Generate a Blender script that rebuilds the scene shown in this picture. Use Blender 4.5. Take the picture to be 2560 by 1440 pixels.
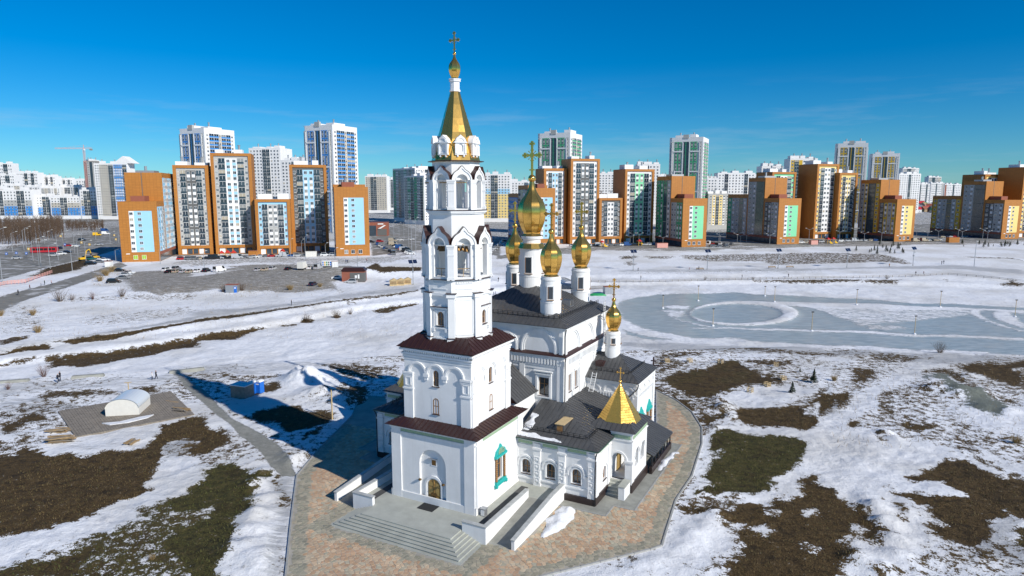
import bpy, bmesh, math, random
import numpy as np
from mathutils import Vector, Matrix, noise as mnoise
random.seed(7); rng = np.random.default_rng(7)
scene = bpy.context.scene
for o in list(bpy.data.objects): bpy.data.objects.remove(o)
# ------------------------------------------------------------------ camera, sky, sun, exposure
F, CAMH, VH = 1660.0, 35.0, 478.0
PITCH = math.atan((720 - VH) / F)
cam_d = bpy.data.cameras.new('camera'); cam = bpy.data.objects.new('camera', cam_d)
scene.collection.objects.link(cam); scene.camera = cam
cam.location = (0, 0, CAMH); cam.rotation_euler = (math.pi / 2 - PITCH, 0, 0)
cam_d.sensor_width = 36.0; cam_d.lens = 36.0 * F / 2560.0
cam_d.clip_start = 0.5; cam_d.clip_end = 30000
SUN_EL = math.radians(31.5); SUN_AZ = math.atan2(0.751, -0.660)      # azimuth from +Y towards +X
world = bpy.data.worlds.new('World'); scene.world = world; world.use_nodes = True
wn = world.node_tree; wn.nodes.clear()
w_out = wn.nodes.new('ShaderNodeOutputWorld'); w_bg = wn.nodes.new('ShaderNodeBackground')
w_sky = wn.nodes.new('ShaderNodeTexSky'); w_sky.sky_type = 'NISHITA'; w_sky.sun_disc = False
w_sky.sun_elevation = SUN_EL; w_sky.sun_rotation = SUN_AZ
w_sky.altitude = 250; w_sky.air_density = 1.0; w_sky.dust_density = 0.0; w_sky.ozone_density = 6.0
w_hs = wn.nodes.new('ShaderNodeHueSaturation'); w_hs.inputs['Saturation'].default_value = 1.18; w_hs.inputs['Hue'].default_value = 0.503
w_hs.inputs['Value'].default_value = 1.0
# thin cirrus wisps, the same all round the sky
w_tc = wn.nodes.new('ShaderNodeTexCoord'); w_map = wn.nodes.new('ShaderNodeMapping')
w_map.inputs['Scale'].default_value = (2.2, 2.2, 22.0); w_map.inputs['Rotation'].default_value = (0.05, 0.0, 0.4)
w_no = wn.nodes.new('ShaderNodeTexNoise'); w_no.inputs['Scale'].default_value = 1.6
w_no.inputs['Detail'].default_value = 7; w_no.inputs['Roughness'].default_value = 0.62
w_ra = wn.nodes.new('ShaderNodeValToRGB')
w_ra.color_ramp.elements[0].position = 0.52; w_ra.color_ramp.elements[1].position = 0.80
w_mul = wn.nodes.new('ShaderNodeMath'); w_mul.operation = 'MULTIPLY'; w_mul.inputs[1].default_value = 0.36
w_mix = wn.nodes.new('ShaderNodeMix'); w_mix.data_type = 'RGBA'
w_mix.inputs['B'].default_value = (6.0, 7.4, 8.6, 1)
L = wn.links.new
w_sep = wn.nodes.new('ShaderNodeSeparateXYZ'); w_el = wn.nodes.new('ShaderNodeMapRange'); w_el.interpolation_type = 'SMOOTHSTEP'
w_el.inputs[1].default_value = 0.17; w_el.inputs[2].default_value = 0.06; w_m2 = wn.nodes.new('ShaderNodeMath'); w_m2.operation = 'MULTIPLY'
L(w_tc.outputs['Generated'], w_sep.inputs[0]); L(w_sep.outputs['Z'], w_el.inputs[0])
L(w_tc.outputs['Generated'], w_map.inputs['Vector']); L(w_map.outputs[0], w_no.inputs['Vector'])
L(w_no.outputs['Fac'], w_ra.inputs['Fac']); L(w_ra.outputs['Color'], w_mul.inputs[0])
w_cb = wn.nodes.new('ShaderNodeMix'); w_cb.data_type = 'RGBA'; w_cb.blend_type = 'MULTIPLY'; w_cb.inputs['Factor'].default_value = 1.0
w_cb.inputs['B'].default_value = (0.60, 1.0, 1.20, 1)      # white balance of the photograph
L(w_sky.outputs[0], w_cb.inputs['A']); L(w_cb.outputs['Result'], w_hs.inputs['Color']); L(w_hs.outputs[0], w_mix.inputs['A'])
L(w_mul.outputs[0], w_m2.inputs[0]); L(w_el.outputs[0], w_m2.inputs[1]); L(w_m2.outputs[0], w_mix.inputs['Factor']); L(w_mix.outputs['Result'], w_bg.inputs['Color'])
w_bg.inputs['Strength'].default_value = 0.078
L(w_bg.outputs[0], w_out.inputs['Surface'])
sun_d = bpy.data.lights.new('sun', 'SUN'); sun_d.energy = 4.7; sun_d.angle = math.radians(0.53)
sun_d.color = (1.0, 0.955, 0.88)
sun = bpy.data.objects.new('sun', sun_d); scene.collection.objects.link(sun)
sdir = Vector((math.sin(SUN_AZ) * math.cos(SUN_EL), math.cos(SUN_AZ) * math.cos(SUN_EL), math.sin(SUN_EL)))
sun.rotation_euler = sdir.to_track_quat('Z', 'Y').to_euler(); sun.location = sdir * 300
scene.view_settings.view_transform = 'Standard'; scene.view_settings.look = 'None'
scene.view_settings.exposure = 0.08; scene.view_settings.gamma = 1.0
scene.view_settings.use_curve_mapping = False
# ------------------------------------------------------------------ photo pixels -> directions -> places
def ray(u, v):
    x = (u - 1280) / F; y = (720 - v) / F
    return (x, math.cos(PITCH) + math.sin(PITCH) * y, -math.sin(PITCH) + math.cos(PITCH) * y)
def gz(u, v, z=0.0):
    r = ray(u, v); t = (z - CAMH) / r[2]
    return (t * r[0], t * r[1])
def S(a, b, x):
    t = np.clip((x - a) / (b - a), 0, 1); return t * t * (3 - 2 * t)
_nb = [gz(u, v, -0.2) for u, v in ((-400, 1000), (0, 955), (430, 922), (760, 905), (1000, 893), (1300, 885), (1640, 878), (2000, 872), (2300, 882), (2560, 892), (2900, 905))]
_fb = [gz(u, v, -0.2) for u, v in ((-400, 985), (0, 915), (250, 885), (560, 838), (760, 800), (900, 775), (1050, 757), (1250, 728), (1500, 712), (1900, 708), (2300, 712), (2560, 722), (2900, 735))]
NBX, NBY = zip(*sorted(_nb)); FBX, FBY = zip(*sorted(_fb))
def terr(x, y):
    """height of the ground: flat church hill, frozen pond, two terraces up to the town"""
    n = y - np.interp(x, NBX, NBY); s = y - np.interp(x, FBX, FBY)
    z = -0.8 * S(0, 4, n) + 1.2 * S(0, 6, s) + 0.9 * S(12, 19, s) + 1.7 * S(60, 110, s)
    return z + 10.0 * S(1100, 5000, y)
def G(u, v):
    z = 0.0
    for _ in range(14):
        x, y = gz(u, v, z); z = 0.5 * z + 0.5 * float(terr(x, y))
    return Vector((x, y, float(terr(x, y))))
def GX(pts): return [tuple(G(u, v)[:2]) for u, v in pts]
def onY(u, v, Y):
    r = ray(u, v); t = Y / r[1]
    return t * r[0], CAMH + t * r[2]
# church frame: a = to the right along the west front, b = back along the nave
A1 = math.radians(-27.6)
E1 = np.array([math.cos(A1), math.sin(A1)]); E2 = np.array([-math.sin(A1), math.cos(A1)])
CO = np.array(gz(1189.8, 1288.9, 0.95)) - 5.45 * E1 + 5.45 * E2
def W(a, b): p = CO + a * E1 + b * E2; return float(p[0]), float(p[1])
def LOC(x, y): d = np.array([x, y]) - CO; return float(d @ E1), float(d @ E2)
# ------------------------------------------------------------------ mesh helpers
COL = scene.collection
class MB:
    def __init__(s): s.v = []; s.f = []; s.m = []
    def quad(s, *pts, mi=0):
        n = len(s.v); s.v += [tuple(p) for p in pts]; s.f.append(tuple(range(n, n + len(pts)))); s.m.append(mi)
    def box(s, x0, x1, y0, y1, z0, z1, mi=0, M=None):
        n = len(s.v)
        ps = [(x, y, z) for z in (z0, z1) for x, y in ((x0, y0), (x1, y0), (x1, y1), (x0, y1))]
        if M is not None: ps = [tuple(M @ Vector(p)) for p in ps]
        s.v += ps
        for q in ((3, 2, 1, 0), (4, 5, 6, 7), (0, 1, 5, 4), (1, 2, 6, 5), (2, 3, 7, 6), (3, 0, 4, 7)):
            s.f.append(tuple(n + i for i in q)); s.m.append(mi)
    def prism(s, poly, z0, z1, mi=0, M=None, top=None):
        """poly: list of (x,y) counter-clockwise; top: optional other outline of the upper face"""
        k = len(poly); n = len(s.v); top = top or poly
        ps = [(x, y, z0) for x, y in poly] + [(x, y, z1) for x, y in top]
        if M is not None: ps = [tuple(M @ Vector(p)) for p in ps]
        s.v += ps
        s.f.append(tuple(n + i for i in reversed(range(k)))); s.m.append(mi)
        s.f.append(tuple(n + k + i for i in range(k))); s.m.append(mi)
        for i in range(k):
            j = (i + 1) % k; s.f.append((n + i, n + j, n + k + j, n + k + i)); s.m.append(mi)
    def lathe(s, prof, n=16, c=(0, 0), mi=0, rot=0.0, M=None, cap=True):
        """prof: list of (r,z) from bottom to top"""
        b = len(s.v)
        for r, z in prof:
            for i in range(n):
                t = rot + 2 * math.pi * i / n
                p = (c[0] + r * math.cos(t), c[1] + r * math.sin(t), z)
                s.v.append(tuple(M @ Vector(p)) if M is not None else p)
        for k in range(len(prof) - 1):
            for i in range(n):
                j = (i + 1) % n
                s.f.append((b + k * n + i, b + k * n + j, b + (k + 1) * n + j, b + (k + 1) * n + i)); s.m.append(mi)
        if cap:
            s.f.append(tuple(b + i for i in reversed(range(n)))); s.m.append(mi)
            s.f.append(tuple(b + (len(prof) - 1) * n + i for i in range(n))); s.m.append(mi)
    def bar(s, p, q, w=0.05, h=None, mi=0, n=4):
        """bar from p to q"""
        p = Vector(p); q = Vector(q); d = q - p; l = d.length
        if l < 1e-6: return
        h = h or w; R = d.to_track_quat('Z', 'Y').to_matrix().to_4x4(); R.translation = p
        if n == 4: s.box(-w / 2, w / 2, -h / 2, h / 2, 0, l, mi, R)
        else: s.lathe([(w / 2, 0), (h / 2, l)], n, mi=mi, M=R)
    def build(s, name, mats, parent=None, smooth=False, loc=None, rotz=0.0):
        me = bpy.data.meshes.new(name); me.from_pydata(s.v, [], s.f)
        if not isinstance(mats, (list, tuple)): mats = [mats]
        for m in mats: me.materials.append(m)
        if len(mats) > 1: me.polygons.foreach_set('material_index', s.m)
        if smooth: me.polygons.foreach_set('use_smooth', [True] * len(s.f))
        me.update()
        return link(name, me, parent, loc, rotz)
def link(name, me, parent=None, loc=None, rotz=0.0):
    o = bpy.data.objects.new(name, me); COL.objects.link(o)
    if parent is not None: o.parent = parent
    if loc is not None: o.location = loc
    if rotz: o.rotation_euler = (0, 0, rotz)
    return o
def empty(name, loc=(0, 0, 0), rotz=0.0, parent=None):
    o = bpy.data.objects.new(name, None); COL.objects.link(o); o.location = loc; o.rotation_euler = (0, 0, rotz)
    o.empty_display_size = 0.5
    if parent is not None: o.parent = parent
    return o
def tag(o, label=None, cat=None, group=None, kind=None):
    if label: o['label'] = label
    if cat: o['category'] = cat
    if group: o['group'] = group
    if kind: o['kind'] = kind
    return o
def copy_tree(o, parent=None):
    c = o.copy(); COL.objects.link(c)
    if parent is not None: c.parent = parent
    for ch in list(o.children): copy_tree(ch, c)
    return c
# ------------------------------------------------------------------ materials
MATS = {}
def mat(name, col, rough=0.7, metal=0.0, var=0.0, scale=3.0, bump=0.0, bscale=20.0, spec=0.5, objcol=False, attr=None, col2=None, detail=6, bdist=0.02):
    """principled material with noise variation in tone (var), a second colour and a fine bump"""
    m = bpy.data.materials.new(name); m.use_nodes = True; nt = m.node_tree; N = nt.nodes; K = nt.links.new
    p = N['Principled BSDF']; p.inputs['Roughness'].default_value = rough; p.inputs['Metallic'].default_value = metal
    p.inputs['Specular IOR Level'].default_value = spec
    p.inputs['Base Color'].default_value = (*col, 1)
    tc = N.new('ShaderNodeTexCoord'); src = None
    if objcol:
        oi = N.new('ShaderNodeObjectInfo'); src = oi.outputs['Color']
    if attr:
        at = N.new('ShaderNodeAttribute'); at.attribute_name = attr; src = at.outputs['Color']
    if var or col2:
        no = N.new('ShaderNodeTexNoise'); no.inputs['Scale'].default_value = scale; no.inputs['Detail'].default_value = detail
        no.inputs['Roughness'].default_value = 0.62
        K(tc.outputs['Object'], no.inputs['Vector'])
        mp = N.new('ShaderNodeMapRange'); mp.inputs[1].default_value = 0.3; mp.inputs[2].default_value = 0.7
        K(no.outputs['Fac'], mp.inputs[0])
        mx = N.new('ShaderNodeMix'); mx.data_type = 'RGBA'
        K(mp.outputs[0], mx.inputs['Factor'])
        if col2:
            mx.inputs['A'].default_value = (*col, 1); mx.inputs['B'].default_value = (*col2, 1)
            K(mx.outputs['Result'], p.inputs['Base Color'])
        else:
            mx.blend_type = 'MULTIPLY'; mx.inputs['Factor'].default_value = 1.0
            nt.links.remove(mx.inputs['Factor'].links[0])
            m2 = N.new('ShaderNodeMapRange'); m2.inputs[1].default_value = 0.3; m2.inputs[2].default_value = 0.7
            m2.inputs[3].default_value = 1 - var; m2.inputs[4].default_value = 1.0
            K(no.outputs['Fac'], m2.inputs[0]); K(m2.outputs[0], mx.inputs['B'])
            if src: K(src, mx.inputs['A'])
            else: mx.inputs['A'].default_value = (*col, 1)
            K(mx.outputs['Result'], p.inputs['Base Color'])
    elif src: K(src, p.inputs['Base Color'])
    if bump:
        nb = N.new('ShaderNodeTexNoise'); nb.inputs['Scale'].default_value = bscale; nb.inputs['Detail'].default_value = 5
        K(tc.outputs['Object'], nb.inputs['Vector'])
        bp = N.new('ShaderNodeBump'); bp.inputs['Strength'].default_value = bump; bp.inputs['Distance'].default_value = bdist
        K(nb.outputs['Fac'], bp.inputs['Height']); K(bp.outputs[0], p.inputs['Normal'])
    MATS[name] = m; return m
mat('stucco', (0.80, 0.80, 0.79), 0.85, var=0.10, scale=0.5, bump=0.15, bscale=12)
mat('plaster_white', (0.80, 0.795, 0.78), 0.8, var=0.06, scale=0.2)
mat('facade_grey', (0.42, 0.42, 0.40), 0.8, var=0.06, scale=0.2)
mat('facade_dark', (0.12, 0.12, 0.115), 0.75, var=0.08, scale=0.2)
mat('facade_beige', (0.50, 0.46, 0.38), 0.8, var=0.06, scale=0.2)
mat('facade_orange', (0.47, 0.185, 0.028), 0.6, var=0.08, scale=0.15)
mat('facade_blue', (0.33, 0.60, 0.78), 0.7, var=0.05, scale=0.2)
mat('facade_deepblue', (0.035, 0.24, 0.60), 0.65, var=0.05, scale=0.2)
mat('facade_mint', (0.22, 0.66, 0.36), 0.7, var=0.05, scale=0.2)
mat('facade_green', (0.05, 0.36, 0.17), 0.7, var=0.05, scale=0.2)
mat('facade_yellow', (0.82, 0.62, 0.22), 0.7, var=0.05, scale=0.2)
mat('facade_ochre', (0.62, 0.40, 0.03), 0.7, var=0.05, scale=0.2)
mat('facade_brick', (0.30, 0.10, 0.06), 0.85, var=0.15, scale=0.4)
mat('shop_red', (0.45, 0.02, 0.03), 0.6)
mat('concrete', (0.33, 0.33, 0.29), 0.85, var=0.35, scale=0.7, bump=0.3, bscale=9)
mat('concrete_slab', (0.42, 0.43, 0.38), 0.8, var=0.22, scale=0.6, bump=0.2, bscale=14)
mat('granite_cap', (0.50, 0.51, 0.49), 0.6, var=0.3, scale=1.6)
mat('plinth_brown', (0.035, 0.022, 0.02), 0.4, var=0.2, scale=2)
mat('raw_concrete', (0.30, 0.29, 0.27), 0.9, var=0.25, scale=0.3)
mat('roof_dark', (0.105, 0.105, 0.105), 0.40, metal=0.2, var=0.25, scale=0.8, bump=0.12, bscale=3)
mat('roof_brown', (0.050, 0.021, 0.018), 0.38, metal=0.1, var=0.25, scale=0.8)
mat('roof_membrane', (0.5, 0.5, 0.5), 0.9, var=0.3, scale=0.15)
mat('dark_metal', (0.03, 0.03, 0.032), 0.5, metal=0.5)
mat('galvanised', (0.45, 0.46, 0.47), 0.45, metal=0.7, var=0.15, scale=2)
mat('white_metal', (0.78, 0.78, 0.77), 0.5)
mat('gold', (0.97, 0.56, 0.13), 0.15, metal=0.9, var=0.18, scale=1.5, bump=0.10, bscale=1.3, bdist=0.05)
mat('gold_shingle', (0.98, 0.60, 0.14), 0.33, metal=0.85, var=0.15, scale=5.0)
mat('gold_dark', (0.62, 0.34, 0.08), 0.35, metal=0.8, var=0.3, scale=5.0)
mat('wood_frame', (0.34, 0.17, 0.055), 0.55, var=0.3, scale=6)
mat('door_wood', (0.42, 0.25, 0.08), 0.45, var=0.3, scale=5)
mat('door_panel', (0.50, 0.34, 0.12), 0.4, metal=0.3, var=0.3, scale=3)
mat('glass', (0.03, 0.04, 0.05), 0.06, spec=0.8)
mat('glass_far', (0.035, 0.05, 0.07), 0.12, spec=0.8)
mat('glass_balcony', (0.05, 0.075, 0.10), 0.15, spec=0.7, var=0.5, scale=0.35)
mat('teal_paint', (0.02, 0.42, 0.38), 0.5, var=0.15, scale=4)
mat('tile_green', (0.16, 0.36, 0.24), 0.4, col2=(0.42, 0.46, 0.28), scale=7.0)
mat('gutter_green', (0.03, 0.085, 0.06), 0.5)
mat('lime_blind', (0.30, 0.50, 0.03), 0.5)
mat('bronze', (0.20, 0.12, 0.05), 0.4, metal=0.9)
mat('timber', (0.42, 0.29, 0.15), 0.8, var=0.4, scale=2)
mat('timber_grey', (0.29, 0.25, 0.20), 0.9, var=0.4, scale=1.5)
mat('timber_pale', (0.62, 0.46, 0.24), 0.75, var=0.25, scale=3)
mat('car_paint', (0.5, 0.5, 0.5), 0.25, objcol=True, spec=0.6)
mat('car_glass', (0.015, 0.018, 0.02), 0.08, spec=0.7)
mat('rubber', (0.02, 0.02, 0.02), 0.85)
mat('lamp_lens', (0.75, 0.75, 0.7), 0.2)
mat('tail_lens', (0.4, 0.01, 0.01), 0.25)
mat('snow_pile', (0.80, 0.81, 0.83), 0.85, var=0.22, scale=0.8, bump=0.6, bscale=3.0, bdist=0.12)
mat('ice_dirty', (0.62, 0.62, 0.60), 0.8, var=0.4, scale=0.6, bump=0.5, bscale=5, bdist=0.06)
mat('twig', (0.13, 0.085, 0.05), 0.9, var=0.3, scale=4)
mat('grove_twig', (0.115, 0.075, 0.048), 0.95, var=0.3, scale=1)
mat('grass_blade', (0.2, 0.15, 0.06), 0.9, attr='tone')
mat('twig_red', (0.16, 0.07, 0.04), 0.9, var=0.3, scale=4)
mat('dry_grass', (0.36, 0.25, 0.11), 0.9, var=0.4, scale=3)
mat('pine', (0.035, 0.06, 0.025), 0.85, var=0.4, scale=5)
mat('cloth', (0.1, 0.1, 0.1), 0.9, objcol=True, var=0.2, scale=6)
mat('trousers', (0.02, 0.022, 0.03), 0.9)
mat('skin', (0.55, 0.32, 0.22), 0.6)
mat('hair', (0.03, 0.02, 0.015), 0.8)
mat('plastic_blue', (0.012, 0.14, 0.55), 0.4)
mat('plastic_red', (0.5, 0.03, 0.02), 0.45)
mat('plastic_yellow', (0.75, 0.45, 0.02), 0.45)
mat('plastic_green', (0.03, 0.30, 0.10), 0.5)
mat('plastic_pink', (0.70, 0.36, 0.30), 0.7)
mat('plastic_white', (0.78, 0.78, 0.76), 0.4)
mat('solar', (0.012, 0.02, 0.05), 0.12, spec=0.7)
mat('polycarbonate', (0.62, 0.66, 0.68), 0.22, spec=0.7)
mat('canvas', (0.72, 0.70, 0.64), 0.8, var=0.1, scale=2)
mat('asphalt', (0.085, 0.085, 0.083), 0.85, var=0.35, scale=0.25, bump=0.2, bscale=6)
mat('road_paint', (0.7, 0.7, 0.66), 0.7, var=0.3, scale=1.0)
mat('stone_attr', (0.4, 0.3, 0.2), 0.75, attr='tone', var=0.30, scale=0.7, bump=0.25, bscale=16)
mat('mortar', (0.42, 0.39, 0.33), 0.9, var=0.35, scale=0.5, bump=0.3, bscale=18)
mat('kerb_stone', (0.38, 0.38, 0.36), 0.8, var=0.3, scale=1.0)
mat('mound_sand', (0.17, 0.19, 0.16), 0.95, var=0.35, scale=0.5, bump=0.6, bscale=3, bdist=0.1)
mat('soil', (0.075, 0.05, 0.028), 0.95, var=0.4, scale=0.6, bump=0.6, bscale=4, bdist=0.08)
mat('print_dark', (0.03, 0.03, 0.03), 0.6)
mat('print_white', (0.8, 0.8, 0.78), 0.6)
M_ = MATS
def rework(name, fn):
    m = MATS[name]; nt = m.node_tree; p = nt.nodes['Principled BSDF']; fn(nt, nt.nodes, nt.links.new, p)
def stain(nt, N, K, p):   # faint rain streaks and grime on plaster
    tc = N.new('ShaderNodeTexCoord'); mp = N.new('ShaderNodeMapping'); mp.inputs['Scale'].default_value = (1.1, 1.1, .10); K(tc.outputs['Object'], mp.inputs[0])
    no = N.new('ShaderNodeTexNoise'); no.inputs['Scale'].default_value = 1.0; no.inputs['Detail'].default_value = 8; no.inputs['Roughness'].default_value = .65; K(mp.outputs[0], no.inputs['Vector'])
    r = N.new('ShaderNodeMapRange'); r.inputs[1].default_value = .5; r.inputs[2].default_value = .8; r.inputs[4].default_value = .30; K(no.outputs['Fac'], r.inputs[0])
    mx = N.new('ShaderNodeMix'); mx.data_type = 'RGBA'; K(r.outputs[0], mx.inputs['Factor']); K(p.inputs['Base Color'].links[0].from_socket, mx.inputs['A']); mx.inputs['B'].default_value = (.52, .50, .46, 1); K(mx.outputs['Result'], p.inputs['Base Color'])
for nme in ('stucco', 'plaster_white', 'facade_grey', 'facade_beige'): rework(nme, stain)
def cladding(nt, N, K, p):   # joints of the cladding cassettes
    tc = N.new('ShaderNodeTexCoord'); sx = N.new('ShaderNodeSeparateXYZ'); K(tc.outputs['Object'], sx.inputs[0]); ad = N.new('ShaderNodeMath'); ad.operation = 'ADD'; K(sx.outputs[0], ad.inputs[0]); K(sx.outputs[1], ad.inputs[1])
    cb = N.new('ShaderNodeCombineXYZ'); K(ad.outputs[0], cb.inputs[0]); K(sx.outputs[2], cb.inputs[1])
    br = N.new('ShaderNodeTexBrick'); br.offset = 0; br.inputs['Scale'].default_value = 1.0; br.inputs['Brick Width'].default_value = 1.5; br.inputs['Row Height'].default_value = .75; br.inputs['Mortar Size'].default_value = .035; br.inputs['Color1'].default_value = (1, 1, 1, 1); br.inputs['Color2'].default_value = (.90, .90, .90, 1); br.inputs['Mortar'].default_value = (.55, .55, .55, 1); K(cb.outputs[0], br.inputs['Vector'])
    mx = N.new('ShaderNodeMix'); mx.data_type = 'RGBA'; mx.blend_type = 'MULTIPLY'; mx.inputs['Factor'].default_value = 1; K(p.inputs['Base Color'].links[0].from_socket, mx.inputs['A']); K(br.outputs['Color'], mx.inputs['B']); K(mx.outputs['Result'], p.inputs['Base Color'])
rework('facade_orange', cladding)
def panes(nt, N, K, p):   # curtains and blinds behind some panes
    oi = N.new('ShaderNodeObjectInfo'); cr = N.new('ShaderNodeValToRGB'); cr.color_ramp.interpolation = 'CONSTANT'; e = cr.color_ramp.elements; e[0].color = (.02, .03, .045, 1); e[1].position = .35; e[1].color = (.05, .07, .09, 1)
    for ps, c in ((.6, (.11, .13, .15, 1)), (.75, (.03, .04, .05, 1)), (.86, (.28, .28, .27, 1)), (.95, (.42, .36, .27, 1))): q = e.new(ps); q.color = c
    K(oi.outputs['Random'], cr.inputs[0]); K(cr.outputs[0], p.inputs['Base Color'])
rework('glass_far', panes)
# ------------------------------------------------------------------ ground: one sheet, masks from outlines laid on the ground
def zoomer(ox, oy, s): return lambda pts: [(ox + x / s, oy + y / s) for x, y in pts]
q7 = zoomer(1600, 860, 2.482); q8 = zoomer(2060, 860, 2.482); q3 = zoomer(0, 900, 2.666); q4 = zoomer(420, 900, 2.667)
q1 = zoomer(0, 640, 4.5); q2 = zoomer(480, 620, 4.235); q5 = zoomer(1460, 600, 4.0); q6 = zoomer(1960, 600, 4.0)
idn = lambda p: p
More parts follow.
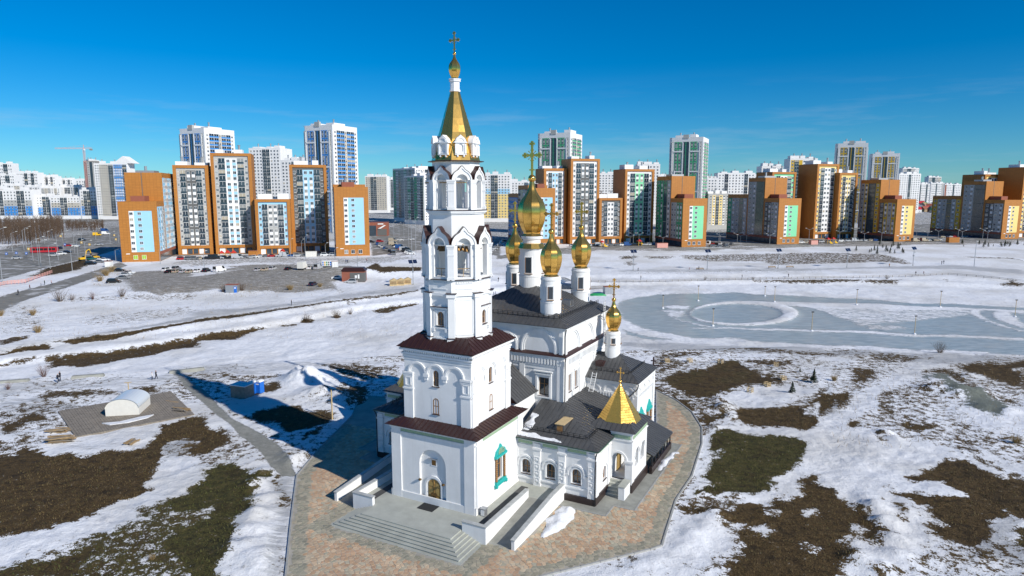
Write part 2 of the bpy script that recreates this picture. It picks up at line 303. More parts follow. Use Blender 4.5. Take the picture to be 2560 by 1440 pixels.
# (outline, strength, greenness, softness)
GRASS = [
 (q7([(100,255),(200,292),(330,340),(400,380),(372,420),(300,380),(200,310),(110,285)]), .95, .2, .6),
 (q7([(130,232),(180,200),(250,170),(420,130),(560,112),(720,140),(800,172),(850,240),(720,262),(620,272),(520,322),(440,326),(330,300),(240,275)]), .86, .35, 1.0),
 (q7([(620,110),(700,95),(940,98),(940,128),(860,138),(740,125)]), .7, .1, .8),
 (q7([(100,90),(300,95),(380,110),(330,140),(200,185),(110,195)]), .62, .3, .8),
 (q7([(370,420),(430,420),(520,450),(500,490),(420,500),(380,460)]), .8, .1, .6),
 (q7([(410,380),(500,373),(505,412),(450,402)]), .75, .3, .4),
 (q7([(570,440),(640,400),(800,390),(940,370),(1060,330),(1260,305),(1260,350),(1140,358),(1000,372),(950,395),(960,420),(1090,450),(1130,480),(1120,505),(900,520),(700,500),(590,480)]), .95, .15, .7),
 (q7([(460,560),(520,545),(900,570),(1010,600),(960,660),(900,740),(850,830),(800,920),(700,930),(500,938),(340,942),(370,900),(440,862),(400,830),(440,760),(470,690),(440,650),(450,590)]), .98, .75, .5),
 (q7([(280,1010),(330,970),(400,958),(460,1000),(700,1016),(850,1000),(940,940),(1010,840),(1060,812),(1110,850),(1140,905),(1200,960),(1260,1010),(1300,1100),(1280,1300),(1150,1330),(1241,1400),(1241,1500),(540,1520),(560,1330),(530,1260),(550,1180),(500,1090),(470,1060),(360,1050)]), .9, .12, .7),
 (q8([(0,905),(60,950),(100,1030),(200,1080),(300,1180),(280,1200),(180,1150),(120,1200),(100,1330),(60,1380),(0,1430),(-100,1400),(-100,950)]), .92, .12, .6),
 (q8([(485,842),(560,800),(700,745),(820,712),(900,720),(1000,760),(1100,800),(1241,870),(1400,950),(1400,1150),(1241,1130),(1150,1050),(1100,1110),(1000,1160),(990,1200),(900,1240),(830,1270),(750,1265),(690,1220),(680,1150),(620,1070),(560,1030),(500,960),(512,905),(600,915),(720,926),(790,920),(780,860),(600,856)]), .97, .05, .5),
 (q8([(1150,1190),(1241,1150),(1400,1150),(1400,1280),(1180,1250)]), .85, .4, .6),
 (q8([(800,140),(900,120),(1100,100),(1241,90),(1400,85),(1400,140),(1180,142),(1300,170),(1300,280),(1140,242),(1020,192),(930,182),(820,152)]), .9, .05, 1.2),
 (q8([(140,155),(260,165),(380,170),(390,210),(320,250),(200,275),(160,240),(170,200)]), .75, .1, 1.0),
 (q8([(-20,310),(100,310),(180,320),(180,350),(140,400),(60,440),(-20,460)]), .85, .1, .8),
 (q8([(410,300),(480,262),(520,282),(460,332),(440,390),(418,400)]), .7, .1, .6),
 (q8([(470,460),(560,450),(640,490),(700,530),(620,540),(540,510),(480,490)]), .75, .05, .6),
 (q8([(700,560),(860,600),(1010,690),(1241,800),(1241,860),(1060,760),(820,640)]), .55, .05, .6),
 (q8([(130,520),(180,480),(250,500),(200,540)]), .8, .05, .4), (q8([(490,1330),(600,1320),(590,1370),(520,1360)]), .8, .05, .4),
 (q8([(290,1350),(400,1370),(480,1440),(300,1440)]), .6, .05, .5),
 (q7([(95,75),(200,55),(330,40),(420,50),(380,70),(250,85),(120,100)]), .66, .1, .8), (q7([(640,20),(900,40),(1241,60),(1241,80),(900,62),(640,40)]), .58, .05, .8),
 (q7([(860,150),(1000,175),(1080,215),(980,240),(880,215)]), .5, .05, .9), (q7([(880,360),(1040,310),(1241,255),(1241,300),(1060,335)]), .75, .1, .7),
 (q8([(300,60),(480,62),(620,80),(560,110),(380,120),(280,100)]), .6, .05, 1.0), (q8([(620,150),(740,150),(900,200),(1000,290),(900,270),(760,215),(640,190)]), .7, .05, .8), (q8([(560,240),(640,235),(720,290),(640,300)]), .6, .05, .6), (q8([(860,280),(1060,300),(1241,320),(1241,380),(1100,350),(900,320)]), .62, .05, .8),
 (q8([(380,330),(440,300),(470,360),(520,420),(470,440),(400,400)]), .62, .05, .6), (q8([(700,430),(860,470),(1000,540),(940,560),(800,510)]), .5, .05, .6), (q8([(780,560),(940,600),(960,640),(840,620)]), .62, .05, .5), (q8([(360,560),(430,545),(440,600),(380,610)]), .6, .05, .4),
 (q8([(330,950),(420,980),(470,1060),(520,1130),(440,1100),(360,1010)]), .6, .05, .5), (q8([(120,1000),(180,1030),(250,1090),(300,1170),(290,1195),(200,1140),(140,1070)]), .95, .05, .4), (q8([(760,1260),(900,1290),(1100,1350),(1241,1400),(1241,1440),(1000,1400),(780,1320)]), .55, .05, .8), (q8([(900,1410),(1000,1420),(1060,1440),(900,1440)]), .7, .05, .5),
 (q7([(420,1400),(560,1360),(700,1400),(860,1440),(500,1440)]), .55, .1, .7), (q7([(300,960),(420,945),(660,970),(640,1000),(480,1000),(330,1010)]), .6, .1, .5), (q7([(60,970),(160,930),(260,820),(340,700),(370,640),(400,660),(340,790),(270,900),(170,1010)]), .55, .2, .5),
 (q3([(0,300),(200,330),(400,300),(330,360),(160,380),(0,370)]), .52, .05, .9), (q3([(0,520),(120,500),(260,560),(180,610),(0,600)]), .55, .05, .8), (q3([(120,680),(220,640),(300,660),(200,720)]), .6, .05, .5), (q4([(250,120),(520,100),(760,95),(700,125),(420,150)]), .55, .05, .7), (q4([(1120,180),(1240,160),(1230,260),(1140,300),(1100,240)]), .6, .02, .7), (q4([(620,600),(700,640),(800,760),(760,800),(690,730)]), .5, .1, .4),
 # left of the church
 (q3([(-200,660),(0,640),(60,600),(180,600),(230,640),(340,652),(420,630),(520,647),(600,630),(700,590),(860,590),(980,560),(1100,480),(1240,430),(1333,390),(1333,500),(1230,520),(1150,570),(1120,640),(1060,720),(1000,780),(970,840),(900,880),(800,930),(730,970),(640,1000),(560,1060),(450,1090),(380,1120),(320,1150),(200,1160),(100,1180),(0,1190),(-200,1200)]), .97, .12, .6),
 (q3([(40,440),(100,390),(200,378),(330,390),(300,420),(220,440),(120,466),(50,462)]), .8, .1, .8),
 (q3([(200,260),(300,215),(500,205),(660,190),(720,215),(560,240),(380,262),(240,275)]), .72, .1, .8),
 (q3([(800,215),(900,165),(1060,165),(1140,180),(1060,215),(920,240),(820,235)]), .72, .1, .8),
 (q3([(0,1400),(150,1320),(300,1280),(420,1230),(560,1190),(700,1140),(850,1090),(950,1020),(1080,970),(1060,930),(1120,890),(1250,870),(1333,850),(1333,1500),(-200,1500),(-200,1450)]), .64, .55, .8),
 (q3([(0,1420),(300,1300),(600,1210),(760,1160),(700,1300),(500,1400),(300,1500),(-100,1500)]), .85, .45, .8),
 (q4([(0,900),(200,830),(300,750),(440,720),(560,708),(660,750),(600,830),(540,910),(500,1000),(480,1080),(490,1160),(440,1210),(380,1290),(410,1350),(420,1500),(0,1500),(0,1150),(190,1090),(215,1000),(0,950)]), .9, .85, .6),
 (q4([(0,420),(120,400),(270,385),(300,410),(330,470),(400,500),(430,580),(380,620),(300,660),(240,640),(190,620),(230,560),(160,500),(60,560),(0,600)]), .9, .15, .5),
 (q4([(560,380),(620,340),(720,300),(880,300),(980,340),(1110,390),(1060,440),(900,462),(800,482),(700,440)]), .97, .02, .6),
 (q4([(1200,200),(1300,178),(1400,185),(1400,330),(1260,342),(1200,270)]), .75, .02, .8),
 (q4([(1000,50),(1200,40),(1540,28),(1520,110),(1330,160),(1200,130),(1060,90)]), .66, .1, .8),
 (q4([(910,500),(1015,450),(1000,490),(940,538)]), .85, .02, .4), (q4([(700,760),(790,760),(800,960),(760,1000),(730,900)]), .72, .3, .4),
 (q4([(640,150),(720,165),(720,200),(640,220),(520,250),(440,245),(600,190)]), .8, .1, .5),
 (q4([(180,380),(420,370),(700,360),(560,385),(200,396)]), .5, .1, .6),
 # verges of the junction
 (idn([(75,690),(100,676),(140,664),(205,648),(225,646),(235,655),(215,668),(160,682),(110,690)]), .85, .1, .6), (idn([(-40,668),(60,646),(160,622),(300,592),(300,598),(160,632),(60,656),(-40,678)]), .62, .1, .4), (idn([(0,616),(120,606),(200,596),(300,575),(300,582),(200,604),(120,614),(0,624)]), .6, .1, .5),
 # banks
 (q1([(0,1095),(200,1050),(540,980),(585,1050),(450,1062),(200,1092),(0,1125),(-300,1170),(-300,1140)]), .9, .05, .5),
 (q1([(560,970),(800,930),(1500,840),(2250,725),(2250,752),(1500,882),(1200,942),(1000,962),(820,996),(690,966)]), .95, .3, .5),
 (q1([(505,1130),(800,1095),(1170,1065),(1500,1020),(2250,920),(2250,1030),(2000,1050),(1780,1110),(1500,1150),(1400,1162),(1280,1190),(900,1255),(700,1240),(560,1266),(520,1200)]), .78, .08, .7),
 (q1([(0,1190),(440,1125),(460,1140),(340,1200),(240,1240),(100,1230),(0,1225)]), .6, .1, .6), (q1([(0,940),(300,905),(330,930),(150,975),(0,1015)]), .75, .1, .6),
 (q2([(0,770),(450,708),(1000,628),(1560,555),(2400,443),(2400,456),(1570,578),(1000,648),(430,744),(0,808)]), .8, .3, .6),
 (q2([(0,960),(400,885),(700,838),(780,850),(560,922),(480,972),(100,992),(60,1050),(0,1062)]), .85, .1, .6),
 (q2([(1150,770),(1220,745),(1300,765),(1270,800),(1170,795)]), .9, .1, .4), (q2([(1460,740),(1530,705),(1590,720),(1540,755)]), .9, .1, .4),
 (q2([(900,815),(990,805),(1150,800),(1100,830),(920,832)]), .6, .1, .5), (q2([(1950,660),(2100,610),(2400,580),(2400,600),(2170,650),(2100,690),(1980,690)]), .75, .1, .5),
 (q2([(1610,540),(1640,540),(1690,600),(1670,608)]), .9, .1, .3), (q2([(1670,535),(1700,540),(1750,600),(1730,605)]), .9, .1, .3),
 (q2([(1830,230),(1930,150),(2000,198),(2420,202),(2420,300),(1990,300),(1880,272)]), .97, .02, .4),
 (q2([(480,200),(600,180),(1100,172),(1150,185),(700,215),(520,215)]), .7, .1, .6),
 (q5([(350,165),(540,158),(530,185),(380,192)]), .7, .3, .8), (q5([(390,225),(480,215),(520,245),(430,258)]), .6, .1, .8),
 (q5([(590,160),(900,165),(860,190),(680,190)]), .58, .2, .8),
 (q5([(950,155),(1450,143),(2050,128),(2420,128),(2420,212),(2300,218),(2050,246),(1900,252),(1800,215),(1500,212),(1250,212),(1000,190)]), .54, .2, .9),
 (q6([(0,135),(300,123),(700,133),(1000,148),(1180,188),(1295,236),(1200,246),(1000,222),(560,232),(0,246)]), .56, .2, .9),
 (q6([(1700,165),(2000,172),(2300,180),(2420,215),(2280,192),(1950,182)]), .6, .1, .8),
 (q5([(1700,408),(2420,398),(2420,434),(1730,432)]), .68, .1, .6), (q6([(0,398),(740,393),(750,420),(300,430),(0,436)]), .72, .1, .6), (q6([(760,393),(1180,398),(1100,440),(780,420)]), .68, .1, .6),
 (q6([(2080,440),(2250,410),(2420,430),(2420,455),(2200,452)]), .7, .1, .6), (q6([(1600,395),(1640,395),(1690,420),(1650,415)]), .7, .1, .4),
 (q5([(300,325),(1100,300),(2400,290),(2400,330),(1200,345),(300,352)]), .22, .1, 1.5), (q1([(900,680),(1400,640),(2200,560),(2250,640),(1500,760),(950,790)]), .30, .1, 1.5),
 (q1([(50,560),(500,560),(560,860),(0,900)]), .30, .0, 2.0), (q1([(600,480),(1300,440),(2250,420),(2250,500),(1300,500),(650,530)]), .34, .0, 1.2),
]
SNOWCUT = [q7([(1000,1035),(1090,1030),(1090,1062),(1030,1070)]), q7([(780,1035),(862,1040),(850,1062),(790,1058)]), q7([(570,1120),(650,1125),(650,1148),(575,1150)]),
 q7([(700,1140),(780,1130),(840,1170),(760,1190)]), q7([(1010,1240),(1100,1270),(1080,1300),(1020,1270)])]
PATHC = [  # concrete path
 q4([(0,80),(60,112),(130,200),(230,282),(330,372),(420,432),(470,500),(560,562),(620,622),(690,720),(760,775),(862,772),(800,660),(740,570),(600,480),(420,390),(330,300),(250,205),(130,132),(60,80)]),
]
SLUSH = [ # grey trodden snow, icy paths
 (q1([(-300,1085),(0,1040),(560,955),(1000,880),(1500,800),(2250,680),(2250,722),(1500,832),(1000,912),(560,975),(0,1092),(-300,1140)]), .75), (q2([(0,680),(900,600),(1600,490),(2420,400),(2420,446),(1560,552),(900,640),(0,770)]), .62),
 (q3([(-200,175),(0,150),(330,140),(700,125),(1000,110),(1333,60),(1333,150),(1000,165),(700,185),(330,205),(0,240),(-200,260)]), .45), (q4([(0,60),(600,20),(1400,0),(1500,25),(900,60),(300,140),(60,110)]), .5),
 (q5([(380,1020),(1100,1040),(2400,1085),(2400,1140),(1400,1130),(700,1090),(380,1060)]), .8), (q6([(0,1085),(1200,1120),(2420,1165),(2420,1210),(1600,1250),(900,1180),(0,1140)]), .75),
 (q8([(-20,420),(180,320),(400,200),(560,120),(760,90),(720,130),(500,230),(300,350),(100,470),(-20,510)]), .35), (q5([(300,300),(1100,290),(2400,280),(2400,310),(1200,322),(300,325)]), .6), (q6([(0,290),(1200,260),(1700,250),(2400,300),(2400,345),(1700,292),(800,292),(0,312)]), .7),
 (q4([(640,790),(860,775),(860,900),(820,1080),(790,1440),(620,1500),(660,1300),(720,1100),(740,950)]), .75), (q3([(0,260),(300,260),(560,300),(380,360),(200,380),(0,390)]), .55), (q3([(420,560),(780,560),(640,600),(440,600)]), .5),
 (q8([(880,1295),(980,1230),(1060,1110),(1140,1045),(1210,1110),(1130,1200),(1260,1280),(1260,1390),(1100,1340),(900,1315)]), .98), (q7([(1110,400),(1260,350),(1260,420),(1160,450)]), .9), (q8([(-20,330),(110,330),(140,390),(40,420),(-20,420)]), .6),
 (q3([(1080,590),(1250,520),(1333,510),(1333,600),(1150,640)]), .9), (q3([(-20,740),(100,760),(140,820),(-20,860)]), .6), (q3([(410,910),(480,900),(510,940),(430,935)]), .8), (q3([(960,650),(1050,650),(1040,680),(980,675)]), .8),
]
ICE = [q5([(330,640),(400,600),(560,566),(750,546),(1100,531),(1500,531),(1900,549),(2400,572),(3200,622),(4600,680),(4600,1160),(4000,1120),(2400,1052),(2000,1031),(1500,992),(1100,970),(800,930),(600,882),(450,822),(362,782),(335,700)]),
 q5([(380,900),(600,955),(900,1000),(700,1000),(420,945)])]
def ell(cx, cy, rx, ry, n=40): return [(cx + rx * math.cos(t * 2 * math.pi / n), cy + ry * math.sin(t * 2 * math.pi / n)) for t in range(n)]
ICESNOW = [  # (outline, strength) snow lying on the rink
 (q6([(-300,610),(0,618),(700,635),(1200,652),(1900,683),(2420,698),(2420,745),(2280,720),(1950,700),(1700,700),(1000,700),(400,690),(0,655),(-300,630)]), .9),
 (q6([(150,660),(800,690),(1400,700),(1880,700),(1860,760),(1400,800),(1000,840),(760,870),(620,800),(400,720)]), .56), (q6([(800,850),(1100,850),(1300,880),(1050,910),(820,895)]), .55),
 (q6([(-900,870),(-300,885),(0,886),(700,910),(1300,938),(2420,975),(2420,998),(1300,962),(700,934),(0,906),(-300,900),(-900,880)]), .85),
 (q6([(1860,700),(1990,690),(1960,740),(2050,800),(2300,880),(2420,905),(2420,925),(2200,870),(1960,790),(1880,750)]), .85), (q6([(2080,720),(2240,710),(2320,770),(2420,840),(2420,890),(2200,820),(2100,770)]), .8),
 (q5([(780,665),(900,655),(1070,655),(1060,690),(860,690)]), .9), (q5([(770,700),(860,700),(1050,700),(1010,770),(930,790),(850,760)]), .6), (q5([(860,750),(1000,800),(1300,860),(1250,870),(980,810),(850,765)]), .7),
]
RING = (q5(ell(1600, 740, 545, 124)), q5(ell(1530, 742, 462, 96)))
DIRT = [(idn([(285,694),(300,682),(410,674),(480,690),(560,682),(575,666),(740,662),(880,667),(890,692),(830,702),(842,726),(720,732),(600,727),(500,737),(400,732),(330,727),(310,708)]), .9),
 (q2([(1350,430),(1480,400),(1560,450),(1700,475),(1620,485),(1480,470)]), .6), (idn([(640,655),(880,650),(930,648),(1040,640),(1050,650),(900,660),(700,664)]), .5),
 (idn([(440,655),(560,640),(760,645),(930,645),(1040,622),(1040,636),(930,656),(700,656),(560,662),(450,668)]), .55), (idn([(1250,640),(1480,616),(1800,618),(2100,610),(2560,600),(2560,608),(2100,617),(1800,625),(1500,627),(1260,650)]), .75)]
ROAD = [idn([(-100,720),(0,700),(120,668),(240,640),(300,622),(330,600),(330,560),(200,590),(100,605),(0,625),(-100,640)]), idn([(-100,790),(0,742),(120,712),(240,676),(300,655),(318,664),(250,690),(160,722),(60,752),(-100,820)]),
 idn([(925,585),(1000,560),(1060,585),(1250,600),(1250,640),(1050,625),(930,640)]), idn([(0,556),(300,545),(300,552),(0,566)]),
 idn([(430,642),(560,635),(760,638),(845,640),(845,628),(700,626),(430,632)]), idn([(1240,640),(1480,612),(1700,612),(2050,604),(2560,592),(2560,600),(2050,612),(1700,619),(1480,620),(1245,648)]), idn([(1500,605),(1700,585),(2300,560),(2560,560),(2560,590),(2000,606),(1500,612)])]
SANDM = [q8([(640,182),(760,190),(790,225),(830,240),(900,290),(1000,300),(1100,340),(1180,380),(1050,420),(900,392),(900,332),(760,322),(690,270),(720,240),(650,215)])]
# relief: (px u, v, radius m, height m, stretch angle deg, stretch)
LUMPS = []
for u, v, r, h in [(640,1210,1.5,.7),(655,1250,1.4,.6),(640,1290,1.6,.7),(620,1330,1.8,.7),(600,1370,2.0,.8),(640,1400,2.2,.8),(690,1415,1.6,.5),(660,1180,1.2,.5),
                   (1790,1290,1.5,.8),(1770,1320,1.5,.6),(1740,1340,1.6,.5),(1690,1360,1.8,.5),(1600,1390,2,.5),(1810,1020,1.6,1.1),(1830,1045,1.2,.8),(1800,1005,1.3,.6),(1775,1070,1.0,.6),
                   (2190,1270,1.6,.8),(2215,1310,1.5,.9),(2230,1350,1.6,.8),(2170,1245,1.2,.5),(2150,1400,1.5,.9),(2200,1420,1.4,.8),(2240,1390,1.5,.6),(2260,1280,1.2,.5),(2215,1085,1.0,.6),(2240,1100,.9,.5),
                   (745,1150,1.6,1.0),(770,1140,1.5,1.1),(790,1135,1.0,.9),(720,1140,1.2,.5),(1400,1290,1.2,.8),(1375,1310,1.2,.7),(1420,1275,.9,.5),
                   (2100,1020,1,.4),(2420,940,1.2,.5),(2460,1020,1.5,.6),(2520,1030,1.5,.6)]:
    x, y = gz(u, v); LUMPS.append((x, y, r, h))
def seg_dist(px, py, poly):
    d = np.full(px.shape, 1e9); ins = np.zeros(px.shape, bool); n = len(poly)
    for i in range(n):
        x0, y0 = poly[i]; x1, y1 = poly[(i + 1) % n]; dx, dy = x1 - x0, y1 - y0; l2 = dx * dx + dy * dy + 1e-9
        t = np.clip(((px - x0) * dx + (py - y0) * dy) / l2, 0, 1)
        d = np.minimum(d, np.hypot(px - x0 - t * dx, py - y0 - t * dy))
        c = ((y0 > py) != (y1 > py)) & (px < dx * (py - y0) / (dy if abs(dy) > 1e-9 else 1e-9) + x0); ins ^= c
    return np.where(ins, d, -d)
def pmask(X, Y, pxpoly, soft):
    poly = GX(pxpoly); xs = [p[0] for p in poly]; ys = [p[1] for p in poly]
    out = np.zeros(X.shape); ym = np.mean(ys); sf = 1.9 * soft * max(1.0, ym / 110.0)
    b = (X > min(xs) - sf) & (X < max(xs) + sf) & (Y > min(ys) - sf) & (Y < max(ys) + sf)
    if b.any(): out[b] = S(-sf, sf, seg_dist(X[b], Y[b], poly))
    return out
def axis_lines(segs, start):
    out = [start]
    for end, step, grow in segs:
        s = step
        while out[-1] < end: out.append(out[-1] + s); s *= grow
    return np.array(out)
gx_pos = axis_lines([(62, .5, 1), (130, .9, 1), (260, 1.6, 1), (9000, 2.0, 1.13)], 0.0)
gxs = np.concatenate([-gx_pos[:0:-1], gx_pos])
gys = axis_lines([(40, 4, 1), (112, .45, 1), (180, .8, 1), (330, 1.3, 1), (460, 3, 1), (16000, 4, 1.12)], -120.0)
GXX, GYY = np.meshgrid(gxs, gys)
gX, gY = GXX.ravel(), GYY.ravel()
PLAZA_PX = [(700,1500),(714,1440),(728,1300),(742,1189),(800,1120),(880,1040),(900,990)]
plaza_w = [gz(u, v) for u, v in PLAZA_PX] + [W(-16, 30), W(14, 34)] + [gz(u, v) for u, v in ((1640,975),(1690,1000),(1730,1030),(1755,1070),(1755,1110),(1730,1190),(1690,1250),(1655,1364),(1625,1374),(1500,1405),(1350,1442),(1280,1500))]
pl_sd = seg_dist(gX, gY, plaza_w); flat = S(-2.5, -0.3, pl_sd)
gZ = terr(gX, gY)
# vectorised value noise
def vnoise(x, y, seed):
    r = np.random.default_rng(seed); T = r.random((256, 256)); xi = np.floor(x).astype(int); yi = np.floor(y).astype(int)
    fx = x - xi; fy = y - yi; fx = fx * fx * (3 - 2 * fx); fy = fy * fy * (3 - 2 * fy)
    a = T[xi % 256, yi % 256]; b = T[(xi + 1) % 256, yi % 256]; c = T[xi % 256, (yi + 1) % 256]; d = T[(xi + 1) % 256, (yi + 1) % 256]
    return (a * (1 - fx) + b * fx) * (1 - fy) + (c * (1 - fx) + d * fx) * fy
def fbm(x, y, sd): return (vnoise(x, y, sd) - .5) + .5 * (vnoise(x * 2.1, y * 2.1, sd + 1) - .5) + .3 * (vnoise(x * 4.3, y * 4.3, sd + 2) - .5)
far_k = np.clip(gY / 80.0, 1, 3)
wX = gX + fbm(gX * .30 / far_k, gY * .30 / far_k, 31) * 3.2 * far_k; wY = gY + fbm(gX * .30 / far_k, gY * .30 / far_k, 41) * 3.2 * far_k
nX = gX + (wX - gX) * .22; nY = gY + (wY - gY) * .22
mg = np.zeros(gX.shape); mgr = np.zeros(gX.shape)
for poly, st, gr, so in GRASS:
    far_p = min(q[1] for q in poly) < 900 and max(q[1] for q in poly) < 930
    k = pmask(*((nX, nY) if far_p else (wX, wY)), poly, so * (.6 if far_p else 1)) * min(1.0, st + (.10 if st > .48 else 0)); mgr = np.where(k > mg, gr, mgr); mg = np.maximum(mg, k)
land = (1 - S(0, 6, gY - np.interp(gX, NBX, NBY))) * S(-40, 30, gY)
TRACK = [q8([(-20,470),(180,330),(400,200),(560,120),(740,100),(640,170),(450,290),(280,420),(150,520),(300,560),(800,660),(480,840),(380,880),(300,870),(500,960),(600,1060),(680,1200),(700,1260),(600,1300),(500,1440),(150,1440),(120,1200),(200,1160),(300,1180),(100,1000),(0,880),(-100,800)]),
 q7([(500,500),(560,480),(640,510),(900,520),(1120,510),(1241,430),(1241,950),(1150,880),(1100,820),(1040,800),(950,920),(840,1000),(700,1015),(470,990),(300,960),(800,925),(950,680),(1020,600),(900,565),(480,545)]), q7([(190,1080),(300,1020),(470,1060),(540,1180),(520,1270),(400,1320),(0,1440),(0,1310),(140,1250),(170,1180)]), q7([(520,310),(640,270),(860,250),(1100,290),(940,360),(780,390),(640,390),(500,350)]),
 q3([(-100,1210),(0,1190),(380,1120),(640,1000),(800,930),(1000,780),(1120,640),(1333,600),(1333,840),(1060,930),(850,1080),(560,1185),(300,1275),(0,1390),(-100,1420)]), q4([(640,770),(720,850),(720,1000),(640,1100),(700,1300),(600,1480),(400,1480),(380,1290),(480,1200),(500,1000)])]
mtr = np.zeros(gX.shape)
for poly in TRACK: mtr = np.maximum(mtr, pmask(gX, gY, poly, 1.0))
land = land * (1 - .8 * mtr)
mg = np.maximum(mg, land * np.clip(.14 + .12 * S(15, 30, gX) * S(75, 95, gY) + .60 * (fbm(gX * .07, gY * .07, 61) + .12), .05, .48 + .12 * S(15, 30, gX) * S(75, 95, gY)))
for poly in SNOWCUT: mg *= 1 - pmask(gX, gY, poly, .5)
msl = np.zeros(gX.shape)
for poly, st in SLUSH: msl = np.maximum(msl, pmask(nX, nY, poly, .9) * st)
mice = np.zeros(gX.shape)
for poly in ICE: mice = np.maximum(mice, pmask(gX + (wX - gX) * .35, gY + (wY - gY) * .35, poly, .8))
ics = np.zeros(gX.shape)
for poly, st in ICESNOW: ics = np.maximum(ics, pmask(gX + (wX - gX) * .25, gY + (wY - gY) * .25, poly, .5) * st)
ring = pmask(gX, gY, RING[0], .35) * (1 - pmask(gX, gY, RING[1], .35)); ics = np.maximum(ics, ring)
mice = np.clip(mice - ics, 0, 1)
mdirt = np.zeros(gX.shape)
for poly, st in DIRT: mdirt = np.maximum(mdirt, pmask(wX, wY, poly, 1.0) * st)
mroad = np.zeros(gX.shape)
for poly in ROAD: mroad = np.maximum(mroad, pmask(gX, gY, poly, .5))
town = S(395, 440, gY + 0.25 * gX * 0) ; mroad = np.maximum(mroad, town * 0.55)
mcon = np.zeros(gX.shape)
for poly in PATHC: mcon = np.maximum(mcon, pmask(gX, gY, poly, .35))
msand = np.zeros(gX.shape)
for poly in SANDM: msand = np.maximum(msand, pmask(wX, wY, poly, 1.0))
bz = np.zeros(gX.shape)
for x, y, r, h in LUMPS:
    b = (abs(gX - x) < 3 * r) & (abs(gY - y) < 3 * r)
    if b.any(): bz[b] = np.maximum(bz[b], h * np.exp(-((gX[b] - x) ** 2 + (gY[b] - y) ** 2) / (r * r)))
near = S(420, 200, gY)
snowy = (1 - np.clip(mg, 0, 1)) * (1 - mice) * (1 - mcon)
ruts = mtr * (np.abs(vnoise(gX * .55 + gY * .5, gY * .12 - gX * .12, 71) - .5) * -.55 + (vnoise(gX * 2.0, gY * 2.0, 72) - .5) * .14)
gn = ruts + (vnoise(gX * .35, gY * .35, 1) - .5) * .30 + (vnoise(gX * 1.1, gY * 1.1, 2) - .5) * .16
gZ = gZ + (gn * (0.35 + 0.65 * snowy) * near * (1 - mice) * (1 - .8 * mcon) + bz * (0.75 + 0.5 * vnoise(gX * 1.7, gY * 1.7, 3)) + 0.10 * snowy * near) * (1 - flat) * (1 - mroad) + ring * .35 * (0.7 + .6 * vnoise(gX * .9, gY * .9, 5)) - 0.06 * flat
# mounds beside the path and on the work site
for u, v, r, h in [(770,955,3.2,2.6),(800,985,2.6,1.6),(735,950,2.2,1.1),(850,1000,2.4,1.4),(2400,985,2.6,1.5),(2330,975,2.0,1.1),(2450,985,2.0,1.0)]:
    x, y = gz(u, v); b = (abs(gX - x) < 4 * r) & (abs(gY - y) < 4 * r)
    gZ[b] += h * np.exp(-(((gX[b] - x) ** 2 + (gY[b] - y) ** 2) / (r * r)) ** .85) * (0.75 + .5 * vnoise(gX[b] * 1.3, gY[b] * 1.3, 8))
bm_x, bm_y = gz(985, 690, 1.5)
b = (abs(gX - bm_x) < 60) & (abs(gY - bm_y) < 20)
gZ[b] += 2.2 * np.exp(-((gY[b] - bm_y) / 5.0) ** 2) * S(-34, -22, gX[b] - bm_x) * S(45, 30, gX[b] - bm_x)
nx, ny = len(gxs), len(gys)
gme = bpy.data.meshes.new('ground')
idx = (np.arange(ny - 1)[:, None] * nx + np.arange(nx - 1)[None, :]).ravel()
quads = np.stack([idx, idx + 1, idx + nx + 1, idx + nx], 1)
gme.vertices.add(len(gX)); gme.vertices.foreach_set('co', np.stack([gX, gY, gZ], 1).ravel())
gme.loops.add(quads.size); gme.loops.foreach_set('vertex_index', quads.ravel().astype(np.int32))
gme.polygons.add(len(quads)); gme.polygons.foreach_set('loop_start', np.arange(0, quads.size, 4, dtype=np.int32))
gme.polygons.foreach_set('use_smooth', np.ones(len(quads), bool)); gme.update(); gme.validate()
def fattr(me, name, vals):
    a = me.attributes.new(name, 'FLOAT', 'POINT'); a.data.foreach_set('value', np.asarray(vals, np.float32))
for nme, arr in (('grass', mg), ('green', mgr), ('slush', msl), ('ice', mice), ('dirt', mdirt), ('road', mroad), ('path', mcon), ('sand', msand)): fattr(gme, nme, arr)
gm = bpy.data.materials.new('ground_cover'); gm.use_nodes = True; nt = gm.node_tree; N = nt.nodes; K = nt.links.new
P = N['Principled BSDF']; tc = N.new('ShaderNodeTexCoord')
def nz(scale, detail=6, rough=.6, vec=None):
    n = N.new('ShaderNodeTexNoise'); n.inputs['Scale'].default_value = scale; n.inputs['Detail'].default_value = detail
    n.inputs['Roughness'].default_value = rough; K(vec or tc.outputs['Object'], n.inputs['Vector']); return n.outputs['Fac']
def mth(op, a, b=None, c=None):
    n = N.new('ShaderNodeMath'); n.operation = op
    for i, x in enumerate((a, b, c)):
        if x is None: continue
        if isinstance(x, (int, float)): n.inputs[i].default_value = x
        else: K(x, n.inputs[i])
    return n.outputs[0]
def sst(x, a, b):
    n = N.new('ShaderNodeMapRange'); n.interpolation_type = 'SMOOTHSTEP'; n.inputs[1].default_value = a; n.inputs[2].default_value = b
    K(x, n.inputs[0]); return n.outputs[0]
def mixc(f, a, b):
    n = N.new('ShaderNodeMix'); n.data_type = 'RGBA'
    if isinstance(f, (int, float)): n.inputs['Factor'].default_value = f
    else: K(f, n.inputs['Factor'])
    for s, x in (('A', a), ('B', b)):
        if isinstance(x, tuple): n.inputs[s].default_value = (*x, 1)
        else: K(x, n.inputs[s])
    return n.outputs['Result']
def at(name):
    n = N.new('ShaderNodeAttribute'); n.attribute_name = name; return n.outputs['Fac']
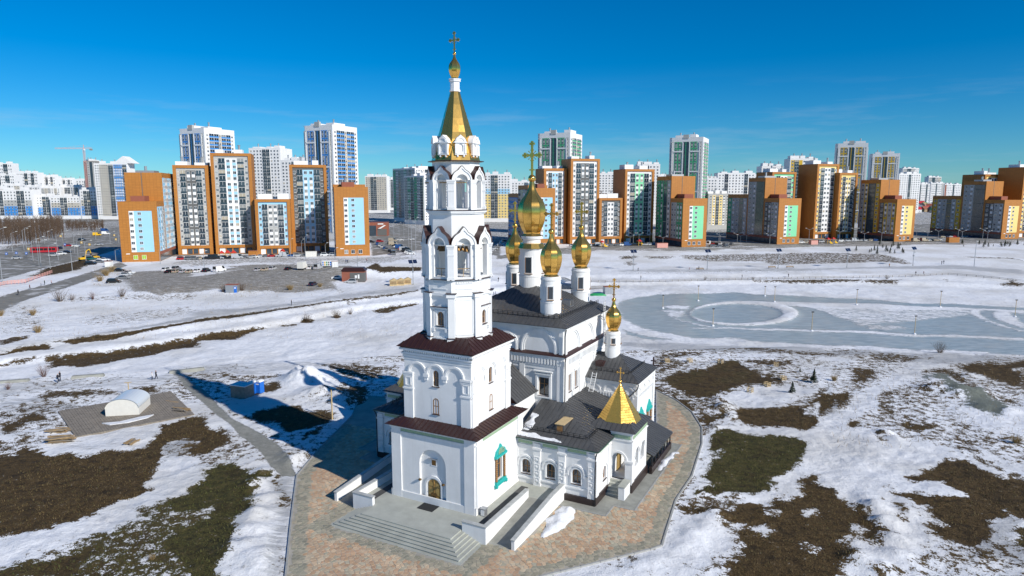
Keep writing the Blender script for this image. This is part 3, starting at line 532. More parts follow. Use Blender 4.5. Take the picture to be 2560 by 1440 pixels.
n1 = nz(.22, 4); n2 = nz(.9, 8, .68); n3 = nz(5.0, 5, .7); n4 = nz(.035, 5); nf = nz(2.4, 4, .7)
mapst = N.new('ShaderNodeMapping'); mapst.inputs['Rotation'].default_value = (0, 0, .35); mapst.inputs['Scale'].default_value = (.25, 1.6, 1)
K(tc.outputs['Object'], mapst.inputs['Vector']); nst = nz(1.0, 6, .65, mapst.outputs[0])
rag = mth('ADD', mth('MULTIPLY', mth('SUBTRACT', n2, .5), 2.2), mth('MULTIPLY', mth('SUBTRACT', n3, .5), 1.5))
ga = at('grass')
edge = mth('SUBTRACT', 1.0, mth('ABSOLUTE', mth('SUBTRACT', mth('MULTIPLY', ga, 2.0), 1.0)))
fgr = sst(mth('ADD', ga, mth('MULTIPLY', rag, mth('ADD', .55, mth('MULTIPLY', edge, 1.6)))), .44, .58)
snow_c = mixc(sst(n2, .35, .75), (.82, .83, .85), (.67, .68, .70))
snow_c = mixc(mth('MULTIPLY', sst(nf, .45, .75), .35), snow_c, (.62, .62, .63))
snow_c = mixc(mth('MULTIPLY', sst(n4, .42, .66), .6), snow_c, (.52, .50, .46))
slf = sst(mth('ADD', at('slush'), mth('MULTIPLY', mth('SUBTRACT', nst, .5), 1.8)), .18, .72)
snow_c = mixc(mth('MULTIPLY', slf, .85), snow_c, mixc(n3, (.30, .31, .32), (.46, .46, .46)))
n5 = nz(13.0, 4, .75); ngr = mth('ADD', mth('MULTIPLY', n3, .55), mth('MULTIPLY', n5, .45))
grass_b = mixc(sst(ngr, .36, .64), (.014, .009, .004), (.125, .080, .030))
grass_g = mixc(sst(ngr, .36, .64), (.011, .012, .004), (.105, .092, .027))
gsel = sst(mth('ADD', at('green'), mth('MULTIPLY', mth('SUBTRACT', n1, .5), .9)), .25, .75)
grass_c = mixc(gsel, grass_b, grass_g)
grass_c = mixc(mth('MULTIPLY', sst(n2, .5, .72), .7), grass_c, mixc(sst(n5, .35, .65), (.05, .034, .016), (.19, .128, .055)))
grass_c = mixc(mth('MULTIPLY', sst(n1, .5, .3), .55), grass_c, (.030, .020, .009))
grass_c = mixc(mth('MULTIPLY', sst(n2, .52, .36), .65), grass_c, (.016, .011, .006))
c0 = mixc(fgr, snow_c, grass_c)
fsand = sst(mth('ADD', at('sand'), rag), .4, .6); c0 = mixc(fsand, c0, mixc(n3, (.11, .13, .115), (.19, .20, .17)))
ice_c = mixc(sst(nst, .35, .65), (.27, .32, .33), (.43, .48, .48)); ice_c = mixc(mth('MULTIPLY', sst(n1, .45, .7), .55), ice_c, (.44, .45, .42)); ice_c = mixc(mth('MULTIPLY', sst(nst, .56, .72), .55), ice_c, (.62, .63, .63))
fice = sst(mth('ADD', at('ice'), mth('ADD', mth('MULTIPLY', mth('SUBTRACT', nst, .5), 1.7), mth('MULTIPLY', mth('SUBTRACT', n2, .5), .8))), .38, .66); c0 = mixc(fice, c0, ice_c)
dirt_c = mixc(sst(nst, .32, .68), (.14, .125, .105), (.34, .32, .285)); dirt_c = mixc(mth('MULTIPLY', sst(n2, .5, .72), .8), dirt_c, (.55, .55, .55)); dirt_c = mixc(mth('MULTIPLY', sst(nst, .55, .7), .5), dirt_c, (.6, .6, .6))
fdirt = sst(mth('ADD', at('dirt'), rag), .38, .62); c0 = mixc(fdirt, c0, dirt_c)
road_c = mixc(sst(nst, .3, .75), (.15, .145, .13), (.27, .26, .235)); road_c = mixc(mth('MULTIPLY', sst(n1, .52, .68), .75), road_c, (.58, .58, .58)); road_c = mixc(mth('MULTIPLY', sst(n2, .55, .75), .5), road_c, (.26, .21, .15))
froad = sst(mth('ADD', at('road'), mth('MULTIPLY', rag, .5)), .42, .58); c0 = mixc(froad, c0, road_c)
fcon = sst(mth('ADD', at('path'), mth('MULTIPLY', rag, .35)), .4, .6); c0 = mixc(fcon, c0, mixc(sst(n2, .3, .7), (.20, .20, .175), (.32, .315, .28)))
K(c0, P.inputs['Base Color'])
rgh = mth('SUBTRACT', .88, mth('MULTIPLY', fice, .56)); K(rgh, P.inputs['Roughness'])
P.inputs['Specular IOR Level'].default_value = .22
hgt = mth('ADD', mth('MULTIPLY', n2, .5), mth('MULTIPLY', n3, .22))
vo = N.new('ShaderNodeTexVoronoi'); vo.feature = 'SMOOTH_F1'; vo.inputs['Scale'].default_value = 1.3; K(tc.outputs['Object'], vo.inputs['Vector'])
hgt = mth('ADD', hgt, mth('MULTIPLY', nf, .30)); hgt = mth('ADD', hgt, mth('MULTIPLY', vo.outputs['Distance'], .28))
hgt = mth('MULTIPLY', hgt, mth('SUBTRACT', 1.0, mth('MAXIMUM', fice, mth('MULTIPLY', mth('MAXIMUM', froad, fcon), .8))))
hgt = mth('SUBTRACT', hgt, mth('MULTIPLY', fgr, .12))
bp = N.new('ShaderNodeBump'); bp.inputs['Strength'].default_value = .9; bp.inputs['Distance'].default_value = .30
K(hgt, bp.inputs['Height']); K(bp.outputs[0], P.inputs['Normal'])
gme.materials.append(gm)
tag(link('ground', gme), kind='structure')

# matted grass standing in the near thaw patches
cand = 60000; tx = rng.uniform(-62, 62, cand); ty = rng.uniform(42, 112, cand)
ix = np.clip(np.searchsorted(gxs, tx), 0, nx - 1); iy = np.clip(np.searchsorted(gys, ty), 0, ny - 1); vi = iy * nx + ix
ok = (mg[vi] > .55) & (pl_sd[vi] < -.8) & (mcon[vi] < .2); tx, ty, vi = tx[ok], ty[ok], vi[ok]; tz = gZ[vi]; nb = len(tx)
bv = np.zeros((nb, 3, 3, 3), np.float32); ang = rng.uniform(0, 6.283, (nb, 3)); hh = rng.uniform(.06, .24, (nb, 3)); lean = rng.uniform(.05, .22, (nb, 3)); wd = rng.uniform(.015, .04, (nb, 3)); off = rng.uniform(-.15, .15, (nb, 3, 2))
cx_, cy_ = tx[:, None] + off[..., 0], ty[:, None] + off[..., 1]
bv[..., 0, 0] = cx_ - np.sin(ang) * wd; bv[..., 0, 1] = cy_ + np.cos(ang) * wd; bv[..., 1, 0] = cx_ + np.sin(ang) * wd; bv[..., 1, 1] = cy_ - np.cos(ang) * wd; bv[..., 2, 0] = cx_ + np.cos(ang) * lean; bv[..., 2, 1] = cy_ + np.sin(ang) * lean
bv[..., 0, 2] = bv[..., 1, 2] = tz[:, None] - .05; bv[..., 2, 2] = tz[:, None] + hh
bl_me = bpy.data.meshes.new('matted_grass'); nv = nb * 9; bl_me.vertices.add(nv); bl_me.vertices.foreach_set('co', bv.ravel()); bl_me.loops.add(nv); bl_me.loops.foreach_set('vertex_index', np.arange(nv, dtype=np.int32)); bl_me.polygons.add(nb * 3); bl_me.polygons.foreach_set('loop_start', np.arange(0, nv, 3, dtype=np.int32)); bl_me.update()
pal = np.array([(.15, .10, .042), (.085, .055, .024), (.045, .03, .014), (.20, .145, .06), (.10, .09, .03)], np.float32); ci = rng.integers(0, 5, nb * 3); grn = np.repeat(mgr[vi] > .4, 3); colr_ = pal[ci]; colr_[grn] *= np.array([.62, .85, .55], np.float32)
ca = bl_me.attributes.new('tone', 'FLOAT_COLOR', 'POINT'); ca.data.foreach_set('color', np.repeat(np.concatenate([colr_, np.ones((nb * 3, 1), np.float32)], 1), 3, axis=0).ravel()); bl_me.materials.append(M_['grass_blade'])
tag(link('matted_grass', bl_me), 'matted dry grass standing in the thawed patches around the church', 'grass', kind='stuff')
# ------------------------------------------------------------------ church
church = empty('church', (CO[0], CO[1], 0), A1)
tag(church, 'white Orthodox church with golden onion domes, tall tiered bell tower and dark metal roofs', 'church')
def face(th, dist, c=(0, 0), z=0.0):
    """frame of a wall: x to the right seen from outside, y into the wall, z up; th = turn of the outward normal from the west front"""
    return Matrix.Translation((c[0], c[1], z)) @ Matrix.Rotation(math.radians(th), 4, 'Z') @ Matrix.Translation((0, -dist, 0))
def T(M, *p): return tuple(M @ Vector(p))
def arc(cx, r, sp, n=12): return [(cx - r * math.cos(math.pi * i / n), sp + r * math.sin(math.pi * i / n)) for i in range(n + 1)]
def wall_open(mb, M, x0, x1, z0, z1, ops, t=0.35, mi=0, back=False):
    """wall with openings (cx, halfwidth, sill, spring, arched) cut through it, with reveals t deep"""
    ops = sorted(ops); xs = x0
    lay = [(0.0, 1)] + ([(t, -1)] if back else [])
    def q(a, b, c, d):
        for y, sgn in lay:
            pts = [T(M, p[0], y, p[1]) for p in (a, b, c, d)]
            mb.quad(*(pts if sgn > 0 else pts[::-1]), mi=mi)
    for cx, hw, si, sp, ar in ops:
        q((xs, z0), (cx - hw, z0), (cx - hw, z1), (xs, z1))
        if si > z0 + 1e-4: q((cx - hw, z0), (cx + hw, z0), (cx + hw, si), (cx - hw, si))
        top = arc(cx, hw, sp) if ar else [(cx - hw, sp), (cx + hw, sp)]
        for p, r in zip(top[:-1], top[1:]): q(p, r, (r[0], z1), (p[0], z1))
        loop = [(cx - hw, si)] + top + [(cx + hw, si)]
        for p, r in zip(loop, loop[1:] + loop[:1]):
            mb.quad(T(M, p[0], 0, p[1]), T(M, p[0], t, p[1]), T(M, r[0], t, r[1]), T(M, r[0], 0, r[1]), mi=mi)
        xs = cx + hw
    q((xs, z0), (x1, z0), (x1, z1), (xs, z1))
def archivolt(mb, M, cx, r0, r1, sp, leg, pr, mi=0, n=14):
    """arched moulding standing pr proud of the wall, legs running down to leg"""
    a = [(cx - r0, leg)] + arc(cx, r0, sp, n) + [(cx + r0, leg)]; b = [(cx - r1, leg)] + arc(cx, r1, sp, n) + [(cx + r1, leg)]
    for i in range(len(a) - 1):
        A, B, C, D = a[i], a[i + 1], b[i + 1], b[i]
        f = lambda p, y: T(M, p[0], y, p[1])
        mb.quad(f(A, -pr), f(B, -pr), f(C, -pr), f(D, -pr), mi=mi)
        mb.quad(f(D, -pr), f(C, -pr), f(C, 0), f(D, 0), mi=mi); mb.quad(f(A, 0), f(B, 0), f(B, -pr), f(A, -pr), mi=mi)
    for p, r in ((a[0], b[0]), (b[-1], a[-1])):
        mb.quad(T(M, p[0], 0, p[1]), T(M, p[0], -pr, p[1]), T(M, r[0], -pr, r[1]), T(M, r[0], 0, r[1]), mi=mi)
WINC = {}
def win_mesh(hw, h, arched=True, t=.3, sill=True):
    key = (round(hw, 2), round(h, 2), arched, t, sill)
    if key in WINC: return WINC[key]
    mb = MB(); y = t - .06
    top = arc(0, hw, h) if arched else [(-hw, h), (hw, h)]
    loop = [(-hw, 0)] + top + [(hw, 0)]
    mb.quad(*[(x, y, z) for x, z in loop], mi=1)
    k = 1 - .10 / hw
    for (x0, z0), (x1, z1) in zip(loop, loop[1:] + loop[:1]):
        cz = h * .5
        i0 = (x0 * k, cz + (z0 - cz) * (1 - .1 / max(h, .5))); i1 = (x1 * k, cz + (z1 - cz) * (1 - .1 / max(h, .5)))
        mb.quad((x0, y - .05, z0), (i0[0], y - .05, i0[1]), (i1[0], y - .05, i1[1]), (x1, y - .05, z1), mi=0)
        mb.quad((i0[0], y - .05, i0[1]), (i0[0], y, i0[1]), (i1[0], y, i1[1]), (i1[0], y - .05, i1[1]), mi=0)
    mb.box(-.035, .035, y - .045, y + .01, .05, h + (hw * .9 if arched else 0), 0)
    mb.box(-hw + .05, hw - .05, y - .04, y + .01, h * .62, h * .62 + .07, 0)
    if sill: mb.box(-hw - .1, hw + .1, -.12, y - .06, -.08, -.005, 2)
    me = bpy.data.meshes.new('window'); me.from_pydata(mb.v, [], mb.f)
    for m in ('wood_frame', 'glass', 'roof_brown'): me.materials.append(M_[m])
    me.polygons.foreach_set('material_index', mb.m); me.update(); WINC[key] = me
    return me
def put_win(parent, M, cx, sill, hw, h, arched=True, t=.3, s=True, name='window'):
    o = link(name, win_mesh(hw, h, arched, t, s), parent); o.matrix_local = M @ Matrix.Translation((cx, 0, sill)); return o
def clip(poly, ax, lo, hi):
    for sgn, lim in ((1, lo), (-1, -hi)):
        out = []
        for i in range(len(poly)):
            p, q = poly[i], poly[(i + 1) % len(poly)]; a, b = sgn * p[ax] - lim, sgn * q[ax] - lim
            if a >= 0: out.append(p)
            if (a >= 0) != (b >= 0):
                t = a / (a - b); out.append(tuple(p[k] + t * (q[k] - p[k]) for k in range(len(p))))
        poly = out
        if len(poly) < 3: return []
    return poly
def roof_face(parent, pts, m, w=.62, th=.05, seam=.05, name='roof_panel'):
    """sheet-metal roof slope laid as single seamed panels running down the slope"""
    P3 = [Vector(p) for p in pts]; nrm = (P3[1] - P3[0]).cross(P3[2] - P3[0]).normalized()
    if nrm.z < 0: nrm = -nrm; P3.reverse()
    ac = Vector((0, 0, 1)).cross(nrm).normalized(); dn = nrm.cross(ac)
    o = P3[0]; p2 = [((p - o).dot(ac), (p - o).dot(dn)) for p in P3]
    lo = min(p[0] for p in p2); hi = max(p[0] for p in p2); k = max(1, round((hi - lo) / w)); st = (hi - lo) / k
    for i in range(k):
        c = clip(p2, 0, lo + i * st, lo + (i + 1) * st)
        if len(c) < 3: continue
        mb = MB(); n = len(c)
        up = [o + ac * a + dn * b + nrm * th for a, b in c]; dw = [o + ac * a + dn * b for a, b in c]
        mb.quad(*up)
        for j in range(n): mb.quad(dw[j], dw[(j + 1) % n], up[(j + 1) % n], up[j])
        x = lo + i * st; e = [b for a, b in c if a < x + st * .06]
        if len(e) >= 2 and max(e) - min(e) > .1:
            R = Matrix((ac, dn, nrm)).transposed().to_4x4(); R.translation = o
            mb.box(x, x + .035, min(e), max(e), th - .005, th + seam, 0, R)
        mb.build(name, m, parent)
def snow_guard(parent, p, q, nrm_up=.55, step=.7, name='snow_guard'):
    p, q = Vector(p), Vector(q); mb = MB(); n = max(2, int((q - p).length / step)); h = nrm_up; back = (q - p).cross(Vector((0, 0, 1))).normalized() * .35
    for i in range(n + 1):
        c = p + (q - p) * (i / n); mb.bar(c - Vector((0, 0, .05)), c + Vector((0, 0, h)), .04); mb.bar(c + Vector((0, 0, h * .9)), c - back, .03)
    for k in (.3, .65, 1.0): mb.bar(p + Vector((0, 0, h * k)), q + Vector((0, 0, h * k)), .04)
    return mb.build(name, M_['dark_metal'], parent)
def octo(ap, rot=0.0):
    R = ap / math.cos(math.pi / 8); return [(R * math.cos(math.pi / 8 + i * math.pi / 4 + rot), R * math.sin(math.pi / 8 + i * math.pi / 4 + rot)) for i in range(8)]
def offs(poly, c): return [(x + c[0], y + c[1]) for x, y in poly]
def gilt_mesh(pr, t):
    v = [(r * math.cos(s * t), r * math.sin(s * t), z) for r, z in pr for s in (-1, 1)]; f = [(2 * k, 2 * k + 1, 2 * k + 3, 2 * k + 2) for k in range(len(pr) - 1)]
    me = bpy.data.meshes.new('gilt_panel'); me.from_pydata(v, [], f); me.materials.append(M_['gold']); me.polygons.foreach_set('use_smooth', [True] * len(f)); me.update(); return me
def onion(parent, c, z0, R, n=10, name='onion_dome', rot=.1, bands=(0, 2, 4, 6, 8, 10, 13)):
    key = [(.72, 0), (.66, .07), (.59, .16), (.60, .24), (.72, .46), (.88, .85), (.97, 1.25), (1.0, 1.62), (.97, 1.98), (.86, 2.30), (.66, 2.60), (.46, 2.86), (.31, 3.12), (.22, 3.42), (.17, 3.72)]
    prof = key[:4]
    for i in range(3, len(key) - 1):       # smooth the bulb
        p0, p1, p2, p3 = key[max(3, i - 1)], key[i], key[i + 1], key[min(len(key) - 1, i + 2)]
        for t in (1 / 3, 2 / 3, 1): prof.append(tuple(.5 * (2 * p1[k] + (p2[k] - p0[k]) * t + (2 * p0[k] - 5 * p1[k] + 4 * p2[k] - p3[k]) * t * t + (3 * p1[k] - p0[k] - 3 * p2[k] + p3[k]) * t ** 3) for k in (0, 1)))
    bands = (0, 2, 3, 9, 15, 21, 27, len(prof) - 1)
    pr = [(r * R, z0 + z * R) for r, z in prof]
    core = MB(); core.lathe([(r * .965, z) for r, z in pr], n, rot=rot); d = core.build(name, M_['gold_dark'], parent, loc=(c[0], c[1], 0))
    bl = MB(); bl.lathe([(.10 * R, pr[-1][1] - .1)] + [(R * .27 * math.cos(a), pr[-1][1] + R * .2 + R * .27 * math.sin(a)) for a in np.linspace(-1.3, 1.4, 8)] + [(.05 * R, pr[-1][1] + R * .55)], 14)
    bl.build('finial_ball', M_['gold'], d, smooth=True)
    for a, b in zip(bands[:-1], bands[1:]):
        mb = MB(); t = math.pi / n; ins = .012
        me = gilt_mesh(pr[a:b + 1], t - ins)
        zc = (pr[a][1] + pr[b][1]) / 2
        for i in range(n):
            o = link('gilt_panel', me, d); an = rot + (i + .5) * 2 * math.pi / n
            J = Matrix.Translation((0, 0, zc)) @ Matrix.Rotation(random.uniform(-.006, .006), 4, 'X') @ Matrix.Rotation(random.uniform(-.006, .006), 4, 'Y') @ Matrix.Translation((0, 0, -zc))
            o.matrix_local = Matrix.Rotation(an, 4, 'Z') @ J
    return d, pr[-1][1] + R * .5
def cross(parent, c, z, h, name='cross', rays=True):
    mb = MB(); w = h * .030; X, Y = c
    mb.box(X - w, X + w, Y - w, Y + w, z, z + h); zc = z + h * .64; L2 = h * .25
    mb.box(X - L2, X + L2, Y - w * .9, Y + w * .9, zc - w, zc + w)
    for dx, dz in ((L2, 0), (-L2, 0), (0, h * .36)):
        for ex, ez in ((0, 0), (w * 1.7, 0), (-w * 1.7, 0), (0, w * 1.7), (0, -w * 1.7)):
            k = w * 1.15; mb.box(X + dx + ex - k, X + dx + ex + k, Y - w * 1.1, Y + w * 1.1, zc + dz + ez - k, zc + dz + ez + k)
    mb.lathe([(w * 2.4, -w * 1.3), (w * 2.6, 0), (w * 2.4, w * 1.3)], 10, M=Matrix.Translation((X, Y, zc)) @ Matrix.Rotation(math.pi / 2, 4, 'X'))
    if rays:
        for i in range(12):
            t = math.pi * (i + .5) / 6; p = Vector((X + math.cos(t) * w * 2, Y, zc + math.sin(t) * w * 2)); q = Vector((X + math.cos(t) * h * .17, Y, zc + math.sin(t) * h * .17))
            mb.bar(p, q, w * .5); mb.box(q.x - w * .5, q.x + w * .5, Y - w * .5, Y + w * .5, q.z - w * .5, q.z + w * .5)
    mb.box(X - h * .09, X + h * .09, Y - w * .8, Y + w * .8, z + h * .16, z + h * .16 + w * 1.4)
    return mb.build(name, M_['gold'], parent)
ST = M_['stucco']
SIDES = (0, 90, 180, 270)
# ---- bell tower: base block
tb = MB()
for th in SIDES:
    M = face(th, 5.45)
    if th == 0: wall_open(tb, M, -5.45, 5.45, .0, 9.35, [(0, 1.72, .95, 5.5, True)], t=.32)
    elif th == 90: wall_open(tb, M, -5.45, 5.45, .0, 9.35, [(-.25, .62, 3.0, 5.6, False)], t=.35)
    else: wall_open(tb, M, -5.45, 5.45, .0, 9.35, [])
    for x in (-4.75, 4.75): tb.box(x - .62, x + .62, -.14, .02, .0, 9.1, 0, M)
    tb.box(-5.56, 5.56, -.12, .02, .9, 1.75, 0, M)
    tb.box(-5.62, 5.62, -.2, .02, 9.1, 9.36, 0, M); tb.box(-5.5, 5.5, -.1, .02, 8.55, 8.68, 0, M)
M0 = face(0, 5.45)
tb.quad(*[T(M0, x, .32, z) for x, z in [(-1.72, .95)] + arc(0, 1.72, 5.5) + [(1.72, .95)]])
archivolt(tb, face(0, 5.45 - .32), 0, .95, 1.2, 2.95, .95, .16); archivolt(tb, face(0, 5.45 - .32), 0, .82, .95, 2.95, .95, .07)
tower_base = tb.build('tower_base', ST, church)
for th in (0, 90):
    M = face(th, 5.45); f = MB(); f.box(-4.08, 4.08, -.06, .0, 8.7, 9.05, 0, M); f.build('tile_frieze', M_['tile_green'], tower_base)
d = MB(); Md = face(0, 5.45 - .32)
dp = [(-.82, .95)] + arc(0, .82, 2.95) + [(.82, .95)]
d.quad(*[T(Md, x, -.05, z) for x, z in dp], mi=0)
for s in (-1, 1):
    for z0, z1 in ((1.15, 1.75), (1.95, 2.75), (2.95, 3.35)): d.box(s * .42 - .25, s * .42 + .25, -.10, -.05, z0, z1, 1, Md)
    d.box(s * .42 - .33, s * .42 + .33, -.085, -.05, 1.05, 1.1, 0, Md)
d.box(-.03, .03, -.12, -.05, .97, 3.7, 0, Md)
door = d.build('door', [M_['door_wood'], M_['door_panel']], tower_base)
hd = MB()
for s in (-1, 1): hd.lathe([(.20, -.03), (.24, 0), (.20, .03)], 14, M=Md @ Matrix.Translation((s * .2, -.14, 2.0)) @ Matrix.Rotation(math.pi / 2, 4, 'X'))
hd.build('door_ring', M_['bronze'], tower_base)
ic = MB(); ic.box(-.38, .38, -.05, .02, 5.25, 6.05, 0, Md); ic.box(-.27, .27, -.06, -.045, 5.36, 5.94, 1, Md); ic.box(-.6, .42, -.3, .0, 6.08, 6.12, 2, Md)
ic.build('icon_niche', [ST, M_['bronze'], M_['galvanised']], tower_base)
for s in (-1, 1):
    lm = MB(); lm.lathe([(.05, -.12), (.16, -.06), (.2, .04), (.14, .12), (.03, .16)], 10, M=Matrix.Translation(T(face(0, 5.45), s * 1.45 * (1 if s > 0 else 1.1), -.15, 3.55))); lm.build('wall_lantern', M_['bronze'], tower_base)
mt = MB(); mt.box(-1.1, .9, -7.0, -5.25, .955, .985); mt.build('door_mat', M_['rubber'], tower_base)
# ornate teal window on the south side
Mt = face(90, 5.45); put_win(tower_base, Mt, -.25, 3.0, .62, 2.6, False, .35, False)
t = MB()
t.box(-1.45, 1.05, -.34, 0, 5.72, 6.0, 0, Mt)
t.prism([(-1.35, 0), (.95, 0), (.75, .45), (.1, .75), (-.2, 1.15), (-.5, .75), (-1.15, .45)], -.22, 0, 0, Mt @ Matrix.Translation((0, 0, 6.0)) @ Matrix.Rotation(math.pi / 2, 4, 'X') @ Matrix.Scale(-1, 4, (0, 0, 1)))
t.build('window_pediment', M_['teal_paint'], tower_base)
t = MB(); t.box(-1.35, .95, -.28, 0, 2.62, 2.98, 0, Mt); t.box(-1.5, 1.1, -.34, -.02, 2.5, 2.64, 0, Mt)
for x in (-1.3, .9): t.box(x - .16, x + .16, -.36, 0, 2.3, 2.55, 0, Mt)
t.build('window_apron', M_['teal_paint'], tower_base)
t = MB()
for i, r in enumerate(((.62, .1), (.42, .1), (.2, .14))):
    ring_pts = arc(-.2, r[0], 6.1, 10)
    for p, q in zip(ring_pts[:-1], ring_pts[1:]): t.bar(T(Mt, p[0], -.25, p[1] * 1.0), T(Mt, q[0], -.25, q[1]), r[1])
t.build('carved_pediment', M_['tile_green'], tower_base)
for x in (-1.18, .68):
    c = MB(); pr = []
    for i in range(25): pr.append((.10 + .05 * abs(math.sin(i * math.pi / 2)), 3.0 + i * 2.72 / 24))
    c.lathe(pr, 8, M=Mt @ Matrix.Translation((x, -.16, 0))); c.build('twisted_column', M_['wood_frame'], tower_base)
lt = MB(); lt.box(5.9, 6.45, -5.3, -4.75, .96, 1.75); lt.box(5.85, 6.5, -5.35, -4.7, 1.75, 1.8); lt.box(5.98, 6.37, -5.33, -5.29, 1.05, 1.65, 1)
tag(lt.build('litter_bin', [M_['galvanised'], M_['print_white']], loc=(CO[0], CO[1], 0), rotz=A1), 'small grey metal litter bin by the bell tower corner', 'bin')
# skirt roof
sk = MB(); sk.prism([(-5.95, -5.95), (5.95, -5.95), (5.95, 5.95), (-5.95, 5.95)], 9.36, 10.0, top=[(-4.3, -4.3), (4.3, -4.3), (4.3, 4.3), (-4.3, 4.3)])
skirt = sk.build('skirt_roof', M_['roof_brown'], church)
for th in (0, 90, 270):
    M = face(th, 0); roof_face(skirt, [T(M, -5.98, -5.98, 9.37), T(M, 5.98, -5.98, 9.37), T(M, 4.3, -4.3, 10.03), T(M, -4.3, -4.3, 10.03)], M_['roof_brown'], .6)
# second block
b2 = MB(); HW = 4.32
for th in SIDES:
    M = face(th, HW); wall_open(b2, M, -HW, HW, 9.9, 18.1, [(-.15, .38, 14.0, 15.4, True), (-.15, .38, 10.9, 12.3, True)][:1] if th in (0, 90, 270) else [], t=.3)
    for z in (16.95, 17.25, 17.75): b2.box(-HW - .08 - (z - 16.9) * .35, HW + .08 + (z - 16.9) * .35, -.1 - (z - 16.9) * .35, .05, z, z + .22, 0, M)
    for x in (-3.72, 3.72):
        b2.box(x - .6, x + .6, -.16, .02, 9.9, 15.2, 0, M)
        b2.box(x - .68, x + .68, -.24, .02, 15.05, 15.27, 0, M); b2.box(x - .68, x + .68, -.24, .02, 13.3, 13.48, 0, M); b2.box(x - .66, x + .66, -.2, .02, 14.85, 14.97, 0, M)
        for e in (-.34, .34): b2.box(x + e - .06, x + e + .06, -.22, -.15, 13.7, 14.7, 0, M)
        for z in (13.7, 14.62): b2.box(x - .4, x + .4, -.22, -.15, z, z + .1, 0, M)
    for cx, r in ((-2.55, 1.03), (-.15, 1.03), (2.28, 1.03)):
        archivolt(b2, M, cx, r, r + .2, 15.3, 15.3, .16); archivolt(b2, M, cx, r - .14, r, 15.3, 15.3, .08)
    for cx in (-1.35, 1.06):
        b2.box(cx - .34, cx + .34, -.2, .02, 14.95, 15.3, 0, M); b2.box(cx - .2, cx + .2, -.14, .02, 14.6, 14.96, 0, M)
    for i in range(30): x = -HW + .15 + i * (2 * HW - .3) / 29; b2.box(x - .09, x + .09, -.17, -.02, 17.48, 17.74, 0, M)
    b2.box(-HW - .06, HW + .06, -.08, .02, 16.72, 16.84, 0, M)
tower_block = b2.build('tower_block', ST, church)
for th in (0, 90, 270):
    M = face(th, HW); put_win(tower_block, M, -.15, 14.0, .38, 1.4, True, .3)
    # lower pair sits in shallow recesses
    mbw = MB(); wall_open(mbw, face(th, HW + .02), -.75, .45, 10.7, 12.95, [(-.15, .38, 10.9, 12.3, True)], t=.26); mbw.build('window_recess', ST, tower_block)
    put_win(tower_block, face(th, HW + .02), -.15, 10.9, .38, 1.4, True, .1)
tr = MB(); tr.prism([(-4.85, -4.85), (4.85, -4.85), (4.85, 4.85), (-4.85, 4.85)], 18.1, 19.35, top=[(-3.2, -3.2), (3.2, -3.2), (3.2, 3.2), (-3.2, 3.2)])
troof = tr.build('tower_roof', M_['roof_brown'], church)
for th in SIDES:
    M = face(th, 0); roof_face(troof, [T(M, -4.9, -4.9, 18.12), T(M, 4.9, -4.9, 18.12), T(M, 3.2, -3.2, 19.4), T(M, -3.2, -3.2, 19.4)], M_['roof_brown'], .6)
# octagon tier with windows
AP = 3.45; SD = AP * math.tan(math.pi / 8)
oa = MB()
for i in range(8):
    th = 45 * i; M = face(th, AP)
    wall_open(oa, M, -SD - .02, SD + .02, 18.4, 24.4, [(0, .42, 20.6, 21.7, True)] if i % 2 == 0 else [], t=.3)
    oa.box(-SD - .1, SD + .1, -.16, .02, 18.5, 19.3, 0, M); oa.box(-SD - .12, SD + .12, -.2, .02, 23.9, 24.2, 0, M)
    if i % 2 == 0:
        for x in (-.82, .82): oa.box(x - .1, x + .1, -.1, .02, 20.4, 22.5, 0, M); oa.box(x - .16, x + .16, -.2, .02, 19.95, 20.35, 0, M)
        for x in (-.58, .58): oa.box(x - .06, x + .06, -.06, .02, 20.5, 22.2, 0, M)
        oa.box(-1.0, 1.0, -.1, .02, 22.15, 22.3, 0, M); oa.box(-1.05, 1.05, -.18, .02, 22.5, 22.62, 0, M); oa.box(-1.0, 1.0, -.14, .02, 20.28, 20.42, 0, M)
    else:
        for x in (-.95, .95): oa.box(x - .05, x + .05, -.05, .02, 19.6, 23.5, 0, M)
        for z in (19.6, 23.4): oa.box(-1.0, 1.0, -.05, .02, z, z + .1, 0, M)
    # corner pilasters
    Mp = face(th + 22.5, AP / math.cos(math.pi / 8))
    for z0, z1, w, p in ((18.5, 24.1, .36, .12), (18.5, 19.25, .46, .24), (23.75, 24.15, .5, .26)): oa.box(-w, w, -p, .25, z0, z1, 0, Mp)
    # parapet panel band
    oa.box(-SD - .02, SD + .02, -.0, .6, 24.4, 25.6, 0, M); oa.box(-.9, .9, -.07, .02, 24.6, 24.68, 0, M); oa.box(-.9, .9, -.07, .02, 25.2, 25.28, 0, M)
    for k in range(7): oa.box(-.8 + k * .27 - .07, -.8 + k * .27 + .07, -.09, .02, 25.26, 25.42, 0, M)
oct_a = oa.build('octagon_tier', ST, church)
cp = MB()
for i in range(8):
    M = face(45 * i, AP); Mp = face(45 * i + 22.5, AP / math.cos(math.pi / 8))
    cp.box(-.58, .58, -.36, .25, 24.16, 24.24, 0, Mp); cp.box(-.5, .5, -.33, .2, 19.28, 19.36, 0, Mp)
    cp.box(-SD - .1, SD + .1, -.24, .1, 25.6, 25.68, 0, M)
    if i % 2 == 0: cp.box(-1.12, 1.12, -.28, .02, 22.63, 22.69, 0, M); cp.box(-.5, .5, -.16, .1, 20.52, 20.58, 0, M)
cp.build('metal_capping', M_['roof_brown'], oct_a)
for i in (0, 2, 6): put_win(oct_a, face(45 * i, AP), 0, 20.6, .42, 1.1, True, .3)
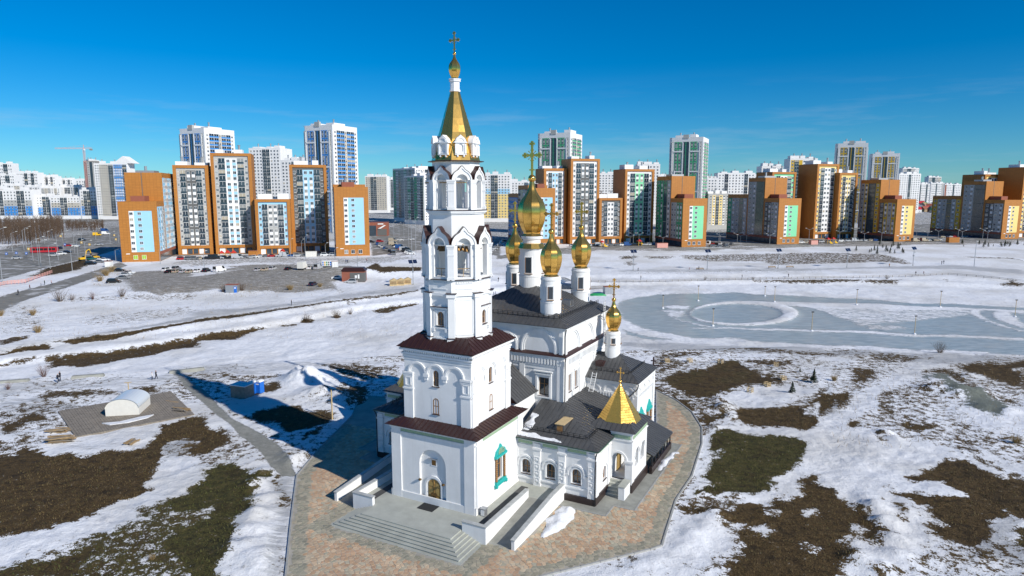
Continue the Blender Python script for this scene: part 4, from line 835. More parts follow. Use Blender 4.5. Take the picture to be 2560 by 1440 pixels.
def koko_curve(R, amp, n=20):
    return [(-R * (1 + amp * math.exp(-(((t - math.pi / 2) / .20) ** 2))) * math.cos(t), R * (1 + amp * math.exp(-(((t - math.pi / 2) / .20) ** 2))) * math.sin(t)) for t in [math.pi * i / n for i in range(n + 1)]]
def belfry(ap, z0, zs, spring, r, R, amp, ztop, name, wall_top):
    """open octagonal arcade with ogee gables"""
    sd = ap * math.tan(math.pi / 8); mb = MB()
    for i in range(8):
        M = face(45 * i, ap); wall_open(mb, M, -sd, sd, z0, spring + .02, [(0, r, zs, spring, False)], t=.55, back=True)
        Mp = face(45 * i + 22.5, ap / math.cos(math.pi / 8))
        w = .34
        mb.box(-w, w, -.14, .4, z0, spring, 0, Mp); mb.box(-w - .1, w + .1, -.26, .4, spring - .16, spring + .04, 0, Mp); mb.box(-w - .05, w + .05, -.2, .4, spring - .34, spring - .16, 0, Mp)
        mb.box(-w - .06, w + .06, -.22, .4, z0, z0 + .35, 0, Mp); mb.box(-w - .04, w + .04, -.18, .4, spring - 1.15, spring - 1.0, 0, Mp)
    # floor and ceiling inside
    mb.prism(octo(ap - .1, math.pi / 8 * 0), z0 - .3, z0 + .06)
    wall = mb.build(name, ST, church)
    cur = koko_curve(R, amp); inn = arc(0, r, 0, 20)
    k = MB(); dep = .5
    for j in range(20):
        a, b2_, c, e = inn[j], inn[j + 1], cur[j + 1], cur[j]
        k.quad((a[0], -.05, a[1]), (b2_[0], -.05, b2_[1]), (c[0], -.05, c[1]), (e[0], -.05, e[1]))
        k.quad((a[0], -.05, a[1]), (a[0], dep, a[1]), (b2_[0], dep, b2_[1]), (b2_[0], -.05, b2_[1]))
        k.quad((e[0], -.05, e[1]), (c[0], -.05, c[1]), (c[0], .95, c[1]), (e[0], .95, e[1]))
        k.quad((b2_[0], dep, b2_[1]), (a[0], dep, a[1]), (e[0], dep, e[1]), (c[0], dep, c[1]))
        # moulding and sheet-metal back
        f1 = .72; m0 = tuple(a[q] + (e[q] - a[q]) * f1 for q in (0, 1)); m1 = tuple(b2_[q] + (c[q] - b2_[q]) * f1 for q in (0, 1))
        k.quad((m0[0], -.16, m0[1]), (m1[0], -.16, m1[1]), (c[0], -.16, c[1]), (e[0], -.16, e[1])); k.quad((m0[0], -.05, m0[1]), (m1[0], -.05, m1[1]), (m1[0], -.16, m1[1]), (m0[0], -.16, m0[1]))
        i0 = (a[0] * 1.16, a[1] * 1.16); i1 = (b2_[0] * 1.16, b2_[1] * 1.16)
        k.quad((a[0], -.11, a[1]), (b2_[0], -.11, b2_[1]), (i1[0], -.11, i1[1]), (i0[0], -.11, i0[1])); k.quad((i0[0], -.11, i0[1]), (i1[0], -.11, i1[1]), (i1[0], -.05, i1[1]), (i0[0], -.05, i0[1]))
        o0 = (e[0] * 1.035, e[1] * 1.035); o1 = (c[0] * 1.035, c[1] * 1.035)
        k.quad((o0[0], -.22, o0[1]), (o1[0], -.22, o1[1]), (o1[0], 1.25, o1[1]), (o0[0], 1.25, o0[1]), mi=1)
        k.quad((e[0], -.16, e[1]), (c[0], -.16, c[1]), (o1[0], -.22, o1[1]), (o0[0], -.22, o0[1]), mi=1)
    me = bpy.data.meshes.new('ogee_gable'); me.from_pydata(k.v, [], k.f); me.materials.append(ST); me.materials.append(M_['roof_brown']); me.polygons.foreach_set('material_index', k.m); me.update()
    for i in range(8):
        o = link('ogee_gable', me, wall); o.matrix_local = face(45 * i, ap + .02) @ Matrix.Translation((0, 0, spring))
    return wall
bel_b = belfry(AP, 25.6, 25.9, 29.35, .72, 1.36, .40, 31.3, 'lower_belfry', 30)
dr = MB(); dr.prism(octo(2.95), 29.2, 32.6, top=octo(2.82)); dr.prism(octo(3.0), 32.6, 32.75); dr.prism(octo(3.12), 32.75, 32.95)
drum_mid = dr.build('octagon_drum', ST, church)
cpp = MB(); cpp.prism(octo(3.2), 32.95, 33.03); cpp.build('metal_capping', M_['roof_brown'], drum_mid)
bel_c = belfry(2.82, 33.03, 33.15, 36.15, .62, 1.10, .34, 37.6, 'upper_belfry', 37)
dr = MB(); dr.prism(octo(2.42), 36.1, 38.15); drum_top = dr.build('octagon_drum', ST, church)
# inner core so that the sky does not show through from below: landing and stair newel
ld = MB()
for i in range(12): ld.box(-.25, .25, -.02, .02, 25.7 + i * .28, 25.74 + i * .28, 0, Matrix.Translation((-1.6, .9, 0)))
ld.box(-1.87, -1.83, .88, .92, 25.6, 29.2); ld.box(-1.37, -1.33, .88, .92, 25.6, 29.2); ld.build('ladder', M_['dark_metal'], bel_b)
be = MB(); be.box(-3.1, 3.1, -.08, .08, 29.25, 29.42); be.box(-.08, .08, -3.1, 3.1, 29.25, 29.42, 0, Matrix.Rotation(math.pi / 4, 4, 'Z')); be.box(-2.6, 2.6, -.07, .07, 36.1, 36.22, 0, Matrix.Rotation(-math.pi / 4, 4, 'Z')); be.box(-2.6, 2.6, -2.2, -2.06, 35.85, 35.97); be.build('bell_beam', M_['timber'], bel_b)
bell_p = [(0.001, .62), (.10, .60), (.17, .45), (.21, .25), (.30, .06), (.34, 0)]
bl = MB(); bl.lathe(bell_p[::-1], 14); bell_me = bpy.data.meshes.new('bell'); bell_me.from_pydata(bl.v, [], bl.f); bell_me.materials.append(M_['bronze']); bell_me.polygons.foreach_set('use_smooth', [True] * len(bl.f)); bell_me.update()
for th, xs in ((45, (-.45, 0, .42)), (0, (-.5, -.17, .17, .5)), (90, (-.4, .3)), (315, (0,))):
    for x in xs:
        o = link('bell', bell_me, bel_b); s = .75 + .5 * random.random(); o.matrix_local = face(th, 2.75) @ Matrix.Translation((x, 0, 29.25 - .62 * s)) @ Matrix.Scale(s, 4)
for th in (45, 0): rl = MB(); rl.box(-.8, .8, .1, .16, 26.75, 26.83, 0, face(th, 3.2)); rl.box(-.03, .03, .1, .16, 25.9, 26.8, 0, face(th, 3.2)); rl.build('guard_rail', M_['timber'], bel_b)
# spire
sp = MB(); sp.prism(octo(2.62), 38.1, 38.2); sp.prism(octo(2.45), 38.2, 45.6, top=octo(.42)); spire = sp.build('tent_spire', M_['gold_dark'], church)
ea = MB(); ea.prism(octo(2.86), 38.13, 38.22); ea.build('eave', M_['roof_brown'], spire)
for i in range(8):
    M = face(45 * i, 0)
    rows = 10
    for r in range(rows):
        z0, z1 = 38.25 + r * 7.35 / rows, 38.25 + (r + 1) * 7.35 / rows
        apf = lambda z: 2.47 + (z - 38.2) / 7.4 * (.44 - 2.47)
        a0, a1 = apf(z0) + .02, apf(z1) + .02; w0, w1 = a0 * math.tan(math.pi / 8), a1 * math.tan(math.pi / 8)
        nc = 2 if r < 6 else 1
        for c in range(nc):
            f0, f1 = -1 + 2 * c / nc, -1 + 2 * (c + 1) / nc; j = random.uniform(-.012, .012); j2 = random.uniform(-.010, .010)
            mb = MB(); mb.quad(T(M, w0 * f0 * .995, -a0 - j, z0), T(M, w0 * f1 * .995, -a0 - j2, z0), T(M, w1 * f1 * .995, -a1 - .012 + j, z1 + .02), T(M, w1 * f0 * .995, -a1 - .012 + j2, z1 + .02))
            mb.build('gilt_panel', M_['gold'], spire)
lu = MB()   # dormer aedicule: body with arched niche, ogee head, two drop pendants
wall_open(lu, Matrix.Identity(4), -.5, .5, 0, 1.15, [(0, .27, .18, .72, True)], t=.12)
lu.quad((-.3, .12, .1), (.3, .12, .1), (.3, .12, 1.1), (-.3, .12, 1.1)); lu.box(-.5, -.499, 0, 1.2, 0, 1.15); lu.box(.499, .5, 0, 1.2, 0, 1.15); lu.box(-.5, .5, 0.13, 1.2, 1.1, 1.15); lu.box(-.5, .5, 0, 1.0, -.02, 0)
for x in (-.5, .5): lu.box(x - .1, x + .1, -.1, .12, -.08, .95, 0)
lu.box(-.68, .68, -.14, 1.1, 1.08, 1.2); lu.box(-.62, .62, -.1, .8, -.16, -.04)
cv = koko_curve(.56, .3, 14); n0 = len(cv)
for j in range(n0 - 1):
    p, q = cv[j], cv[j + 1]; lu.quad((p[0], -.1, 1.2 + p[1]), (q[0], -.1, 1.2 + q[1]), (q[0], 1.3, 1.2 + q[1]), (p[0], 1.3, 1.2 + p[1]))
    lu.quad((0, -.1, 1.2), (q[0] , -.1, 1.2 + q[1]), (p[0], -.1, 1.2 + p[1]))
archivolt(lu, Matrix.Translation((0, -.1, 0)), 0, .34, .46, 1.2, 1.2, .06)
for x in (-.34, .34): lu.lathe([(.02, -.42), (.12, -.34), (.12, -.26), (.06, -.16)], 8, c=(x, 0))
lme = bpy.data.meshes.new('dormer'); lme.from_pydata(lu.v, [], lu.f); lme.materials.append(ST); lme.update()
for i in range(8):
    o = link('dormer', lme, spire); o.matrix_local = face(45 * i, 2.45) @ Matrix.Translation((0, 0, 38.95))
nk = MB(); nk.prism(octo(.55), 45.55, 45.75); nk.prism(octo(.47), 45.75, 46.6); nk.prism(octo(.58), 46.6, 46.8); nk.prism(octo(.62), 46.8, 46.88); nk.build('spire_neck', ST, church)
d, zt = onion(church, (0, 0), 46.9, .66, 8, 'spire_cupola'); cross(church, (0, 0), zt - .1, 2.0)
# ---- nave link between tower and main cube
rf = MB(); rf.prism([(-4.3, 5.4), (4.3, 5.4), (4.3, 11.4), (-4.3, 11.4)], 6, 10.0); rf.build('nave_wall', ST, church)
rr = MB(); rr.prism([(-4.75, 5.3), (4.75, 5.3), (4.75, 11.3), (-4.75, 11.3)], 9.95, 13.9, top=[(-.05, 5.3), (.05, 5.3), (.05, 11.3), (-.05, 11.3)]); nroof = rr.build('nave_roof', M_['roof_brown'], church)
for s in (-1, 1): roof_face(nroof, [(s * 4.8, 5.3, 9.97), (s * 4.8, 11.3, 9.97), (0, 11.3, 13.95), (0, 5.3, 13.95)], M_['roof_dark'], .6)
# ---- main cube
mc = MB(); A, B0, B1 = 8.3, 11.3, 26.8; BC = 19.05
def mface(th): return face(th, A if th in (90, 270) else 7.75, (0, BC))
for th in SIDES:
    M = mface(th); hw = 7.75 if th in (90, 270) else A
    if th == 0: ops = [(5.5, .7, 9.45, 11.8, False), (-5.5, .7, 9.45, 11.8, False)]
    elif th in (90, 270): ops = [(x * (1 if th == 90 else -1), .5, 9.9, 12.15, False) for x in (-6.0, -3.9, 3.9)]
    else: ops = []
    wall_open(mc, M, -hw, hw, 0, 14.95, ops, t=.35)
    mc.quad(T(M, -hw + .12, .12, 14.9), T(M, hw - .12, .12, 14.9), T(M, hw - .12, .12, 18.4), T(M, -hw + .12, .12, 18.4))
    for cx, r in ((-5.0, 2.35), (0, 2.35), (5.0, 2.35)) if th in (90, 270) else ((-4.75, 2.45), (0, 1.75), (4.75, 2.45)):
        M2 = M @ Matrix.Translation((0, .12, 0)); archivolt(mc, M2, cx, r - .22, r, 15.55, 15.0, .2); archivolt(mc, M2, cx, r - .45, r - .22, 15.55, 15.0, .1); archivolt(mc, M2, cx, r, r + .18, 15.55, 15.0, .12)
    for x in (-hw + .45, hw - .45): mc.box(x - .45, x + .45, -.18, .05, 0, 14.3, 0, M); mc.box(x - .28, x + .28, -.1, .2, 15, 18.2, 0, M)
    inner = (-2.55, 2.55) if th in (90, 270) else (-1.75, 1.75, 7.2 - .5)
    for x in (-2.5, 2.5): mc.box(x - .35, x + .35, -.14, .05, 0, 14.3, 0, M)
    for z, p in ((14.55, .3), (14.3, .2), (13.35, .14), (12.9, .08)): mc.box(-hw - .05, hw + .05, -p, .05, z, z + .2, 0, M)
    k = int(hw * 2 / .42)
    for i in range(k + 1):
        x = -hw + i * 2 * hw / k; mc.box(x - .1, x + .1, -.24, .05, 13.6, 14.3, 0, M)
    mc.box(-hw - .25, hw + .25, -.3, .2, 18.2, 18.42, 0, M)
    if th in (0, 180):
        for cx in (-5.5, 5.5):
            for x in (-.95, .95): mc.box(cx + x - .13, cx + x + .13, -.14, .02, 9.3, 12.2, 0, M)
            mc.box(cx - 1.15, cx + 1.15, -.22, .02, 12.2, 12.4, 0, M); mc.box(cx - 1.3, cx + 1.3, -.3, .02, 12.55, 12.68, 0, M); mc.box(cx - 1.1, cx + 1.1, -.15, .02, 9.2, 9.4, 0, M)
    else:
        for cx in (-6.0, -3.9, 3.9):
            cx *= 1 if th == 90 else -1
            for x in (-.7, .7): mc.box(cx + x - .1, cx + x + .1, -.12, .02, 9.8, 12.4, 0, M)
            mc.box(cx - .9, cx + .9, -.2, .02, 12.4, 12.6, 0, M)
main_wall = mc.build('main_wall', ST, church)
put_win(main_wall, mface(0), 5.5, 9.45, .7, 2.35, False, .35); put_win(main_wall, mface(0), -5.5, 9.45, .7, 2.35, False, .35)
for th, s in ((90, 1), (270, -1)):
    for x in (-6.0, -3.9, 3.9): put_win(main_wall, mface(th), x * s, 9.9, .5, 2.25, False, .35)
lg = MB()
for th in SIDES:
    M = mface(th); hw = 7.75 if th in (90, 270) else A; lg.prism([(-hw - .42, -.42), (hw + .42, -.42), (hw, .14), (-hw, .14)], 14.76, 14.8, 0, M, None)
    lg.quad(T(M, -hw - .42, -.42, 14.8), T(M, hw + .42, -.42, 14.8), T(M, hw, .14, 15.12), T(M, -hw, .14, 15.12))
lg.build('metal_ledge', M_['roof_brown'], main_wall)
mr = MB(); ra, rb0, rb1 = A + .5, B0 - .5, B1 + .5
mr.prism([(-ra, rb0), (ra, rb0), (ra, rb1), (-ra, rb1)], 18.42, 22.4, top=[(-1.0, 18.1), (1.0, 18.1), (1.0, 20), (-1.0, 20)])
mroof = mr.build('main_roof', M_['roof_dark'], church)
cor = [(-ra, rb0, 18.45), (ra, rb0, 18.45), (ra, rb1, 18.45), (-ra, rb1, 18.45)]; tp = [(-1.0, 18.1, 22.42), (1.0, 18.1, 22.42), (1.0, 20, 22.42), (-1.0, 20, 22.42)]
for i in range(4): j = (i + 1) % 4; roof_face(mroof, [cor[i], cor[j], tp[j], tp[i]], M_['roof_dark'], .62)
zr = lambda off: 18.5 + off * 3.95 / 7.2
snow_guard(mroof, (-ra + 1.5, rb0 + 1.3, zr(1.3)), (ra - 1.6, rb0 + 1.3, zr(1.3))); snow_guard(mroof, (ra - 1.5, rb0 + 1.8, zr(1.3)), (ra - 1.5, rb1 - 1.6, zr(1.3)))
hb = MB(); hb.box(4.9, 6.2, 18.0, 19.2, zr(2.4), zr(3.9), 0); hb.box(5.05, 6.25, 18.15, 19.05, zr(2.6), zr(3.9) + .04, 1); hb.build('roof_hatch', [M_['galvanised'], M_['roof_dark']], mroof)
def drum_dome(c, r, zb, zt, R, n, wins, lab):
    mb = MB(); mb.lathe([(r * 1.06, zb - 1.6), (r * 1.06, zb + .9), (r * 1.09, zb + .95), (r * 1.09, zb + 1.1), (r, zb + 1.15), (r, zt - .5), (r * 1.05, zt - .45), (r * 1.05, zt - .25), (r * .98, zt - .2), (r * .98, zt)], 40, c=c)
    o = mb.build('drum', ST, church, smooth=False)
    for th in wins:
        M = face(th, r * .985, c); f = MB(); wz0, wz1 = zb + 1.5, zb + 1.5 + (zt - zb - 2.1) * .72; ww = r * .26
        f.box(-ww - .12, ww + .12, -.09, .1, wz0 - .1, wz1 + .12, 0, M); f.box(-ww, ww, -.11, .1, wz0, wz1, 1, M); f.box(-ww, -ww + .06, -.13, .1, wz0, wz1, 2, M); f.box(-ww - .14, ww + .14, -.22, .1, wz0 - .18, wz0 - .1, 2, M)
        f.build('window', [ST, M_['glass'], M_['wood_frame']], o)
    return o
md = drum_dome((0, BC), 1.62, 22.6, 27.6, 1.96, 10, (10, 100, 190, 280), 'm')
co = MB(); co.lathe([(1.95, 27.35), (1.62, 28.0), (1.22, 28.05)], 10, c=(0, BC), rot=.1); co.build('gilt_collar', M_['gold'], md)
co = MB(); co.lathe([(1.2, 27.9), (1.2, 28.55), (1.38, 28.6), (1.38, 28.75), (1.45, 28.8), (1.45, 28.98)], 30, c=(0, BC)); co.build('upper_drum', ST, md)
d, zt = onion(church, (0, BC), 29.0, 1.96, 10); cross(church, (0, BC), zt - .2, 4.2)
for sa, sb in ((1, -1), (1, 1), (-1, 1), (-1, -1)):
    c = (5.2 * sa, BC + 5.1 * sb); drum_dome(c, 1.26, 20.1, 24.35, 1.48, 10, (22, 112, 202, 292), 's'); d, zt = onion(church, c, 24.35, 1.44, 10); cross(church, c, zt - .15, 3.0)
# ---- south and north sides (mirrored)
def side(s):
    sx = lambda p: (s * p[0], p[1]) + tuple(p[2:])
    def fa(th, dist, c=(0, 0)): return face(th if s > 0 else -th, dist, (s * c[0], c[1]))
    xs = (lambda x: x) if s > 0 else (lambda x: -x)
    # low annex wall: front face with three windows, outer face
    mb = MB(); Mf = face(0, 0, (0, 4.2)); fw = []
    for cx in (6.6, 9.75, 12.95): fw.append((s * cx, .56, 2.15, 3.35, True))
    wall_open(mb, Mf, min(s * 5.3, s * 15.2), max(s * 5.3, s * 15.2), 0.0, 6.5, fw, t=.45)
    Ms = fa(90, 15.2, (0, 11.5)); xo = lambda b: xs(b - 11.5)
    wall_open(mb, Ms, -7.3, 7.3, 0, 6.5, [(xo(7.25), .5, 2.0, 3.1, True)], t=.35)
    for cx, hw in ((8.07, .45), (11.2, .42), (14.8, .45)):
        mb.box(s * cx - hw, s * cx + hw, -.2, .02, 0.4, 6.1, 0, Mf); mb.box(s * cx - hw - .12, s * cx + hw + .12, -.3, .02, 5.35, 5.6, 0, Mf)
        for z in (1.3, 2.15, 3.0, 3.85):   # recessed squares with raised rims
            for e in (-1, 1): mb.box(s * cx + e * .3 - .05, s * cx + e * .3 + .05, -.27, -.19, z, z + .62, 0, Mf)
            mb.box(s * cx - .35, s * cx + .35, -.27, -.19, z + .62, z + .7, 0, Mf); mb.prism([(-.22, 0), (.22, 0), (.22, .44), (-.22, .44)], 0, .1, 0, Mf @ Matrix.Translation((s * cx, -.19, z + .1)) @ Matrix.Rotation(math.pi / 2, 4, 'X'), [(-.05, .17), (.05, .17), (.05, .27), (-.05, .27)])
    for cx in (6.6, 9.75, 12.95): archivolt(mb, Mf, s * cx, .92, 1.12, 3.35, 3.2, .14); archivolt(mb, Mf, s * cx, .58, .74, 3.35, 2.1, .08); mb.box(s * cx - 1.3, s * cx - .9, -.16, .02, 3.05, 3.25, 0, Mf); mb.box(s * cx + .9, s * cx + 1.3, -.16, .02, 3.05, 3.25, 0, Mf)
    mb.box(min(s * 5.4, s * 15.2), max(s * 5.4, s * 15.2), -.12, .02, 1.55, 1.75, 0, Mf)
    archivolt(mb, Ms, xo(7.25), .78, .95, 3.1, 3.0, .12)
    for x in (xo(4.7), xo(8.6)): mb.box(x - .4, x + .4, -.14, .02, .4, 6.1, 0, Ms)
    for M, x0, x1 in ((Mf, min(s * 5.4, s * 15.3), max(s * 5.4, s * 15.3)), (Ms, -7.4, 7.4)): mb.box(x0, x1, -.22, .02, 6.3, 6.52, 0, M); mb.box(x0, x1, -.12, .02, 5.62, 5.74, 0, M)
    annex = mb.build('annex_wall', ST, church)
    for cx in (6.6, 9.75, 12.95): put_win(annex, Mf, s * cx, 2.15, .56, 1.2, True, .45)
    put_win(annex, Ms, xo(7.25), 2.0, .5, 1.1, True, .35)
    f = MB()
    for c0, c1 in ((5.6, 7.4), (8.75, 10.6), (11.85, 14.1)): f.box(min(s * c0, s * c1), max(s * c0, s * c1), -.07, 0, 5.85, 6.18, 0, Mf)
    f.box(xo(5.3) if s > 0 else xo(8.4), xo(8.4) if s > 0 else xo(5.3), -.07, 0, 5.85, 6.18, 0, Ms); f.build('tile_frieze', M_['tile_green'], annex)
    f = MB(); f.box(min(s * 11.4, s * 15.3), max(s * 11.4, s * 15.3), -.24, 0, 0, .8, 0, Mf); f.box(-7.4, 7.4, -.16, 0, 0, .95, 0, Ms); f.build('plinth', M_['plinth_brown'], annex)
    ar = MB(); e = 15.65; P = [(5.3, 3.75), (e, 3.75), (e, 19), (8.2, 19), (8.2, 11.4), (5.3, 11.4)]
    top = [(5.3, 11.3), (8.35, 11.3), (8.35, 11.4), (8.25, 18.95), (8.2, 11.5), (5.3, 11.45)]
    pts = [sx(p) for p in P]
    # solid under the panels
    ridge = 9.0
    V = [sx((5.3, 3.75, 6.52)), sx((e, 3.75, 6.52)), sx((e, 19, 6.52)), sx((8.3, 19, 6.52)), sx((5.3, 11.3, ridge)), sx((8.35, 11.3, ridge)), sx((8.35, 19, ridge)), sx((5.3, 11.3, 6.52))]
    ar.quad(V[0], V[1], V[5], V[4]); ar.quad(V[1], V[2], V[6], V[5]); ar.quad(V[0], V[7], V[3], V[2], V[1]); ar.quad(V[2], V[3], V[6])
    arf = ar.build('annex_roof', M_['roof_dark'], church)
    up = lambda p, d=.02: (p[0], p[1], p[2] + d)
    roof_face(arf, [up(V[0]), up(V[1]), up(V[5]), up(V[4])], M_['roof_dark'], .62); roof_face(arf, [up(V[1]), up(V[2]), up(V[6]), up(V[5])], M_['roof_dark'], .62)
    zf = lambda q: 6.58 + q * (ridge - 6.52) / 7.5
    snow_guard(arf, sx((6.0, 5.3, zf(1.5))), sx((13.6, 5.3, zf(1.5)))); snow_guard(arf, sx((13.9, 5.6, zf(1.6))), sx((13.9, 8.2, zf(1.6))))
    f = MB(); f.box(min(s * 5.3, s * e), max(s * 5.3, s * e), 3.7, 3.76, 6.46, 6.56); f.box(min(s * e, s * (e + .06)), max(s * e, s * (e + .06)), 3.7, 9, 6.46, 6.56); f.build('gutter', M_['gutter_green'], arf)
    # roof dormer vent
    f = MB(); f.box(min(s * 9.6, s * 10.6), max(s * 9.6, s * 10.6), 5.9, 9.6, 7.0, 8.15, 0); f.box(min(s * 9.5, s * 10.7), max(s * 9.5, s * 10.7), 5.75, 9.9, 8.15, 8.2, 1); f.box(min(s * 9.75, s * 10.45), max(s * 9.75, s * 10.45), 5.88, 5.92, 7.3, 8.0, 2); f.build('roof_dormer', [M_['roof_dark'], M_['timber_pale'], M_['wood_frame']], arf)
    # down pipe
    f = MB(); f.bar(sx((15.5, 3.8, 6.4)), sx((15.3, 3.95, 5.9)), .13, n=8); f.bar(sx((15.3, 3.95, 5.9)), sx((15.3, 3.95, .15)), .13, n=8); f.build('down_pipe', M_['dark_metal'], annex)
    # low link block: main cube footing and chapel
    ch = MB(); Mc = fa(0, 0, (0, 18.9)); Mso = fa(90, 15.2, (0, 23.05))
    wall_open(ch, Mc, min(s * 8.2, s * 15.2), max(s * 8.2, s * 15.2), 6, 10.4, [], t=.2); wall_open(ch, Mso, -4.15, 4.15, 0, 10.4, [(xs(-1.9), .55, 2.6, 5.0, False), (xs(1.9), .55, 2.6, 5.0, False)], t=.3); Me = fa(180, 0, (0, 27.2)); wall_open(ch, Me, min(-s * 15.2, -s * 8.2), max(-s * 15.2, -s * 8.2), 0, 10.4, [], t=.2)
    for M, x0, x1 in ((Mc, min(s * 8.2, s * 15.25), max(s * 8.2, s * 15.25)), (Mso, -4.2, 4.2)):
        for z, p in ((10.2, .3), (9.95, .18), (8.6, .12)): ch.box(x0, x1, -p, .02, z, z + .2, 0, M)
        n_ = int((x1 - x0) / .4)
        for i in range(n_): ch.box(x0 + .2 + i * .4 - .09, x0 + .2 + i * .4 + .09, -.16, .02, 8.2, 8.6, 0, M)
        nn = 3 if M is Mc else 4
        for i in range(nn): cx = x0 + (i + .5) * (x1 - x0) / nn; r = (x1 - x0) / nn * .42; archivolt(ch, M, cx, r - .18, r, 8.85, 8.8, .12)
    for x in (-3.75, 3.75): ch.box(x - .4, x + .4, -.2, .02, 0, 9.9, 0, Mso)
    chap = ch.build('chapel_wall', ST, church)
    for x in (-1.9, 1.9):
        put_win(chap, Mso, xs(x), 2.6, .55, 2.4, False, .3, False); f = MB(); x_ = xs(x)
        f.box(x_ - 1.0, x_ + 1.0, -.3, 0, 2.2, 2.55, 0, Mso); f.build('window_apron', M_['teal_paint'], chap); f = MB(); f.box(x_ - 1.1, x_ + 1.1, -.3, 0, 5.1, 5.4, 0, Mso)
        f.prism([(-1.0, 0), (1.0, 0), (.8, .45), (.3, .8), (0, 1.2), (-.3, .8), (-.8, .45)], -.2, 0, 0, Mso @ Matrix.Translation((x_, 0, 5.4)) @ Matrix.Rotation(math.pi / 2, 4, 'X') @ Matrix.Scale(-1, 4, (0, 0, 1))); f.build('window_pediment', M_['teal_paint'], chap)
        for e in (-.8, .8): f = MB(); f.lathe([(.1 + .05 * abs(math.sin(i * math.pi / 2)), 2.5 + i * 2.6 / 20) for i in range(21)], 8, M=Mso @ Matrix.Translation((x_ + e, -.14, 0))); f.build('twisted_column', M_['wood_frame'], chap)
    cr = MB(); o1 = [sx(p) for p in ((8.1, 18.45), (15.65, 18.45), (15.65, 27.65), (8.1, 27.65))]; t1 = [sx(p) for p in ((8.1, 23.0), (11.4, 23.0), (11.4, 23.1), (8.1, 23.1))]
    if s < 0: o1.reverse(); t1.reverse()
    cr.prism(o1, 10.42, 12.95, top=t1); crf = cr.build('chapel_roof', M_['roof_dark'], church)
    q = [sx(p) for p in ((8.1, 18.45, 10.45), (15.65, 18.45, 10.45), (15.65, 27.65, 10.45), (8.1, 27.65, 10.45), (8.1, 23.05, 12.98), (11.4, 23.05, 12.98))]
    roof_face(crf, [q[0], q[1], q[5], q[4]], M_['roof_dark'], .6); roof_face(crf, [q[1], q[2], q[5]], M_['roof_dark'], .6); roof_face(crf, [q[2], q[3], q[4], q[5]], M_['roof_dark'], .6)
    snow_guard(crf, sx((8.6, 19.7, 11.15)), sx((13.9, 19.7, 11.15))); snow_guard(crf, sx((14.2, 20.0, 11.15)), sx((14.2, 26.0, 11.15)))
    f = MB(); f.box(min(s * 9.0, s * 10.1), max(s * 9.0, s * 10.1), 20.4, 21.4, 11.5, 12.25); f.build('roof_hatch', M_['roof_brown'], crf)
    f = MB(); f.bar(sx((15.6, 18.6, 10.3)), sx((15.45, 18.75, 9.7)), .13, n=8); f.bar(sx((15.45, 18.75, 9.7)), sx((14.2, 18.65, 8.3)), .13, n=8); f.bar(sx((14.2, 18.65, 8.3)), sx((14.2, 18.65, 7.0)), .13, n=8); f.build('down_pipe', M_['dark_metal'], chap)
    c = (s * 10.5, 23.05); drum_dome(c, .98, 13.0, 16.1, 1.15, 10, (22, 112, 202, 292), 'c'); d, z_ = onion(church, c, 16.1, 1.1, 10); cross(church, c, z_ - .12, 2.5)
    # porch with round arches and golden tent
    po = MB(); Mp = face(0, 0, (0, 9.3)); Mq = fa(90, 17.8, (0, 12.3))
    wall_open(po, Mp, min(s * 15.2, s * 17.8), max(s * 15.2, s * 17.8), 0, 7.3, [(s * 16.15, .82, 1.35, 3.75, True)], t=.5, back=True)
    wall_open(po, Mq, -3.0, 3.0, 0, 7.3, [(xs(-1.15), .72, 2.75, 4.2, True), (xs(1.15), .72, 2.75, 4.2, True)], t=.5, back=True)
    Mr = face(180, 0, (0, 15.3)); wall_open(po, Mr, min(-s * 15.2, -s * 17.8), max(-s * 15.2, -s * 17.8), 0, 7.3, [(-s * 16.15, .82, 2.75, 3.75, True)], t=.5, back=True)
    archivolt(po, Mp, s * 16.15, .95, 1.15, 3.75, 3.65, .12)
    for x in (-1.15, 1.15): archivolt(po, Mq, xs(x), .85, 1.02, 4.2, 4.1, .12)
    po.box(min(s * 17.05, s * 17.9), max(s * 17.05, s * 17.9), 9.15, 10.1, 1.0, 3.6); po.box(min(s * 16.95, s * 18.0), max(s * 16.95, s * 18.0), 9.05, 10.2, 3.6, 3.85)
    for M, x0, x1 in ((Mp, min(s * 15.2, s * 17.9), max(s * 15.2, s * 17.9)), (Mq, -3.1, 3.1)): po.box(x0, x1, -.25, .02, 7.1, 7.32, 0, M); po.box(x0, x1, -.12, .02, 6.2, 6.32, 0, M)
    po.box(min(s * 15.2, s * 17.6), max(s * 15.2, s * 17.6), 9.5, 15.1, 0, 1.35, 0)
    porch = po.build('porch_wall', ST, church)
    f = MB(); f.box(min(s * 15.35, s * 17.6), max(s * 15.35, s * 17.6), -.07, 0, 6.45, 6.85, 0, Mp); f.box(-2.8, 2.8, -.07, 0, 6.45, 6.85, 0, Mq); f.build('tile_frieze', M_['tile_green'], porch)
    f = MB(); f.box(-3.1, 3.1, -.18, .05, 0, 1.15, 0, Mq); f.box(min(s * 17.02, s * 17.95), max(s * 17.02, s * 17.95), 9.08, 10.15, 0, 1.0); f.build('plinth', M_['plinth_brown'], porch)
    dd = MB(); Mdd = fa(90, 15.22, (0, 12.3)); dl = [(-.75, 1.36)] + arc(0, .75, 3.3) + [(.75, 1.36)]
    dd.prism([(x, z) for x, z in dl], 0, .1, 0, Mdd @ Matrix.Rotation(math.pi / 2, 4, 'X')); dd.box(-.03, .03, -.14, -.1, 1.4, 4.0, 1, Mdd); dd.build('door', [M_['door_panel'], M_['door_wood']], porch)
